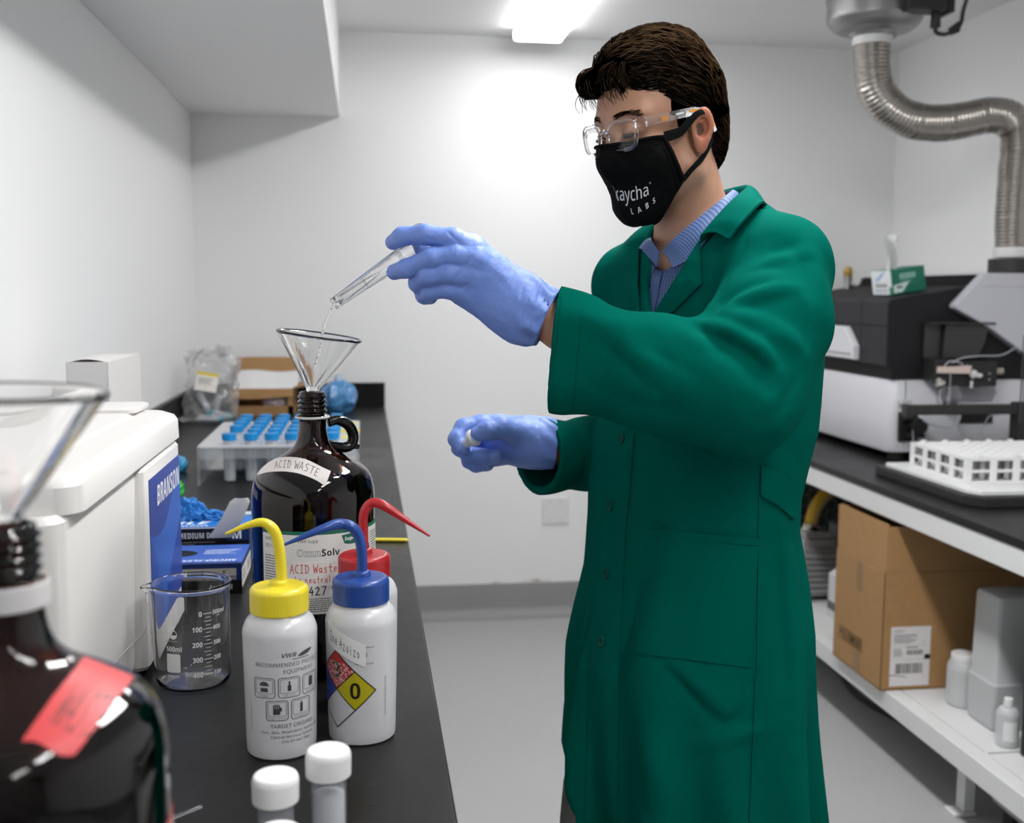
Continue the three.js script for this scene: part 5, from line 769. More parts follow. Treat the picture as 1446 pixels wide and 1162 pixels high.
function meshField(f, lo, hi, cell, soft = 0.45) {   // surface nets
  const n = [0, 1, 2].map((i) => Math.ceil((hi[i] - lo[i]) / cell) + 1), [nx, ny, nz] = n, val = new Float32Array(nx * ny * nz), B = 5;
  for (let k0 = 0; k0 < nz; k0 += B) for (let j0 = 0; j0 < ny; j0 += B) for (let i0 = 0; i0 < nx; i0 += B) {
    const h = (B - 1) / 2, d = f(lo[0] + (i0 + h) * cell, lo[1] + (j0 + h) * cell, lo[2] + (k0 + h) * cell), far = abs(d) > cell * B * 1.35;
    for (let k = k0; k < min(k0 + B, nz); k++) for (let j = j0; j < min(j0 + B, ny); j++) for (let i = i0; i < min(i0 + B, nx); i++) val[(k * ny + j) * nx + i] = far ? d : f(lo[0] + i * cell, lo[1] + j * cell, lo[2] + k * cell);
  }
  const at = new Int32Array(nx * ny * nz).fill(-1), pos = [], idx = [], O = [0, 1, nx, nx + 1, nx * ny, nx * ny + 1, nx * ny + nx, nx * ny + nx + 1], E = [[0, 1], [2, 3], [4, 5], [6, 7], [0, 2], [1, 3], [4, 6], [5, 7], [0, 4], [1, 5], [2, 6], [3, 7]];
  for (let k = 0; k < nz - 1; k++) for (let j = 0; j < ny - 1; j++) for (let i = 0; i < nx - 1; i++) {
    const b = (k * ny + j) * nx + i; let m = 0; for (let c = 0; c < 8; c++) if (val[b + O[c]] < 0) m |= 1 << c; if (m === 0 || m === 255) continue;
    let sx = 0, sy = 0, sz = 0, s = 0;
    for (const [p, q] of E) { if (((m >> p) & 1) === ((m >> q) & 1)) continue; const a = val[b + O[p]], t = a / (a - val[b + O[q]]); sx += (p & 1) + t * ((q & 1) - (p & 1)); sy += ((p >> 1) & 1) + t * (((q >> 1) & 1) - ((p >> 1) & 1)); sz += (p >> 2) + t * ((q >> 2) - (p >> 2)); s++; }
    at[b] = pos.length / 3; pos.push(lo[0] + (i + sx / s) * cell, lo[1] + (j + sy / s) * cell, lo[2] + (k + sz / s) * cell);
  }
  const st = [1, nx, nx * ny];
  for (let k = 1; k < nz - 1; k++) for (let j = 1; j < ny - 1; j++) for (let i = 1; i < nx - 1; i++) {
    const b = (k * ny + j) * nx + i, s0 = val[b] < 0;
    for (let a = 0; a < 3; a++) { if (s0 === (val[b + st[a]] < 0)) continue; const u = st[(a + 1) % 3], v = st[(a + 2) % 3], q = [at[b], at[b - u], at[b - u - v], at[b - v]]; if (q.some((z) => z < 0)) continue; s0 ? idx.push(q[0], q[1], q[2], q[0], q[2], q[3]) : idx.push(q[0], q[2], q[1], q[0], q[3], q[2]); }
  }
  const nor = new Float32Array(pos.length), e = cell * soft;
  for (let i = 0; i < pos.length; i += 3) {
    let x = pos[i], y = pos[i + 1], z = pos[i + 2], gx, gy, gz, l;
    for (let it = 0; it < 2; it++) { gx = f(x + e, y, z) - f(x - e, y, z); gy = f(x, y + e, z) - f(x, y - e, z); gz = f(x, y, z + e) - f(x, y, z - e); l = sqrt(gx * gx + gy * gy + gz * gz) || 1; if (!it) { const d = clamp(f(x, y, z) * 2 * e / l, -cell * 0.7, cell * 0.7) * 0.9; x -= gx / l * d; y -= gy / l * d; z -= gz / l * d; } else if (!it) break; }
    pos[i] = x; pos[i + 1] = y; pos[i + 2] = z; nor[i] = gx / l; nor[i + 1] = gy / l; nor[i + 2] = gz / l;
  }
  const g = new THREE.BufferGeometry(); g.setAttribute('position', new THREE.Float32BufferAttribute(pos, 3)); g.setAttribute('normal', new THREE.BufferAttribute(nor, 3)); g.setAttribute('uv', new THREE.BufferAttribute(new Float32Array(pos.length / 3 * 2), 2)); g.setIndex(idx);
  return g;
}
const gradient = (f, p, e = 0.002) => V(f(p.x + e, p.y, p.z) - f(p.x - e, p.y, p.z), f(p.x, p.y + e, p.z) - f(p.x, p.y - e, p.z), f(p.x, p.y, p.z + e) - f(p.x, p.y, p.z - e)).normalize();
// ---------------------------------------------------------------- the man
const MAN = V(0.455, 0, -1.465), MT = -Math.atan2(0.455, 1.465);
const man = thing('person', 'man in green lab coat, black mask, clear glasses and blue gloves, pouring from a flask', 'person', MAN.toArray(), MT);
man.updateMatrixWorld(true);
const toMan = man.matrixWorld.clone().invert(), eye = camera.position.clone().applyMatrix4(toMan);
const sight = (px, py) => V((px - IW / 2) / FPX, -(py - IH / 2) / FPX, -1).transformDirection(camera.matrixWorld).transformDirection(toMan);
const mp = (px, py, w = 0) => { const d = sight(px, py); return eye.clone().addScaledVector(d, (w - eye.z) / d.z); };   // measured point on the upright plane w in front of the man's axis
function hit(f, px, py, skip = 0) { const d = sight(px, py); let t = 0.7; for (let i = 0; i < 220; i++) { const p = eye.clone().addScaledVector(d, t), v = f(p.x, p.y, p.z); if (v < 0.0002) return p; t += max(v * 0.7, 0.0006); if (t > 3) return null; } return null; }
const TA = 35 * PI / 180, FW = [-cos(TA), sin(TA)], LF = [sin(TA), cos(TA)];       // the torso's forward and left in (x, z)
// ---- head frame
const HB = 43 * PI / 180, HP = 12 * PI / 180, HS = 0.865;
const hF = V(-cos(HB) * cos(HP), -sin(HP), sin(HB) * cos(HP)), hU = V(-cos(HB) * sin(HP), cos(HP), sin(HB) * sin(HP)), hL = V(sin(HB), 0, cos(HB));
const hC = mp(993, 184, 0.088).addScaledVector(hL, -0.076 * HS).addScaledVector(hF, 0.014 * HS);
const fromHead = (x, y, z) => hC.clone().addScaledVector(hF, x * HS).addScaledVector(hU, y * HS).addScaledVector(hL, z * HS);
const inHead = (f) => (x, y, z) => { const a = x - hC.x, b = y - hC.y, c = z - hC.z; return HS * f((a * hF.x + b * hF.y + c * hF.z) / HS, (a * hU.x + b * hU.y + c * hU.z) / HS, (a * hL.x + b * hL.y + c * hL.z) / HS); };
const headMatrix = new THREE.Matrix4().makeBasis(hF.clone().multiplyScalar(HS), hU.clone().multiplyScalar(HS), hL.clone().multiplyScalar(HS)).setPosition(hC);
// ---- skull and face, x forward, y up, z to his left, ear canals on the z axis
const skull = ellipsoid([-0.008, 0.050, 0], [0.096, 0.083, 0.075]), brow0 = ellipsoid([0.045, 0.042, 0], [0.051, 0.055, 0.058]), maxil = ellipsoid([0.052, -0.022, 0], [0.044, 0.062, 0.053]);
const jaw = capsule(V(0.004, -0.050, 0.048), V(0.060, -0.092, 0.014), 0.022, 0.019), chin = ellipsoid([0.066, -0.093, 0], [0.020, 0.019, 0.022]), cheek = ellipsoid([0.060, -0.022, 0.042], [0.022, 0.020, 0.020]);
const nose = capsule(V(0.089, 0.018, 0), V(0.106, -0.022, 0), 0.0085, 0.0115), wing = ellipsoid([0.097, -0.027, 0.012], [0.011, 0.009, 0.008]), brow = capsule(V(0.087, 0.036, 0.010), V(0.072, 0.038, 0.046), 0.009, 0.009), socket = ellipsoid([0.098, 0.0165, 0.033], [0.020, 0.014, 0.021]), lid = ellipsoid([0.0795, 0.0170, 0.032], [0.0145, 0.0135, 0.0155]), lips = ellipsoid([0.086, -0.062, 0], [0.013, 0.012, 0.024]);
const neckF = capsule(V(-0.022, -0.03, 0), V(-0.052, -0.20, 0), 0.056, 0.060);
const face = (x, y, z) => {
  const a = abs(z); let d = smin(skull(x, y, z), brow0(x, y, z), 0.03); d = smin(d, maxil(x, y, z), 0.03); d = smin(d, jaw(x, y, a), 0.034); d = smin(d, chin(x, y, z), 0.02); d = smin(d, cheek(x, y, a), 0.025); d = smin(d, brow(x, y, a), 0.016); d = smax(d, -socket(x, y, a), 0.014); d = smin(d, nose(x, y, z), 0.016); d = smin(d, wing(x, y, a), 0.008); d = smin(d, lid(x, y, a), 0.006); d = smin(d, lips(x, y, z), 0.016); d = smin(d, neckF(x, y, z), 0.03);
  return d;
};
const ear = (x, y, z) => {                            // ear in its own tilted plane: p along, q up, n outwards
  const K = 1 / 0.72, a = abs(z), X = (x + 0.013) * K, Y = y * K, Z = (a - 0.0715) * K, ca = cos(0.5), sa = sin(0.5), p = X * ca - Z * sa, nn = X * sa + Z * ca + 0.002, t = 0.20, P = p * cos(t) + Y * sin(t), Q = -p * sin(t) + Y * cos(t);
  const q = Q - 0.004, w = q > 0 ? 0.0185 : mix(0.0185, 0.012, min(1, -q / 0.03)), r = sqrt((P / w) ** 2 + (q / 0.0325) ** 2), edge = (r - 1) * w * 0.85;
  const rim = sqrt(edge * edge * 1.0 + (nn - 0.0135) ** 2) - (Q < -0.012 ? 0.0060 : 0.0054);
  const plate = max(edge, abs(nn - 0.004 - 0.004 * r) - 0.0028);
  const anti = sqrt(((sqrt(((P + 0.003) / 0.009) ** 2 + ((q - 0.002) / 0.018) ** 2) - 1) * 0.009) ** 2 + (nn - 0.0075) ** 2) - 0.0032;
  const bowl = ellipsoid([0.004, -0.002, 0.012], [0.0095, 0.0125, 0.013])(P, q, nn), tragus = ellipsoid([0.013, -0.004, 0.006], [0.0045, 0.007, 0.0055])(P, q, nn), lobe = ellipsoid([0.004, -0.031, 0.008], [0.0085, 0.0085, 0.0052])(P, q, nn);
  let d = smin(plate, rim, 0.004); d = smin(d, anti, 0.004); d = smax(d, -bowl, 0.004); d = smin(d, tragus, 0.004); d = smin(d, lobe, 0.006);
  return d / K;
};
const headField = inHead((x, y, z) => smin(face(x, y, z), ear(x, y, z), 0.005));

// ---- torso as it is dressed: measured left and right edges of the coat at each height
const SECT = [[345, 915, 1095, .66], [372, 893, 1122, .64], [400, 880, 1135, .62], [441, 873, 1146, .62], [500, 868, 1150, .64], [560, 857, 1146, .66], [598, 846, 1142, .68], [643, 836, 1131, .70], [687, 831, 1121, .72], [732, 830, 1119, .74], [811, 825, 1133, .76], [865, 815, 1140, .77], [927, 804, 1143, .78], [1044, 798, 1146, .78], [1100, 800, 1146, .78], [1130, 809, 1147, .78], [1260, 808, 1149, .78]].map(([py, xl, xr, rho]) => {
  const l = mp(xl, py), r = mp(xr, py), h = (r.x - l.x) / 2, A = h / sqrt(sin(TA) ** 2 + (rho * cos(TA)) ** 2); return [(l.y + r.y) / 2, (l.x + r.x) / 2, A, A * rho];
});
function section(y) { if (y >= SECT[0][0]) return SECT[0]; for (let i = 1; i < SECT.length; i++) if (y >= SECT[i][0]) { const a = SECT[i - 1], b = SECT[i], t = (y - b[0]) / (a[0] - b[0]); return [y, mix(b[1], a[1], t), mix(b[2], a[2], t), mix(b[3], a[3], t)]; } return SECT.at(-1); }
const yTop = SECT[0][0], yHem = mp(900, 1225).y;
const trunk = (x, y, z, shrink = 0, folds = 0) => {
  const s = section(y), X = x - s[1], l = X * LF[0] + z * LF[1], f = X * FW[0] + z * FW[1]; let A = s[2] - shrink, B = s[3] - shrink;
  const a = l / A, b = f / B, p = 2.25, k0 = Math.pow(Math.pow(abs(a), p) + Math.pow(abs(b), p), 1 / p), th = Math.atan2(l, f);
  let d = (k0 - 1) * min(A, B) * (0.9 + 0.1 * k0);
  if (folds) { const low = smooth(y, 1.02, 0.62); d -= folds * low * (0.014 * sin(th * 7 + 1.2 + 2 * sin(y * 3)) + 0.009 * sin(th * 13 + y * 6)) + 0.0035 * fbm(x * 9 + 3, y * 4, z * 9, 3) * folds; }
  if (y > yTop) { const e = y - yTop; d = sqrt(max(d, 0) ** 2 + e * e) + min(max(d, -0.2), 0) * 0 + (d < 0 ? e - sqrt(e * e) : 0); }
  return d;
};
// ---- arms
const ctr = (py) => section(mp(985, py).y)[1];
const shN = mp(1104, 384, 0.135), elN = mp(1046, 548, 0.235), wrN = mp(770, 448, 0.205), shF = mp(893, 408, -0.15), elF = mp(905, 640, -0.20), wrF = mp(772, 625, -0.055);
const neckB = mp(992, 330, -0.012);
const sleeveN = (() => {
  const up = chain([shN, mp(1088, 460, 0.185), elN], [0.061, 0.068, 0.064], 0.03), a = chain([elN, mp(930, 508, 0.225), mp(800, 458, 0.205), mp(730, 430, 0.2)], [0.058, 0.047, 0.037, 0.037], 0.03), b = chain([mp(1040, 566, 0.235), mp(930, 556, 0.22), mp(790, 540, 0.205), mp(720, 528, 0.2)], [0.050, 0.040, 0.030, 0.030], 0.03);
  return (x, y, z) => smin(up(x, y, z), smin(a(x, y, z), b(x, y, z), 0.06), 0.045);
})();
const cufN = mp(784, 496, 0.205), cufNdir = mp(930, 528, 0.225).sub(cufN).normalize(), cutN = V(mp(792, 415, .2).x - mp(777, 574, .2).x, mp(792, 415, .2).y - mp(777, 574, .2).y, 0).normalize(), nN = V(cutN.y, -cutN.x, 0);   // plane of the cuff
const sleeveF = (() => { const up = capsule(shF, elF, 0.062, 0.058), fo = chain([elF, mp(835, 640, -0.13), mp(766, 643, -0.06), mp(740, 643, -0.03)], [0.058, 0.050, 0.050, 0.050], 0.03); return (x, y, z) => smin(up(x, y, z), fo(x, y, z), 0.03); })();
const nF = mp(900, 640, -0.20).sub(mp(764, 643, -0.06)).normalize(), cufF = mp(756, 645, -0.06);
const yoke = (() => { const a = capsule(mp(1022, 330, 0.02), mp(1100, 372, 0.125), 0.050, 0.060), b = capsule(mp(960, 345, -0.04), mp(897, 398, -0.145), 0.050, 0.058), c = capsule(mp(1040, 318, -0.02), mp(1075, 372, 0.0), 0.045, 0.07); return (x, y, z) => smin(smin(a(x, y, z), b(x, y, z), 0.04), c(x, y, z), 0.05); })();
const coatBase = (x, y, z) => {
  let d = smin(trunk(x, y, z, 0, 1), yoke(x, y, z), 0.05);
  const n = 0.003 * fbm(x * 14, y * 14, z * 14 + 5, 3) + 0.0045 * (0.4 - abs(noise(x * 15 + y * 9, y * 13 - x * 8, z * 14)));
  d = smin(d, sleeveF(x, y, z) - n, 0.018); d = smin(d, sleeveN(x, y, z) - n, 0.020); return d;
};
// creases, followed on the cloth where the photograph shows them: [depth (+ ridge, - valley), width, points]
const CREASE = [
  [-0.034, 0.012, [[992, 470], [1036, 489], [1068, 516], [1086, 546]]], [0.017, 0.009, [[988, 455], [1030, 468], [1072, 492], [1098, 522]]], [0.008, 0.012, [[1010, 446], [1060, 452], [1110, 474], [1136, 500]]],
  [-0.006, 0.010, [[994, 462], [1020, 428], [1060, 404], [1100, 396]]], [0.005, 0.010, [[1010, 452], [1040, 425], [1080, 412], [1125, 404]]], [-0.006, 0.010, [[1040, 440], [1080, 428], [1130, 415]]], [-0.005, 0.009, [[1078, 360], [1108, 350], [1142, 344]]], [0.004, 0.010, [[1070, 375], [1105, 364], [1150, 362]]], [-0.004, 0.009, [[1050, 386], [1085, 378], [1120, 380]]],
  [0.005, 0.016, [[930, 458], [985, 478], [1020, 490]]], [-0.005, 0.014, [[820, 470], [880, 510], [930, 556]]], [0.005, 0.016, [[830, 450], [900, 500], [955, 545]]], [-0.004, 0.014, [[830, 545], [900, 572], [985, 590]]], [0.004, 0.012, [[1060, 590], [1090, 560], [1130, 500]]], [-0.004, 0.01, [[1078, 575], [1110, 530], [1140, 470]]],
  [-0.004, 0.012, [[1100, 610], [1112, 560], [1135, 510]]], [0.004, 0.012, [[1085, 640], [1100, 600], [1120, 560]]],
  [-0.005, 0.009, [[928, 934], [962, 963], [1002, 1012], [1029, 1028], [1060, 992]]], [0.005, 0.012, [[945, 935], [985, 965], [1030, 1005]]], [-0.004, 0.010, [[1075, 1020], [1030, 1024], [980, 1030]]], [0.004, 0.012, [[1086, 1026], [1040, 1036], [985, 1050]]], [-0.005, 0.016, [[881, 1058], [900, 1110], [920, 1162]]], [0.006, 0.020, [[905, 1020], [930, 1090], [960, 1162]]],
  [-0.006, 0.018, [[944, 640], [930, 742], [886, 910], [842, 1090]]], [0.006, 0.022, [[965, 660], [955, 760], [915, 900], [875, 1060]]], [-0.005, 0.010, [[1092, 715], [1096, 800], [1105, 900], [1112, 1000]]], [0.005, 0.014, [[1108, 730], [1115, 820], [1124, 930], [1128, 1060]]], [-0.003, 0.008, [[1044, 795], [1060, 808], [1070, 812]]], [-0.003, 0.007, [[1046, 975], [1062, 968], [1070, 962]]],
  [-0.003, 0.010, [[1108, 620], [1122, 640], [1128, 690]]], [0.004, 0.012, [[846, 640], [850, 740], [842, 850]]], [-0.004, 0.010, [[836, 830], [818, 900], [812, 1000], [806, 1080]]], [-0.003, 0.010, [[900, 612], [898, 700], [880, 800]]], [0.0035, 0.010, [[892, 430], [885, 470], [880, 500]]], [-0.003, 0.008, [[884, 425], [876, 470], [872, 500]]], [-0.005, 0.006, [[1078, 295], [1050, 352], [1028, 388], [1006, 430], [992, 456]]], [0.004, 0.010, [[870, 560], [884, 640], [880, 690]]],
  [0.005, 0.018, [[1120, 330], [1150, 372], [1158, 430]]], [-0.004, 0.010, [[1105, 335], [1132, 372], [1142, 430]]], [-0.004, 0.012, [[850, 480], [930, 500], [1000, 540]]], [0.004, 0.012, [[800, 440], [850, 455], [920, 462]]],
];
const creaseSegs = []; for (const [amp, wd, pts] of CREASE) { const P = pts.map(([a, b]) => hit(coatBase, a, b)).filter(Boolean); for (let i = 0; i + 1 < P.length; i++) creaseSegs.push({ amp, wd, a: P[i], d: P[i + 1].clone().sub(P[i]), L: P[i + 1].distanceToSquared(P[i]) || 1e-9, e0: i === 0, e1: i === P.length - 2, id: pts }); }
const creases = (x, y, z) => {
  let s = 0, last = null, best = 0;
  for (const c of creaseSegs) { if (c.id !== last) { s += best; best = 0; last = c.id; } const px = x - c.a.x, py = y - c.a.y, pz = z - c.a.z; let t = (px * c.d.x + py * c.d.y + pz * c.d.z) / c.L; t = t < 0 ? 0 : t > 1 ? 1 : t; const q = (px - t * c.d.x) ** 2 + (py - t * c.d.y) ** 2 + (pz - t * c.d.z) ** 2, w2 = c.wd * c.wd; if (q > w2 * 18) continue; const fade = (c.e0 ? 0.25 + 0.75 * smooth(t, 0, 0.8) : 1) * (c.e1 ? 0.25 + 0.75 * smooth(1 - t, 0, 0.8) : 1), r = sqrt(q + 2.5e-5) / c.wd, v = 1.25 * c.amp * (c.amp < 0 ? Math.exp(-1.5 * r) : Math.exp(-r * r)) * fade; if (abs(v) > abs(best)) best = v; }
  return (s + best) * (y < 1.08 ? 1.5 : 1);
};
const torsoField = (x, y, z) => smin(trunk(x, y, z, 0, 1), yoke(x, y, z), 0.05);
const coatSolid = (x, y, z) => { const d = coatBase(x, y, z); return abs(d) > 0.06 ? d : d - creases(x, y, z); };
// the shirt's body, and the opening that shows it
const vTip = mp(913, 456, 0.1), sV = section(vTip.y);
const opening = (x, y, z) => { const X = x - sV[1], l = X * LF[0] + z * LF[1] - 0.0, f = X * FW[0] + z * FW[1]; const h = y - vTip.y, v = max(l - h * 0.78, -l - h * 0.42) * 0.8; return max(v, -f + 0.0); };
const neckHole = capsule(mp(992, 250, -0.005), mp(985, 345, 0.012), 0.066, 0.066);
const wristHoleN = chain([mp(690, 470, 0.2), mp(800, 500, 0.205), mp(930, 525, 0.22)], [0.0, 0.0, 0.0], 0.01);
const coatField = (x, y, z) => {
  let d = coatSolid(x, y, z); const pd = (x - cufN.x) * nN.x + (y - cufN.y) * nN.y, pf = (x - cufF.x) * nF.x + (y - cufF.y) * nF.y + (z - cufF.z) * nF.z;
  if (x < cufN.x + 0.14) { const side = z > 0.09 && y > 1.06 ? pd : null; if (side !== null) { d = max(d, -side); d = smax(d, -(max(sleeveN(x, y, z) + 0.0105, side - 0.10)), 0.002); } }
  if (x < cufF.x + 0.10 && z < 0.06 && y < 1.24) { if (pf < 0.09 && sleeveF(x, y, z) < 0.02) { d = max(d, -pf); d = smax(d, -(max(sleeveF(x, y, z) + 0.0105, pf - 0.07)), 0.002); } else if (pf < 0) d = max(d, -pf); }
  if (y > vTip.y - 0.02) { d = smax(d, -opening(x, y, z), 0.004); d = smax(d, -neckHole(x, y, z), 0.006); }
  d = max(d, yHem - y); return d;
};
const bodyM = phys(RGB(0.47, 0.242, 0.152), 0.5, { sheen: 0.2, sheenRoughness: 0.5, vertexColors: true });
const coatM = phys(RGB(0.0, 0.097, 0.072), 0.9, { specularIntensity: 0.02 });
const coatLo = [-0.30, yHem - 0.01, -0.30], coatHi = [0.26, mp(1060, 240).y, 0.36];
const coat = part('lab_coat', meshField(coatField, coatLo, coatHi, 0.0038, 0.65), coatM, man, 'green long-sleeved lab coat');
// cloth pieces lying on the coat: a bilinear quad measured in the photograph and dropped on the cloth
function onCloth(f, quad, lift, thick, nu = 16, nv = 16, bulge = 0) {
  const [A, B, C, D] = quad, S = V(), miss = [];
  const g = grid(nu, nv, (u, v) => { const x = mix(mix(A[0], B[0], u), mix(D[0], C[0], u), v), y = mix(mix(A[1], B[1], u), mix(D[1], C[1], u), v); const p = hit(f, x, y) ?? mp(x, y, 0.05); const n = gradient(f, p, 0.006); p.addScaledVector(n, lift + bulge * sin(PI * u) * sin(PI * v)); return [p.x, p.y, p.z]; });
  const n = g.attributes.normal, p = g.attributes.position; let s = 0; for (let i = 0; i < p.count; i += 7) s += n.getX(i) * (eye.x - p.getX(i)) + n.getY(i) * (eye.y - p.getY(i)) + n.getZ(i) * (eye.z - p.getZ(i));
  if (s < 0) { const I = g.index.array; for (let i = 0; i < I.length; i += 3) { const t = I[i + 1]; I[i + 1] = I[i + 2]; I[i + 2] = t; } g.computeVertexNormals(); }
  return slab(g, thick);
}
const pieces = (name, q, lift = 0.002, th = 0.0018, nu, nv, bulge) => part(name, onCloth(coatSolid, q, lift, th, nu, nv, bulge), coatM, coat);
pieces('pocket', [[921, 746], [1070, 760], [1060, 942], [890, 921]], 0.0024, 0.0024, 28, 30, 0.0012);
pieces('pocket_hem', [[921, 746], [1070, 760], [1069, 770], [919, 756]], 0.0036, 0.0018, 24, 3);
pieces('cuff_hem', [[793, 416], [822, 425], [808, 580], [778, 573]], 0.0012, 0.0012, 8, 24);
pieces('side_belt', [[1074, 656], [1102, 665], [1096, 712], [1072, 698]], 0.0045, 0.003, 14, 12);
pieces('side_belt', [[1102, 665], [1123, 690], [1118, 733], [1096, 712]], 0.0045, 0.003, 14, 12);
pieces('side_seam', [[1070, 762], [1074, 762], [1072, 942], [1068, 942]], 0.0016, 0.0016, 2, 20);
pieces('side_seam', [[1067, 946], [1071, 946], [1061, 1160], [1057, 1160]], 0.0020, 0.0020, 2, 24);
pieces('side_seam', [[1071, 700], [1074, 700], [1073, 760], [1070, 760]], 0.0014, 0.0014, 2, 10);
pieces('front_edge', [[846, 612], [897, 612], [884, 760], [844, 760]], 0.0022, 0.0022, 10, 18);
pieces('front_edge', [[844, 760], [884, 760], [874, 960], [834, 960]], 0.0022, 0.0022, 10, 22);
pieces('front_edge', [[834, 960], [874, 960], [872, 1160], [826, 1160]], 0.0022, 0.0022, 10, 22);
const lap = (q, l, th, b) => part('lapel', onCloth(torsoField, q, l, th, 22, 26, b), coatM, coat);
lap([[990, 341], [992, 402], [954, 440], [918, 456]], 0.0045, 0.003, 0.002);
lap([[905, 352], [904, 400], [905, 452], [880, 406]], 0.004, 0.0025, 0.002);
for (const [x, y] of [[864, 714], [858, 810], [880, 620], [852, 906]]) {
  const p = hit(coatSolid, x, y); if (!p) continue; const n = gradient(coatSolid, p, 0.006), b = part('button', [lathe(roundProfile([[0, 0.0008], [0.0035, 0.001], [0.0048, 0.0024], [0.0064, 0.0030, 0.001], [0.0074, 0.0016], [0.0072, 0], [0, 0]].reverse(), 0.0005), 24), ...[[1, 1], [1, -1], [-1, 1], [-1, -1]].map(([i, j]) => new THREE.SphereGeometry(0.0008, 6, 5).translate(i * 0.0016, 0.001, j * 0.0016))], phys(RGB(0.0, 0.075, 0.052), 0.6, { specularIntensity: 0.25 }), coat);
  b.position.copy(p).addScaledVector(n, 0.0022); b.quaternion.setFromUnitVectors(V(0, 1, 0), n);
}
// collar: fold line P and outer edge Q, round the neck from the near front to the far front
{
  const P = [mp(988, 332, 0.108), mp(1004, 313, 0.106), mp(1030, 285, 0.082), mp(1053, 264, 0.02), mp(1046, 262, -0.055), mp(1005, 275, -0.105), mp(955, 310, -0.105), mp(925, 350, -0.055)], on = (x, y, w, l) => { const p = hit(coatBase, x, y); return p ? p.clone().addScaledVector(gradient(coatBase, p, 0.006), l) : mp(x, y, w); }, Q = [on(1038, 342, 0.128, 0.010), on(1057, 320, 0.128, 0.012), on(1075, 298, 0.085, 0.012), mp(1083, 289, 0.03), mp(1072, 286, -0.07), mp(1012, 305, -0.15), mp(945, 338, -0.145), mp(898, 368, -0.075)], I = P.map((p, i) => p.clone().add(V(0, -0.03, 0)).lerp(neckB.clone().setY(p.y - 0.03), 0.12));
  const cp = curve(P), cq = curve(Q), ci = curve(I);
  const g = grid(60, 16, (u, v) => { const a = cp.getPoint(u), b = cq.getPoint(u), c = ci.getPoint(u); let p; if (v < 0.3) { p = c.lerp(a, v / 0.3); } else { const t = (v - 0.3) / 0.7; p = a.clone().lerp(b, t); const up = 0.006 * sin(PI * min(1, t * 1.1)) + 0.0 ; p.y += up; } return [p.x, p.y, p.z]; });
  const n = g.attributes.normal; { const p = g.attributes.position; let s = 0; for (let i = 0; i < p.count; i++) s += n.getY(i); if (s < 0) { const I2 = g.index.array; for (let i = 0; i < I2.length; i += 3) { const t = I2[i + 1]; I2[i + 1] = I2[i + 2]; I2[i + 2] = t; } g.computeVertexNormals(); } }
  part('collar', slab(g, 0.003), coatM, coat);
}
// ---- shirt
{
  const tex = dataTex(128, (u, v) => { const s = (u * 8) % 1, t = (v * 40) % 1; return s < 0.42 ? [0.20, 0.29, 0.47] : t < 0.5 ? [0.25, 0.35, 0.54] : [0.40, 0.49, 0.66]; }, true);
  const sm = phys(0xffffff, 0.75, { map: rep(tex, 22) });
  const shirt = (x, y, z) => { let d = smin(trunk(x, y, z, 0.011, 0), yoke(x, y, z) + 0.012, 0.05); d = smax(d, -neckHole(x, y, z), 0.004); d = max(d, yTop - 0.30 - y); return d; };
  const g = meshField(shirt, [-0.24, yTop - 0.31, -0.24], [0.24, yTop + 0.07, 0.24], 0.006), p = g.attributes.position, uv = g.attributes.uv; for (let i = 0; i < p.count; i++) { uv.setXY(i, p.getX(i) * LF[0] + p.getZ(i) * LF[1], p.getY(i)); }
  const s = part('shirt', g, sm, man, 'blue striped dress shirt');
  const P = [mp(934, 356, 0.075), mp(950, 338, 0.085), mp(985, 308, 0.076), mp(1026, 275, 0.03), mp(1032, 268, -0.03), mp(1000, 280, -0.075), mp(950, 310, -0.07), mp(922, 332, -0.02), mp(921, 340, 0.035), mp(931, 356, 0.07)];
  const Q = [mp(950, 378, 0.098), mp(978, 362, 0.105), mp(1004, 330, 0.100), mp(1040, 288, 0.04), mp(1046, 285, -0.04), mp(1000, 300, -0.09), mp(940, 330, -0.09), mp(905, 350, -0.03), mp(906, 352, 0.03), mp(927, 376, 0.075)];
  const cp = curve(P), cq = curve(Q), cg = grid(70, 10, (u, v) => { const a = cp.getPoint(u), b = cq.getPoint(u); a.lerp(b, v); a.y += 0.004 * sin(PI * v); return [a.x, a.y, a.z]; });
  { const q = cg.attributes.uv; for (let i = 0; i < q.count; i++) q.setXY(i, q.getX(i) * 0.45, q.getY(i) * 0.05); const n = cg.attributes.normal; let t = 0; for (let i = 0; i < n.count; i++) t += n.getY(i); if (t < 0) { const I2 = cg.index.array; for (let i = 0; i < I2.length; i += 3) { const k = I2[i + 1]; I2[i + 1] = I2[i + 2]; I2[i + 2] = k; } cg.computeVertexNormals(); } }
  part('collar', slab(cg, 0.002), sm, s);
  for (const [x, y] of [[929, 396], [918, 440]]) { const q = hit(shirt, x, y); if (q) { const b = part('button', lathe(roundProfile([[0, 0.0004], [0.003, 0.0006], [0.0042, 0.0018], [0.0054, 0.001], [0.005, 0], [0, 0]].reverse(), 0.0004), 20), phys(RGB(0.16, 0.24, 0.52), 0.35), s); b.position.copy(q); b.quaternion.setFromUnitVectors(V(0, 1, 0), gradient(shirt, q, 0.006)); } }
  part('placket', onCloth(shirt, [[926, 372], [938, 372], [922, 455], [910, 455]], 0.0016, 0.0014, 5, 14), sm, s);
}
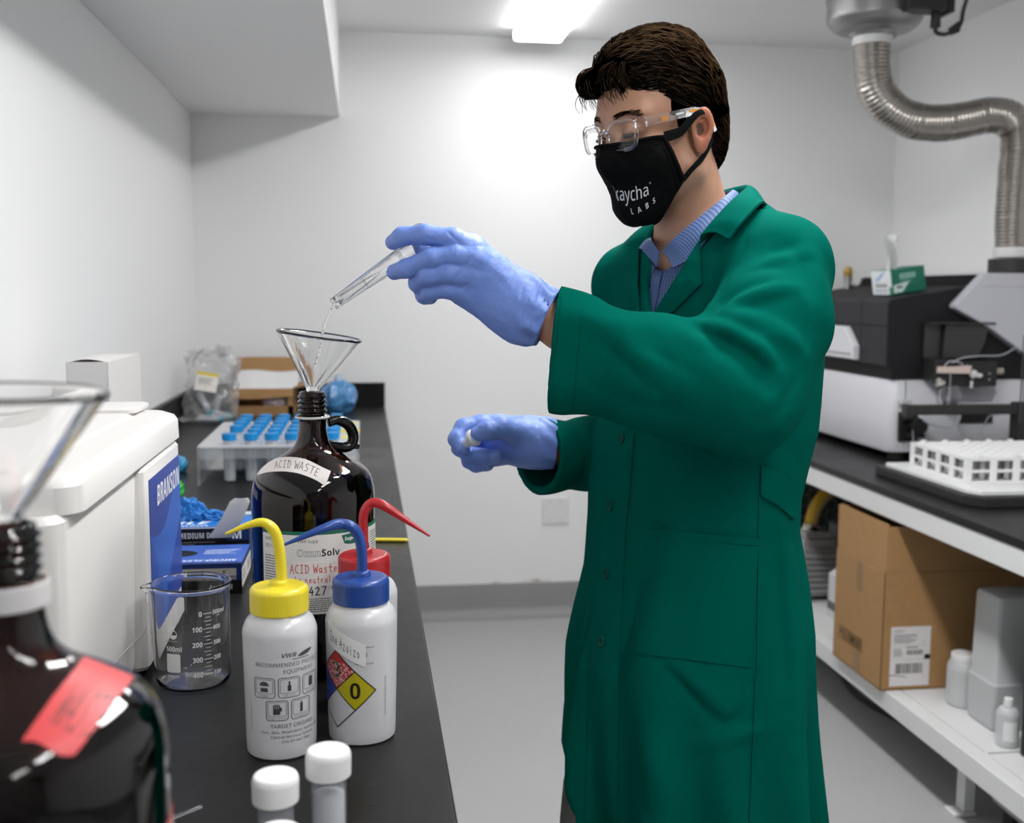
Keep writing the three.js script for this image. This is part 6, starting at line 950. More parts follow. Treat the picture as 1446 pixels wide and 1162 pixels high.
// ---- the body: one surface, head finer than the rest
const hipN = mp(1000, 800, 0.045), hipF = mp(945, 800, -0.06);
const legs = (() => { const k1 = V(hipN.x - 0.03, 0.50, hipN.z + 0.01), a1 = V(hipN.x - 0.01, 0.09, hipN.z), k2 = V(hipF.x - 0.075, 0.50, hipF.z + 0.05), a2 = V(hipF.x - 0.06, 0.09, hipF.z + 0.03); return { k1, a1, k2, a2, f: (x, y, z, o) => min(chain([hipN, k1, a1], [0.085 + o, 0.060 + o, 0.042 + o], 0.02)(x, y, z), chain([hipF, k2, a2], [0.085 + o, 0.060 + o, 0.042 + o], 0.02)(x, y, z)) }; })();
{
  const armN = chain([shN, elN, mp(800, 462, 0.205), mp(752, 440, 0.203)], [0.045, 0.036, 0.029, 0.026], 0.015), armF = chain([shF, elF, mp(790, 628, -0.07), mp(765, 625, -0.05)], [0.045, 0.036, 0.027, 0.025], 0.015), L1 = chain([hipN, legs.k1, legs.a1], [0.07, 0.055, 0.038], 0.02), L2 = chain([hipF, legs.k2, legs.a2], [0.07, 0.055, 0.038], 0.02);
  const yoke2 = capsule(mp(1000, 345, 0.0), mp(1085, 388, 0.10), 0.045, 0.045), yoke3 = capsule(mp(975, 350, -0.02), mp(905, 408, -0.12), 0.045, 0.045);
  const low = (x, y, z) => { let d = max(trunk(x, y, z, 0.032, 0), mp(900, 860).y - y); d = smin(d, yoke2(x, y, z), 0.03); d = smin(d, yoke3(x, y, z), 0.03); d = smin(d, armN(x, y, z), 0.02); d = smin(d, armF(x, y, z), 0.02); d = smin(d, L1(x, y, z), 0.03); d = smin(d, L2(x, y, z), 0.03); return d; };
  const gh = meshField((x, y, z) => smin(headField(x, y, z), low(x, y, z), 0.03), [hC.x - 0.16, hC.y - 0.21, hC.z - 0.14], [hC.x + 0.14, hC.y + 0.16, hC.z + 0.15], 0.0026);
  const gl = meshField(low, [-0.33, 0.02, -0.28], [0.26, hC.y - 0.10, 0.32], 0.011);
  const tint = (g, f) => { const p = g.attributes.position, c = new Float32Array(p.count * 3); for (let i = 0; i < p.count; i++) c.set(f(p.getX(i), p.getY(i), p.getZ(i)), i * 3); g.setAttribute('color', new THREE.BufferAttribute(c, 3)); return g.toNonIndexed(); };
  const skinTone = (x, y, z) => { const v = V(x, y, z).sub(hC), a = v.dot(hF) / HS, b = v.dot(hU) / HS, c = abs(v.dot(hL)) / HS, e = smooth(c, 0.071, 0.080) * smooth(Math.hypot(a + 0.012, b), 0.045, 0.032), n = 1 + 0.10 * fbm(x * 120, y * 120, z * 120, 3), k = smooth(Math.hypot(a - 0.06, b + 0.02, c - 0.045), 0.035, 0.01) * 0.12; return [n, n * (1 - 0.32 * e - k), n * (1 - 0.36 * e - k)]; };
  part('body', mergeGeometries([tint(gh, skinTone), tint(gl, () => [1, 1, 1])]), bodyM, man, 'fair skin of head, neck and wrists');
}
{ // trousers and shoes, below the coat
  const tm = std(RGB(0.075, 0.072, 0.070), 0.75), L1 = chain([hipN, legs.k1, V(legs.a1.x, 0.03, legs.a1.z)], [0.080, 0.075, 0.060], 0.02), L2 = chain([hipF, legs.k2, V(legs.a2.x, 0.03, legs.a2.z)], [0.080, 0.075, 0.060], 0.02), knee = capsule(mp(822, 1105, 0.05), mp(822, 1230, 0.05), 0.026, 0.036);
  const top = mp(900, 700).y, f = (x, y, z) => { let d = smin(smin(L1(x, y, z), L2(x, y, z), 0.02), knee(x, y, z), 0.03); d = smin(d, max(trunk(x, y, z, 0.022, 0), mp(900, 900).y - y), 0.04); d = max(d, y - top, 0.022 - y); return d - 0.004 * fbm(x * 12, y * 5, z * 12, 3); };
  part('trousers', meshField(f, [-0.32, 0.01, -0.24], [0.24, top + 0.02, 0.24], 0.009), tm, man, 'dark grey trousers');
  for (const a of [legs.a1, legs.a2]) { const d = V(FW[0], 0, FW[1]), hl = V(a.x, 0.035, a.z), toe = hl.clone().addScaledVector(d, 0.17), s = chain([hl, toe], [0.040, 0.034], 0.02), up = capsule(hl, V(a.x, 0.09, a.z), 0.042, 0.038); part('shoe', meshField((x, y, z) => max(smin(s(x, y, z), up(x, y, z), 0.03), 0.001 - y), [hl.x - 0.26, -0.005, hl.z - 0.2], [hl.x + 0.12, 0.14, hl.z + 0.2], 0.006), std(G(0.03), 0.4), man, 'black shoe'); }
}
// ---- hair
const hr = rng(77);
const hairEdge = (x) => { const K = [[-0.13, -0.072], [-0.085, -0.075], [-0.060, -0.062], [-0.045, -0.035], [-0.034, 0.010], [-0.022, 0.030], [0.004, 0.034], [0.014, 0.006], [0.020, 0.000], [0.034, 0.020], [0.042, 0.046], [0.058, 0.066], [0.078, 0.074], [0.12, 0.078]]; for (let i = 1; i < K.length; i++) if (x <= K[i][0]) return mix(K[i - 1][1], K[i][1], smooth(x, K[i - 1][0], K[i][0])); return 0.078; };
const hairHull = (() => {
  const a = ellipsoid([-0.012, 0.055, 0], [0.099, 0.092, 0.081]), q = ellipsoid([0.040, 0.106, -0.006], [0.054, 0.036, 0.058]), c = ellipsoid([0.0, 0.122, 0.004], [0.066, 0.035, 0.056]), b = ellipsoid([-0.070, -0.005, 0], [0.036, 0.066, 0.058]), fr = capsule(V(0.088, 0.100, 0.024), V(0.098, 0.094, -0.034), 0.016, 0.015);
  return (x, y, z) => smin(smin(smin(smin(a(x, y, z), q(x, y, z), 0.03), c(x, y, z), 0.03), b(x, y, z), 0.03), fr(x, y, z), 0.024);
})();
const hairField = (x, y, z) => {
  const h = hairHull(x, y, z); if (h > 0.03) return h;
  const w = noise(x * 26 + 4, y * 26, z * 26) * 0.5, g = 0.0022 * noise(x * 22 + w, (y * 130 + z * 130) * 0.6 + w * 6, z * 90) + 0.0050 * noise(x * 26, y * 38, z * 46 + 7);
  const cut = (hairEdge(x) - y) * 0.8 + 0.004 * noise(z * 90, x * 90, 3);
  return smax(h - g, cut, 0.008);
};
{
  const dark = [0.055, 0.029, 0.0145], midc = [0.25, 0.138, 0.068], lite = [0.56, 0.34, 0.18];
  const cap = meshField(hairField, [-0.13, -0.09, -0.10], [0.145, 0.170, 0.10], 0.0024); const cp = cap.attributes.position, col = new Float32Array(cp.count * 3);
  for (let i = 0; i < cp.count; i++) { const t = clamp(0.35 + 0.5 * noise(cp.getX(i) * 60, cp.getY(i) * 160, cp.getZ(i) * 160), 0, 1); for (let c = 0; c < 3; c++) col[i * 3 + c] = mix(dark[c], midc[c], t); }
  cap.setAttribute('color', new THREE.BufferAttribute(col, 3));
  // locks: thin tapered strands combed along the surface
  const pos = [], idx = [], cols = [], nrm = [];
  const lock = (pts, r0, c) => {
    const n = pts.length, base = pos.length / 3, m = 4;
    for (let i = 0; i < n; i++) { const T = pts[min(i + 1, n - 1)].clone().sub(pts[max(i - 1, 0)]).normalize(), A = V(0.3, 1, 0.2).cross(T).normalize(), B = T.clone().cross(A), r = r0 * (i === n - 1 ? 0.12 : sqrt(1 - (i / n) ** 2) * min(1, 0.5 + i * 0.4)); for (let j = 0; j < m; j++) { const a = j / m * 2 * PI, d = A.clone().multiplyScalar(cos(a)).addScaledVector(B, sin(a)); pos.push(pts[i].x + d.x * r, pts[i].y + d.y * r, pts[i].z + d.z * r); nrm.push(d.x, d.y, d.z); cols.push(...c); } }
    for (let i = 0; i < n - 1; i++) for (let j = 0; j < m; j++) { const a = base + i * m + j, b = base + i * m + (j + 1) % m; idx.push(a, b, a + m, b, b + m, a + m); }
  };
  const hp = (x, y, z, lift) => { let p = V(x, y, z); for (let i = 0; i < 3; i++) { const d = hairHull(p.x, p.y, p.z) - lift; p.addScaledVector(gradient(hairHull, p, 0.002), -d); } return p; };
  for (let k = 0; k < 5800; k++) {
    const low = k > 4000, x = low ? mix(-0.125, -0.02, hr()) : mix(-0.125, 0.125, hr()), th = mix(-1.25, 1.25, hr());
    let p = low ? hp(x, mix(-0.06, 0.06, hr()), 0.09 * (hr() * 2 - 1), 0.0) : hp(x, 0.055 + 0.09 * cos(th * 1.25), 0.085 * sin(th), 0.0); const e = hairEdge(p.x); if (p.y < e + 0.002) { p = hp(x, e + 0.004 + 0.07 * hr(), 0.085 * Math.sign(th), 0.0); if (p.y < hairEdge(p.x)) continue; }
    const n = 9, step = mix(0.0042, 0.0062, hr()) * (p.y < 0.05 ? 0.62 : 1), pts = [p.clone()], ph = hr() * 6, wv = mix(0.10, 0.55, hr()) * (p.y > 0.06 ? 1 : 0.4), lift = 0.0012 + 0.003 * hr() * hr() * (p.y > 0.07 ? 2 : 0.6), part0 = p.z > 0.035 ? 1 : -0.4;
    for (let i = 1; i < n; i++) {
      const nn = gradient(hairHull, p, 0.003), side = p.z;                    // combed back from the brow over the crown, falling at the sides and nape
      let d = V(-1 + 0.25 * noise(p.x * 30, p.z * 30, 2), -0.85 * smooth(-p.x, -0.02, 0.07) - 0.5 * smooth(abs(side), 0.045, 0.08), 0.35 * Math.sign(side) * smooth(p.y, 0.08, 0.14) + 0.5 * noise(p.x * 22, p.y * 22, p.z * 22));
      if (p.x > 0.085 && p.y < 0.118) d.set(0.25, -0.7, -0.5 + noise(p.x * 50, p.y * 50, p.z * 50));   // the fringe curls down over the forehead
      d.addScaledVector(nn, -d.dot(nn)).normalize(); const s = nn.clone().cross(d); d.addScaledVector(s, wv * sin(i * 0.9 + ph)).normalize();
      p = hp(p.x + d.x * step, p.y + d.y * step, p.z + d.z * step, lift * sin(i / n * PI) + 0.0002); if (p.y < hairEdge(p.x) - 0.004) break; pts.push(p.clone());
    }
    if (pts.length < 4) continue;
    const t = clamp(0.42 * hr() + 0.38 * (0.5 + 0.5 * noise(pts[0].x * 28 + 3, pts[0].y * 28, pts[0].z * 28)) + 0.25 * smooth(pts[0].y, 0.06, 0.14) - 0.12, 0, 1), c = [0, 1, 2].map((i) => t < 0.5 ? mix(dark[i], midc[i], t * 2) : mix(midc[i], lite[i], (t - 0.5) * 2));
    lock(pts, mix(0.0005, 0.0014, hr()), c);
  }
  for (let k = 0; k < 60; k++) {                                               // loose curls at the front edge
    const z = mix(-0.055, 0.050, hr()), s = hp(0.100 + 0.006 * hr(), 0.084 + 0.02 * hr(), z, 0.0), pts = [], R = 0.006 + 0.008 * hr(), a0 = hr() * 2, dx = 0.2 + 0.9 * hr(), dz = (hr() - 0.6);
    for (let i = 0; i < 9; i++) { const a = a0 + i * 0.36; pts.push(V(s.x + R * (sin(a) - sin(a0)) * dx + 0.002 * i * 0.4, s.y - 0.0032 * i + R * 0.3 * (cos(a) - cos(a0)), s.z + R * (cos(a) - cos(a0)) * dz)); }
    lock(pts, 0.00035 + 0.0003 * hr(), midc.map((v) => v * (0.5 + 0.7 * hr())));
  }
  for (const sgn of [-1, 1]) for (let k = 0; k < 130; k++) {                   // eyebrows
    const u = hr(), z = sgn * mix(0.012, 0.050, u), x0 = mix(0.0985, 0.078, u * u), y0 = 0.0385 + 0.004 * sin(u * PI) + 0.006 * (hr() - 0.5); let q = V(x0, y0, z); for (let i = 0; i < 3; i++) q.addScaledVector(gradient(face, q, 0.002), -(face(q.x, q.y, q.z) - 0.0006));
    const d = V(-0.0025, 0.0012, sgn * 0.0045), pts = [0, 1, 2, 3].map((i) => { const w = q.clone().addScaledVector(d, i * 0.5); const f = face(w.x, w.y, w.z); return w.addScaledVector(gradient(face, w, 0.002), -(f - 0.001)); }); lock(pts, 0.00035, midc.map((v) => v * 0.8));
  }
  const g = new THREE.BufferGeometry(); g.setAttribute('position', new THREE.Float32BufferAttribute(pos, 3)); g.setAttribute('normal', new THREE.Float32BufferAttribute(nrm, 3)); g.setAttribute('color', new THREE.Float32BufferAttribute(cols, 3)); g.setIndex(idx);
  const ni = cap.toNonIndexed(), nj = g.toNonIndexed(); ni.deleteAttribute('uv'); const all = mergeGeometries([ni, nj]).applyMatrix4(headMatrix);
  part('hair', all, phys(0xffffff, 0.38, { vertexColors: true, specularIntensity: 0.7 }), man, 'wavy brown hair');
}
// ---- eyes: lids lowered, lashes
{
  const lash = []; const em = std(RGB(0.02, 0.012, 0.01), 0.5);
  for (const s of [-1, 1]) { const pts = []; for (let i = 0; i <= 10; i++) { const a = mix(-1.05, 1.05, i / 10); pts.push(fromHead(0.0795 + 0.0160 * cos(a), 0.0122 - 0.0016 * cos(a * 1.3), s * (0.032 + 0.0165 * sin(a)))); } lash.push(tube(pts, (u) => 0.0013 + 0.0015 * sin(PI * u), 24, 8)); }
  part('eyelashes', lash, em, man);
}
// ---- face mask
{
  const hull = (x, y, z) => { const a = abs(z); let d = smin(maxil(x, y, z), jaw(x, y, a), 0.05); d = smin(d, chin(x, y, z), 0.04); d = smin(d, cheek(x, y, a), 0.04); d = smin(d, nose(x, y, z), 0.05); d = smin(d, skull(x, y, z), 0.03); d = smin(d, brow0(x, y, z), 0.03); return d - 0.0035; };
  const T = 62 * PI / 180, O = V(0.012, -0.05, 0), top = (t) => mix(28, 31, abs(t)) * PI / 180 - 0.02 * cos(t * PI), bot = (t) => (-64 + 52 * Math.pow(abs(t), 2.1)) * PI / 180;
  const out = (th, ph) => { const d = V(cos(ph) * cos(th), sin(ph), cos(ph) * sin(th)); let r = 0.19; for (let i = 0; i < 60; i++) { const p = O.clone().addScaledVector(d, r), v = hull(p.x, p.y, p.z); if (v < 0.0001) break; r -= max(v * 0.8, 0.0002); } return O.clone().addScaledVector(d, r); };
  const at = (u, v, lift = 0) => { const t = u * 2 - 1, p = out(t * mix(76, 57, v) * PI / 180, mix(bot(t), top(t), v)); const n = p.clone().sub(O).normalize(); const ridge = 0.0025 * Math.exp(-((t / 0.035) ** 2)) * smooth(v, 0.05, 0.3) + 0.0010 * noise(u * 9, v * 7, 4) + 0.0008 * noise(u * 22, v * 16, 9); p.addScaledVector(n, lift + ridge); return p; };
  const g = grid(110, 70, (u, v) => { const p = at(u, v); const q = fromHead(p.x, p.y, p.z); return [q.x, q.y, q.z]; });
  const flip = (h) => { const n = h.attributes.normal, p = h.attributes.position, c = fromHead(O.x, O.y, O.z); let s = 0; for (let i = 0; i < p.count; i += 5) s += n.getX(i) * (p.getX(i) - c.x) + n.getY(i) * (p.getY(i) - c.y) + n.getZ(i) * (p.getZ(i) - c.z); if (s < 0) { const I = h.index.array; for (let i = 0; i < I.length; i += 3) { const k = I[i + 1]; I[i + 1] = I[i + 2]; I[i + 2] = k; } h.computeVertexNormals(); } return h; };
  const tex = canvasTex(2048, 1024, (x, w, h) => {
    x.fillStyle = '#060607'; x.fillRect(0, 0, w, h);
    x.save(); x.translate(w * 0.466, h * 0.48); x.rotate(0.20); x.fillStyle = '#d8d8da'; x.font = '190px sans-serif'; x.fillText('kaycha', 0, 0, 600); x.font = '40px sans-serif'; x.fillText('®', 604, -116); x.font = 'bold 84px sans-serif'; [...'LABS'].forEach((c, i) => x.fillText(c, 270 + i * 116, 130)); x.restore();
  });
  const mm = phys(0xffffff, 0.9, { map: tex, specularIntensity: 0.3 }), bm = phys(RGB(0.003, 0.003, 0.0033), 0.9, { specularIntensity: 0.3 });
  const mask = part('face_mask', slab(flip(g), 0.0022), mm, man, 'black cloth face mask with white lettering');
  const line = (f, n = 40) => Array.from({ length: n }, (_, i) => { const p = f(i / (n - 1)); return fromHead(p.x, p.y, p.z); });
  part('binding', [tube(line((s) => at(s, 0.992, 0.001)), 0.0022, 90, 8), tube(line((s) => at(s, 0.90, 0.0002)), 0.0008, 90, 6), tube(line((s) => at(s, 0.004, 0.001)), 0.0016, 90, 8)], bm, mask);
  for (const s of [0, 1]) {
    const k = s ? 1 : -1, e = (v) => at(s, v, 0.001), U = e(0.985), L = e(0.02), sd = (x, y, z) => V(x, y, k * z);
    part('side_hem', [tube(line((q) => at(s ? 0.995 : 0.005, q, 0.001), 20), 0.0030, 30, 8), tube(line((q) => at(s ? 0.955 : 0.045, q, 0.0004), 20), 0.0009, 30, 6)], bm, mask);
    const upper = [U, sd(0.030, 0.004, 0.0735), sd(0.008, 0.020, 0.0790), sd(-0.010, 0.026, 0.0825), sd(-0.026, 0.018, 0.0805)].map((p) => fromHead(p.x, p.y, p.z)), lower = [L, sd(0.017, -0.053, 0.0715), sd(-0.004, -0.041, 0.0725), sd(-0.020, -0.027, 0.0725), sd(-0.031, -0.008, 0.0725), sd(-0.030, 0.012, 0.0755)].map((p) => fromHead(p.x, p.y, p.z));
    const band = (pts, w) => { const c = curve(pts), N = 36; return slab(grid(N, 3, (u, v) => { const p = c.getPoint(u), t = c.getTangent(u), o = p.clone().sub(fromHead(-0.01, 0.0, 0)).addScaledVector(hF, -p.clone().sub(fromHead(-0.01, 0, 0)).dot(hF)).normalize(), s2 = t.clone().cross(o).normalize(), ww = typeof w === 'function' ? w(u) : w; p.addScaledVector(s2, (v - 0.5) * ww).addScaledVector(o, 0.0008 * sin(PI * v)); return [p.x, p.y, p.z]; }), 0.0014); };
    part('ear_loop', [band(upper, (u) => mix(0.013, 0.006, smooth(u, 0, 0.8))), band(lower, (u) => mix(0.011, 0.008, u))], bm, mask);
  }
}
// ---- safety glasses
{
  const plastic = phys(RGB(0.97, 0.98, 1.0), 0.0, { transmission: 1, thickness: 0.01, ior: 1.5 }), lensM = phys(0xffffff, 0.0, { transmission: 1, thickness: 0, ior: 1.5, specularIntensity: 0.35 });
  const W = 13 * PI / 180, cz = 0.0345, cx = 0.1065, cy = 0.0125, hw = 0.0265, hh = 0.0205;
  const lp = (s, a, b, d = 0) => fromHead(cx - sin(W) * (a) + d * cos(W), cy + b + (cx) * 0, s * (cz + a * cos(W) + d * sin(W)));   // a outward, b up, d forward
  const outline = (k, grow = 0) => { const o = []; for (let i = 0; i < 56; i++) { const t = i / 56 * 2 * PI, c = cos(t), n = sin(t), p = 0.52; let a = Math.sign(c) * Math.pow(abs(c), p) * (hw + grow), b = Math.sign(n) * Math.pow(abs(n), p) * (hh + grow); if (b < 0) a = a * (1 - 0.14 * (-b / hh)) + (a < 0 ? 0.003 * (-b / hh) : 0); o.push([a, b]); } return o; };
  const glasses = new THREE.Group(); glasses.name = 'safety_glasses'; glasses.userData.label = 'clear plastic safety glasses'; man.add(glasses);
  for (const s of [1, -1]) {
    const o = outline(), rim = part('rim', tube(o.map(([a, b]) => lp(s, a, b)), 0.0025, 160, 10, true), plastic, glasses);
    const c = lp(s, 0, 0, 0.001), pos = [c.x, c.y, c.z], idx = []; o.forEach(([a, b]) => { const p = lp(s, a, b, 0); pos.push(p.x, p.y, p.z); }); for (let i = 0; i < o.length; i++) { const j = (i + 1) % o.length; s > 0 ? idx.push(0, i + 1, j + 1) : idx.push(0, j + 1, i + 1); }
    const g = new THREE.BufferGeometry(); g.setAttribute('position', new THREE.Float32BufferAttribute(pos, 3)); g.setAttribute('uv', new THREE.Float32BufferAttribute(new Float32Array(pos.length / 3 * 2), 2)); g.setIndex(idx); g.computeVertexNormals(); part('lens', slab(g, 0.0008), lensM, glasses);
    const H = [lp(s, hw + 0.001, hh * 0.62), lp(s, hw + 0.005, hh * 0.60, -0.004), fromHead(0.088, cy + 0.0135, s * 0.0695)];
    const tp = [H[2], fromHead(0.060, 0.0270, s * 0.0745), fromHead(0.030, 0.0285, s * 0.078), fromHead(0.004, 0.0290, s * 0.0785), fromHead(-0.014, 0.0265, s * 0.0785), fromHead(-0.030, 0.012, s * 0.077), fromHead(-0.038, -0.004, s * 0.0755)];
    const strip = (pts, h, th) => { const cv = curve(pts), N = 44, m = 8, pp = [], ii = []; for (let i = 0; i <= N; i++) { const u = i / N, p = cv.getPoint(u), t = cv.getTangent(u), si = hL.clone().multiplyScalar(s), up = si.clone().cross(t).normalize().multiplyScalar(s); if (up.y < 0) up.negate(); const hv = typeof h === 'function' ? h(u) : h; for (let j = 0; j < m; j++) { const a = j / m * 2 * PI + PI / 8, q = p.clone().addScaledVector(up, Math.sign(sin(a)) * Math.pow(abs(sin(a)), 0.5) * hv / 2).addScaledVector(si, Math.sign(cos(a)) * Math.pow(abs(cos(a)), 0.5) * th / 2); pp.push(q.x, q.y, q.z); } } for (let i = 0; i < N; i++) for (let j = 0; j < m; j++) { const a = i * m + j, b = i * m + (j + 1) % m; ii.push(a, b, a + m, b, b + m, a + m); } for (const [o2, f] of [[0, 1], [N * m, -1]]) for (let j = 1; j < m - 1; j++) f > 0 ? ii.push(o2, o2 + j + 1, o2 + j) : ii.push(o2, o2 + j, o2 + j + 1); let g2 = new THREE.BufferGeometry(); g2.setAttribute('position', new THREE.Float32BufferAttribute(pp, 3)); g2.setIndex(ii); g2 = toCreasedNormals(g2, 0.7); g2.setAttribute('uv', new THREE.BufferAttribute(new Float32Array(g2.attributes.position.count * 2), 2)); return g2; };
    const tm = part('temple', strip(tp, (u) => (u < 0.75 ? mix(0.0125, 0.0095, u / 0.75) : mix(0.0095, 0.006, (u - 0.75) / 0.25)), 0.0030), plastic, glasses);
    part('hinge', strip(H, 0.011, 0.004), plastic, tm);
    const or = std(RGB(0.80, 0.30, 0.02), 0.4), cv = curve(tp);
    const dec = (u0, u1, h, o2) => strip([0, 1, 2, 3].map((i) => cv.getPoint(mix(u0, u1, i / 3)).addScaledVector(hL, s * 0.0014).addScaledVector(hU, o2)), h, 0.0008);
    part('orange_mark', [0, 1, 2].map((i) => dec(0.155 + i * 0.02, 0.165 + i * 0.02, 0.0065 - i * 0.0006, -0.001)), or, tm); part('orange_mark', dec(0.44, 0.60, 0.0032, 0.001), or, tm); part('orange_mark', dec(0.86, 0.93, 0.006, 0), or, tm);
    const lt = std(G(0.75), 0.4); part('lettering', [0, 1, 2, 3, 4, 5, 6, 7].map((i) => dec(0.29 + i * 0.0105, 0.297 + i * 0.0105, 0.0026, 0.0006)), lt, tm);
  }
  part('bridge', tube([lp(1, -hw, 0.007), fromHead(cx + 0.006, cy + 0.0105, 0), lp(-1, -hw, 0.007)], 0.0028, 24, 10), plastic, glasses);
  part('nose_pad', [1, -1].map((s) => tube([lp(s, -hw + 0.001, 0.004), fromHead(cx - 0.006, cy - 0.004, s * 0.0085), fromHead(cx - 0.010, cy - 0.012, s * 0.0115)], 0.0024, 14, 8)), plastic, glasses);
}
// ---- gloves and what they hold
const gloveM = phys(RGB(0.165, 0.275, 0.70), 0.5, { sheen: 0.25, sheenColor: RGB(0.6, 0.7, 1), sheenRoughness: 0.4 });
function wrinkle(f, lines, amp, fine2) { return (x, y, z) => { let d = f(x, y, z); if (abs(d) > 0.012) return d; for (const [a, b, w, k] of lines) { const dx = b.x - a.x, dy = b.y - a.y, dz = b.z - a.z, L = dx * dx + dy * dy + dz * dz; let t = ((x - a.x) * dx + (y - a.y) * dy + (z - a.z) * dz) / L; t = clamp(t, 0, 1); const q = (x - a.x - t * dx) ** 2 + (y - a.y - t * dy) ** 2 + (z - a.z - t * dz) ** 2; if (q < w * w * 7) d -= k * Math.exp(-q / (w * w)) * (0.3 + 0.7 * sin(PI * t)); } return d - amp * fbm(x * fine2, y * fine2, z * fine2, 3); }; }
{
  const W = 0.225, f = (pts, rs) => chain(pts.map(([x, y, w]) => mp(x, y, w)), rs, 0.006);
  const index = f([[664, 352, .232], [640, 338, .243], [600, 331, .250], [568, 334, .246], [555, 342, .236]], [0.0150, 0.0130, 0.0116, 0.0108, 0.0096]), middle = f([[668, 366, .238], [642, 360, .248], [610, 364, .256], [574, 379, .250], [557, 384, .240]], [0.0150, 0.0128, 0.0116, 0.0110, 0.0098]);
  const ring = f([[662, 388, .238], [632, 385, .248], [604, 389, .250], [590, 399, .236], [594, 408, .220]], [0.0150, 0.0125, 0.0118, 0.0108, 0.0098]), little = f([[655, 410, .230], [630, 407, .238], [608, 411, .236], [599, 417, .222], [608, 420, .208]], [0.0140, 0.0115, 0.0106, 0.0098, 0.0088]);
  const m = [[[736, 414, .206], [664, 354, .226], .023, .018], [[736, 426, .208], [668, 368, .230], .024, .019], [[734, 442, .206], [662, 390, .228], .025, .019], [[730, 456, .204], [656, 412, .222], .023, .018]].map(([a, b, r, q]) => capsule(mp(...a), mp(...b), r, q)), pad = capsule(mp(720, 425, .186), mp(672, 395, .188), .022, .019);
  const thumb = f([[700, 405, .182], [660, 385, .176], [622, 366, .184], [596, 352, .196]], [0.018, 0.0145, 0.0130, 0.0112]), wrist = chain([mp(738, 434, .206), mp(776, 449, .206)], [0.033, 0.0338], 0.01), web = capsule(mp(660, 350, .215), mp(660, 388, .205), .014, .014);
  const c0 = mp(773, 448, .206), cd = V(1, -0.42, 0.0).normalize(), roll = (x, y, z) => { const a = (x - c0.x) * cd.x + (y - c0.y) * cd.y + (z - c0.z) * cd.z, r = wrist(x, y, z); return sqrt((a) ** 2 + (r + 0.0006) ** 2) - 0.0018; };
  const base = (x, y, z) => {
    let d = m[0](x, y, z); for (let i = 1; i < 4; i++) d = smin(d, m[i](x, y, z), 0.016); d = smin(d, pad(x, y, z), 0.022); d = smin(d, wrist(x, y, z), 0.028); d = smin(d, web(x, y, z), 0.02);
    let g = min(index(x, y, z), middle(x, y, z)); g = smin(g, ring(x, y, z), 0.0022); g = smin(g, little(x, y, z), 0.0025); d = smin(d, g, 0.010); d = smin(d, thumb(x, y, z), 0.012);
    const a = (x - c0.x) * cd.x + (y - c0.y) * cd.y + (z - c0.z) * cd.z; d -= 0.0022 * smooth(a, -0.035, -0.006) * sin(Math.atan2(y - c0.y, z - c0.z) * 9 + a * 130) + 0.0016 * smooth(a, -0.05, -0.01) * noise(x * 90, y * 90, z * 90); d = max(d, a); const hollow = max(wrist(x, y, z) + 0.0022, -a - 0.012); d = max(d, -hollow);
    return smin(d, roll(x, y, z), 0.0015);
  };
  const S = (p, w, k) => { const o = []; for (let i = 0; i + 1 < p.length; i++) { const a = hit(base, ...p[i]), b = hit(base, ...p[i + 1]); if (a && b) o.push([a, b, w, k]); } return o; };
  const lines = [...S([[742, 380], [738, 410], [727, 446], [724, 462]], 0.0016, -0.0016), ...S([[752, 390], [745, 425], [735, 462]], 0.0016, -0.0014), ...S([[738, 385], [732, 420], [722, 455]], 0.0018, 0.0012), ...S([[762, 398], [752, 430]], 0.0022, 0.0022), ...S([[762, 430], [776, 405]], 0.0018, 0.0018), ...S([[640, 396], [668, 362]], 0.0024, -0.0016), ...S([[660, 352], [640, 335], [632, 328]], 0.0020, -0.0015), ...S([[634, 425], [650, 408], [662, 400]], 0.0020, -0.0012), ...S([[680, 440], [692, 400]], 0.0018, -0.0010), ...S([[615, 340], [600, 336]], 0.002, -0.0010), ...S([[668, 358], [690, 372], [720, 395]], 0.006, 0.0016)];
  const field = wrinkle(base, lines, 0.0007, 150);
  const g = part('glove', meshField(field, [mp(535, 400, W).x, mp(700, 500, W).y, 0.13], [mp(800, 400, W).x, mp(600, 300, W).y, 0.30], 0.0021), gloveM, man, 'blue nitrile glove of the raised hand');
}
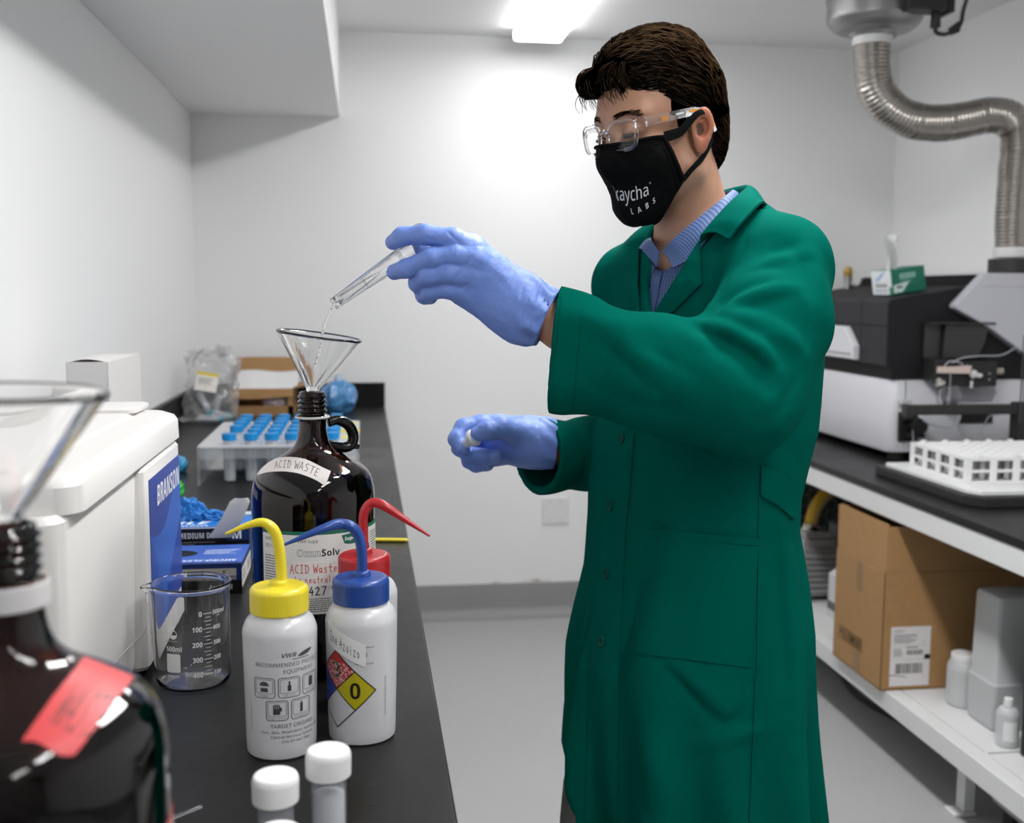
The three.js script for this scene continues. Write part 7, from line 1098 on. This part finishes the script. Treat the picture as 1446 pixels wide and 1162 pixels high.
{
  const f = (pts, rs) => chain(pts.map(([x, y, w]) => mp(x, y, w)), rs, 0.006);
  const thumb = f([[738, 612, -.028], [708, 604, -.004], [688, 608, .010], [674, 613, .014]], [0.020, 0.0155, 0.0135, 0.0112]), index = f([[706, 604, -.050], [680, 600, -.040], [655, 604, -.024], [645, 620, -.006], [654, 634, .006]], [0.0175, 0.0150, 0.0135, 0.0120, 0.0100]);
  const middle = f([[700, 622, -.058], [665, 618, -.052], [650, 632, -.034], [662, 642, -.010], [684, 643, .002]], [0.0175, 0.0140, 0.0125, 0.0115, 0.0105]), ring = f([[700, 632, -.056], [664, 640, -.046], [664, 650, -.026], [684, 648, -.006], [700, 644, -.002]], [0.0165, 0.0130, 0.0120, 0.0110, 0.0100]), little = f([[706, 642, -.050], [678, 652, -.040], [672, 656, -.022], [688, 656, -.010]], [0.0150, 0.0120, 0.0108, 0.0098]);
  const palm = [[[760, 620, -.052], [704, 606, -.052], .026, .022], [[760, 630, -.052], [702, 634, -.050], .025, .022]].map(([a, b, r, q]) => capsule(mp(...a), mp(...b), r, q)), wrist = chain([mp(752, 625, -.052), mp(800, 629, -.066)], [0.031, 0.0315], 0.01);
  const c0 = mp(783, 628, -.061), cd = mp(776, 627, -.058).sub(mp(745, 625, -.05)).normalize();
  const base = (x, y, z) => {
    let d = smin(palm[0](x, y, z), palm[1](x, y, z), 0.03); d = smin(d, wrist(x, y, z), 0.03); let g = smin(index(x, y, z), middle(x, y, z), 0.003); g = smin(g, ring(x, y, z), 0.003); g = smin(g, little(x, y, z), 0.003); d = smin(d, g, 0.008); d = smin(d, thumb(x, y, z), 0.010);
    const a = (x - c0.x) * cd.x + (y - c0.y) * cd.y + (z - c0.z) * cd.z; d -= 0.0016 * smooth(a, -0.035, -0.004) * sin(Math.atan2(y - c0.y, z - c0.z) * 10 + a * 160); d = max(d, a); const hollow = max(wrist(x, y, z) + 0.0022, -a - 0.010); d = max(d, -hollow); return d;
  };
  const S = (p, w, k) => { const o = []; for (let i = 0; i + 1 < p.length; i++) { const a = hit(base, ...p[i]), b = hit(base, ...p[i + 1]); if (a && b) o.push([a, b, w, k]); } return o; };
  const lines = []; for (let i = 0; i < 6; i++) lines.push(...S([[694 + i * 5, 597 + i * 0.6], [696 + i * 5.5, 614 + i]], 0.0012, -0.0011)); lines.push(...S([[752, 594], [752, 640]], 0.0014, -0.0013), ...S([[764, 592], [760, 620], [764, 655]], 0.0016, 0.0016), ...S([[660, 590], [676, 604]], 0.0014, -0.0012), ...S([[670, 590], [684, 600]], 0.0014, -0.001), ...S([[680, 650], [697, 652]], 0.0012, -0.001));
  part('glove', meshField(wrinkle(base, lines, 0.0007, 150), [mp(628, 600, 0).x, mp(700, 680, 0).y, -0.11], [mp(812, 600, 0).x, mp(700, 575, 0).y, 0.05], 0.0022), gloveM, man, 'blue nitrile glove of the lowered hand');
}
{ // small translucent stopper between thumb and fingertip
  const p = mp(664, 622, 0.012), t = thing('flask_stopper', 'small translucent white flask stopper held between thumb and finger of the lowered glove', 'stopper', man.localToWorld(p.clone()).toArray());
  const m = phys(RGB(0.82, 0.83, 0.85), 0.4, { transmission: 0.3, thickness: 0 });
  const pl = part('plug', lathe(roundProfile([[0, -0.010], [0.0072, -0.010], [0.0082, 0.004], [0.0122, 0.005], [0.0125, 0.0115, 0.002], [0.010, 0.0128], [0, 0.0125]], 0.001), 40), m, t); pl.rotation.set(0.9, 0, -0.5);
  const cr = part('grip_ring', lathe(roundProfile([[0.0122, 0.0062], [0.0129, 0.0066], [0.0129, 0.0102], [0.0122, 0.0106]], 0.0003), 40), m, t); cr.rotation.set(0.9, 0, -0.5);
}
{ // volumetric flask tipped over the funnel, water running out of it
  const mouth = man.localToWorld(mp(470, 430, 0.250)), bodyC = man.localToWorld(mp(590, 347, 0.210)), ax = bodyC.clone().sub(mouth), L = ax.length(); ax.normalize();
  const t = thing('volumetric_flask', 'clear glass flask with a long thin neck tipped down in the raised glove', 'flask', mouth.toArray());
  t.quaternion.setFromUnitVectors(V(0, 1, 0), ax);
  const R = 0.0245, n = 0.0050, w = 0.0010, prof = [[n + 0.0022, 0.0004], [n + 0.0026, 0.002], [n + 0.0022, 0.0045], [n, 0.007], [n, L - 0.038], [n + 0.002, L - 0.031], [R * 0.62, L - 0.021], [R * 0.93, L - 0.008], [R, L + 0.004], [R * 0.94, L + 0.015], [R * 0.74, L + 0.022], [R * 0.6, L + 0.0235], [0, L + 0.022]];
  const o = roundProfile(prof, 0.003, 4), inn = roundProfile(prof.slice(0, -1).map(([r, y]) => [max(r - w - (y < 0.006 ? 0.0012 : 0), 0.001), y > L + 0.018 ? y - 0.0016 : y]), 0.003, 4).reverse();
  part('glass', lathe([...o.slice().reverse(), ...inn.slice().reverse(), o[0]].reverse(), 56), M.clearGlass, t);
  part('graduation_ring', new THREE.TorusGeometry(n + 0.0002, 0.0003, 6, 40).rotateX(PI / 2).translate(0, 0.048, 0), std(G(0.35), 0.5), t);
  const wp = lathe([[0, 0.006], [0.0037, 0.006], [0.0038, 0.02], [0.003, 0.04], [0.002, 0.06], [0, 0.075]].reverse(), 28).translate(0.0, 0, 0); part('liquid', wp, M.wash, t);
  const a = mouth.clone(), fun = V(J2[0] - 0.002, BT + H2 + 0.03, J2[2]), pts = [a.clone().addScaledVector(ax, 0.004), a.clone().add(V(-0.004, -0.010, 0)), man.localToWorld(mp(459, 455, 0.25)), man.localToWorld(mp(455, 472, 0.25)), man.localToWorld(mp(449, 500, 0.25)), man.localToWorld(mp(444, 525, 0.25)).lerp(fun, 0.4)];
  const r2 = rng(3), kn = Array.from({ length: 40 }, () => r2());
  one('water_stream', tube(pts, (u) => (0.0012 + 0.0010 * kn[Math.floor(u * 39)] * (0.4 + 0.6 * sin(u * 40) ** 2)) * (u > 0.97 ? 0.6 : 1), 120, 10), M.wash, 'thin clear stream of liquid pouring from the flask into the tilted funnel', 'liquid');
}
renderer.render(scene, camera);
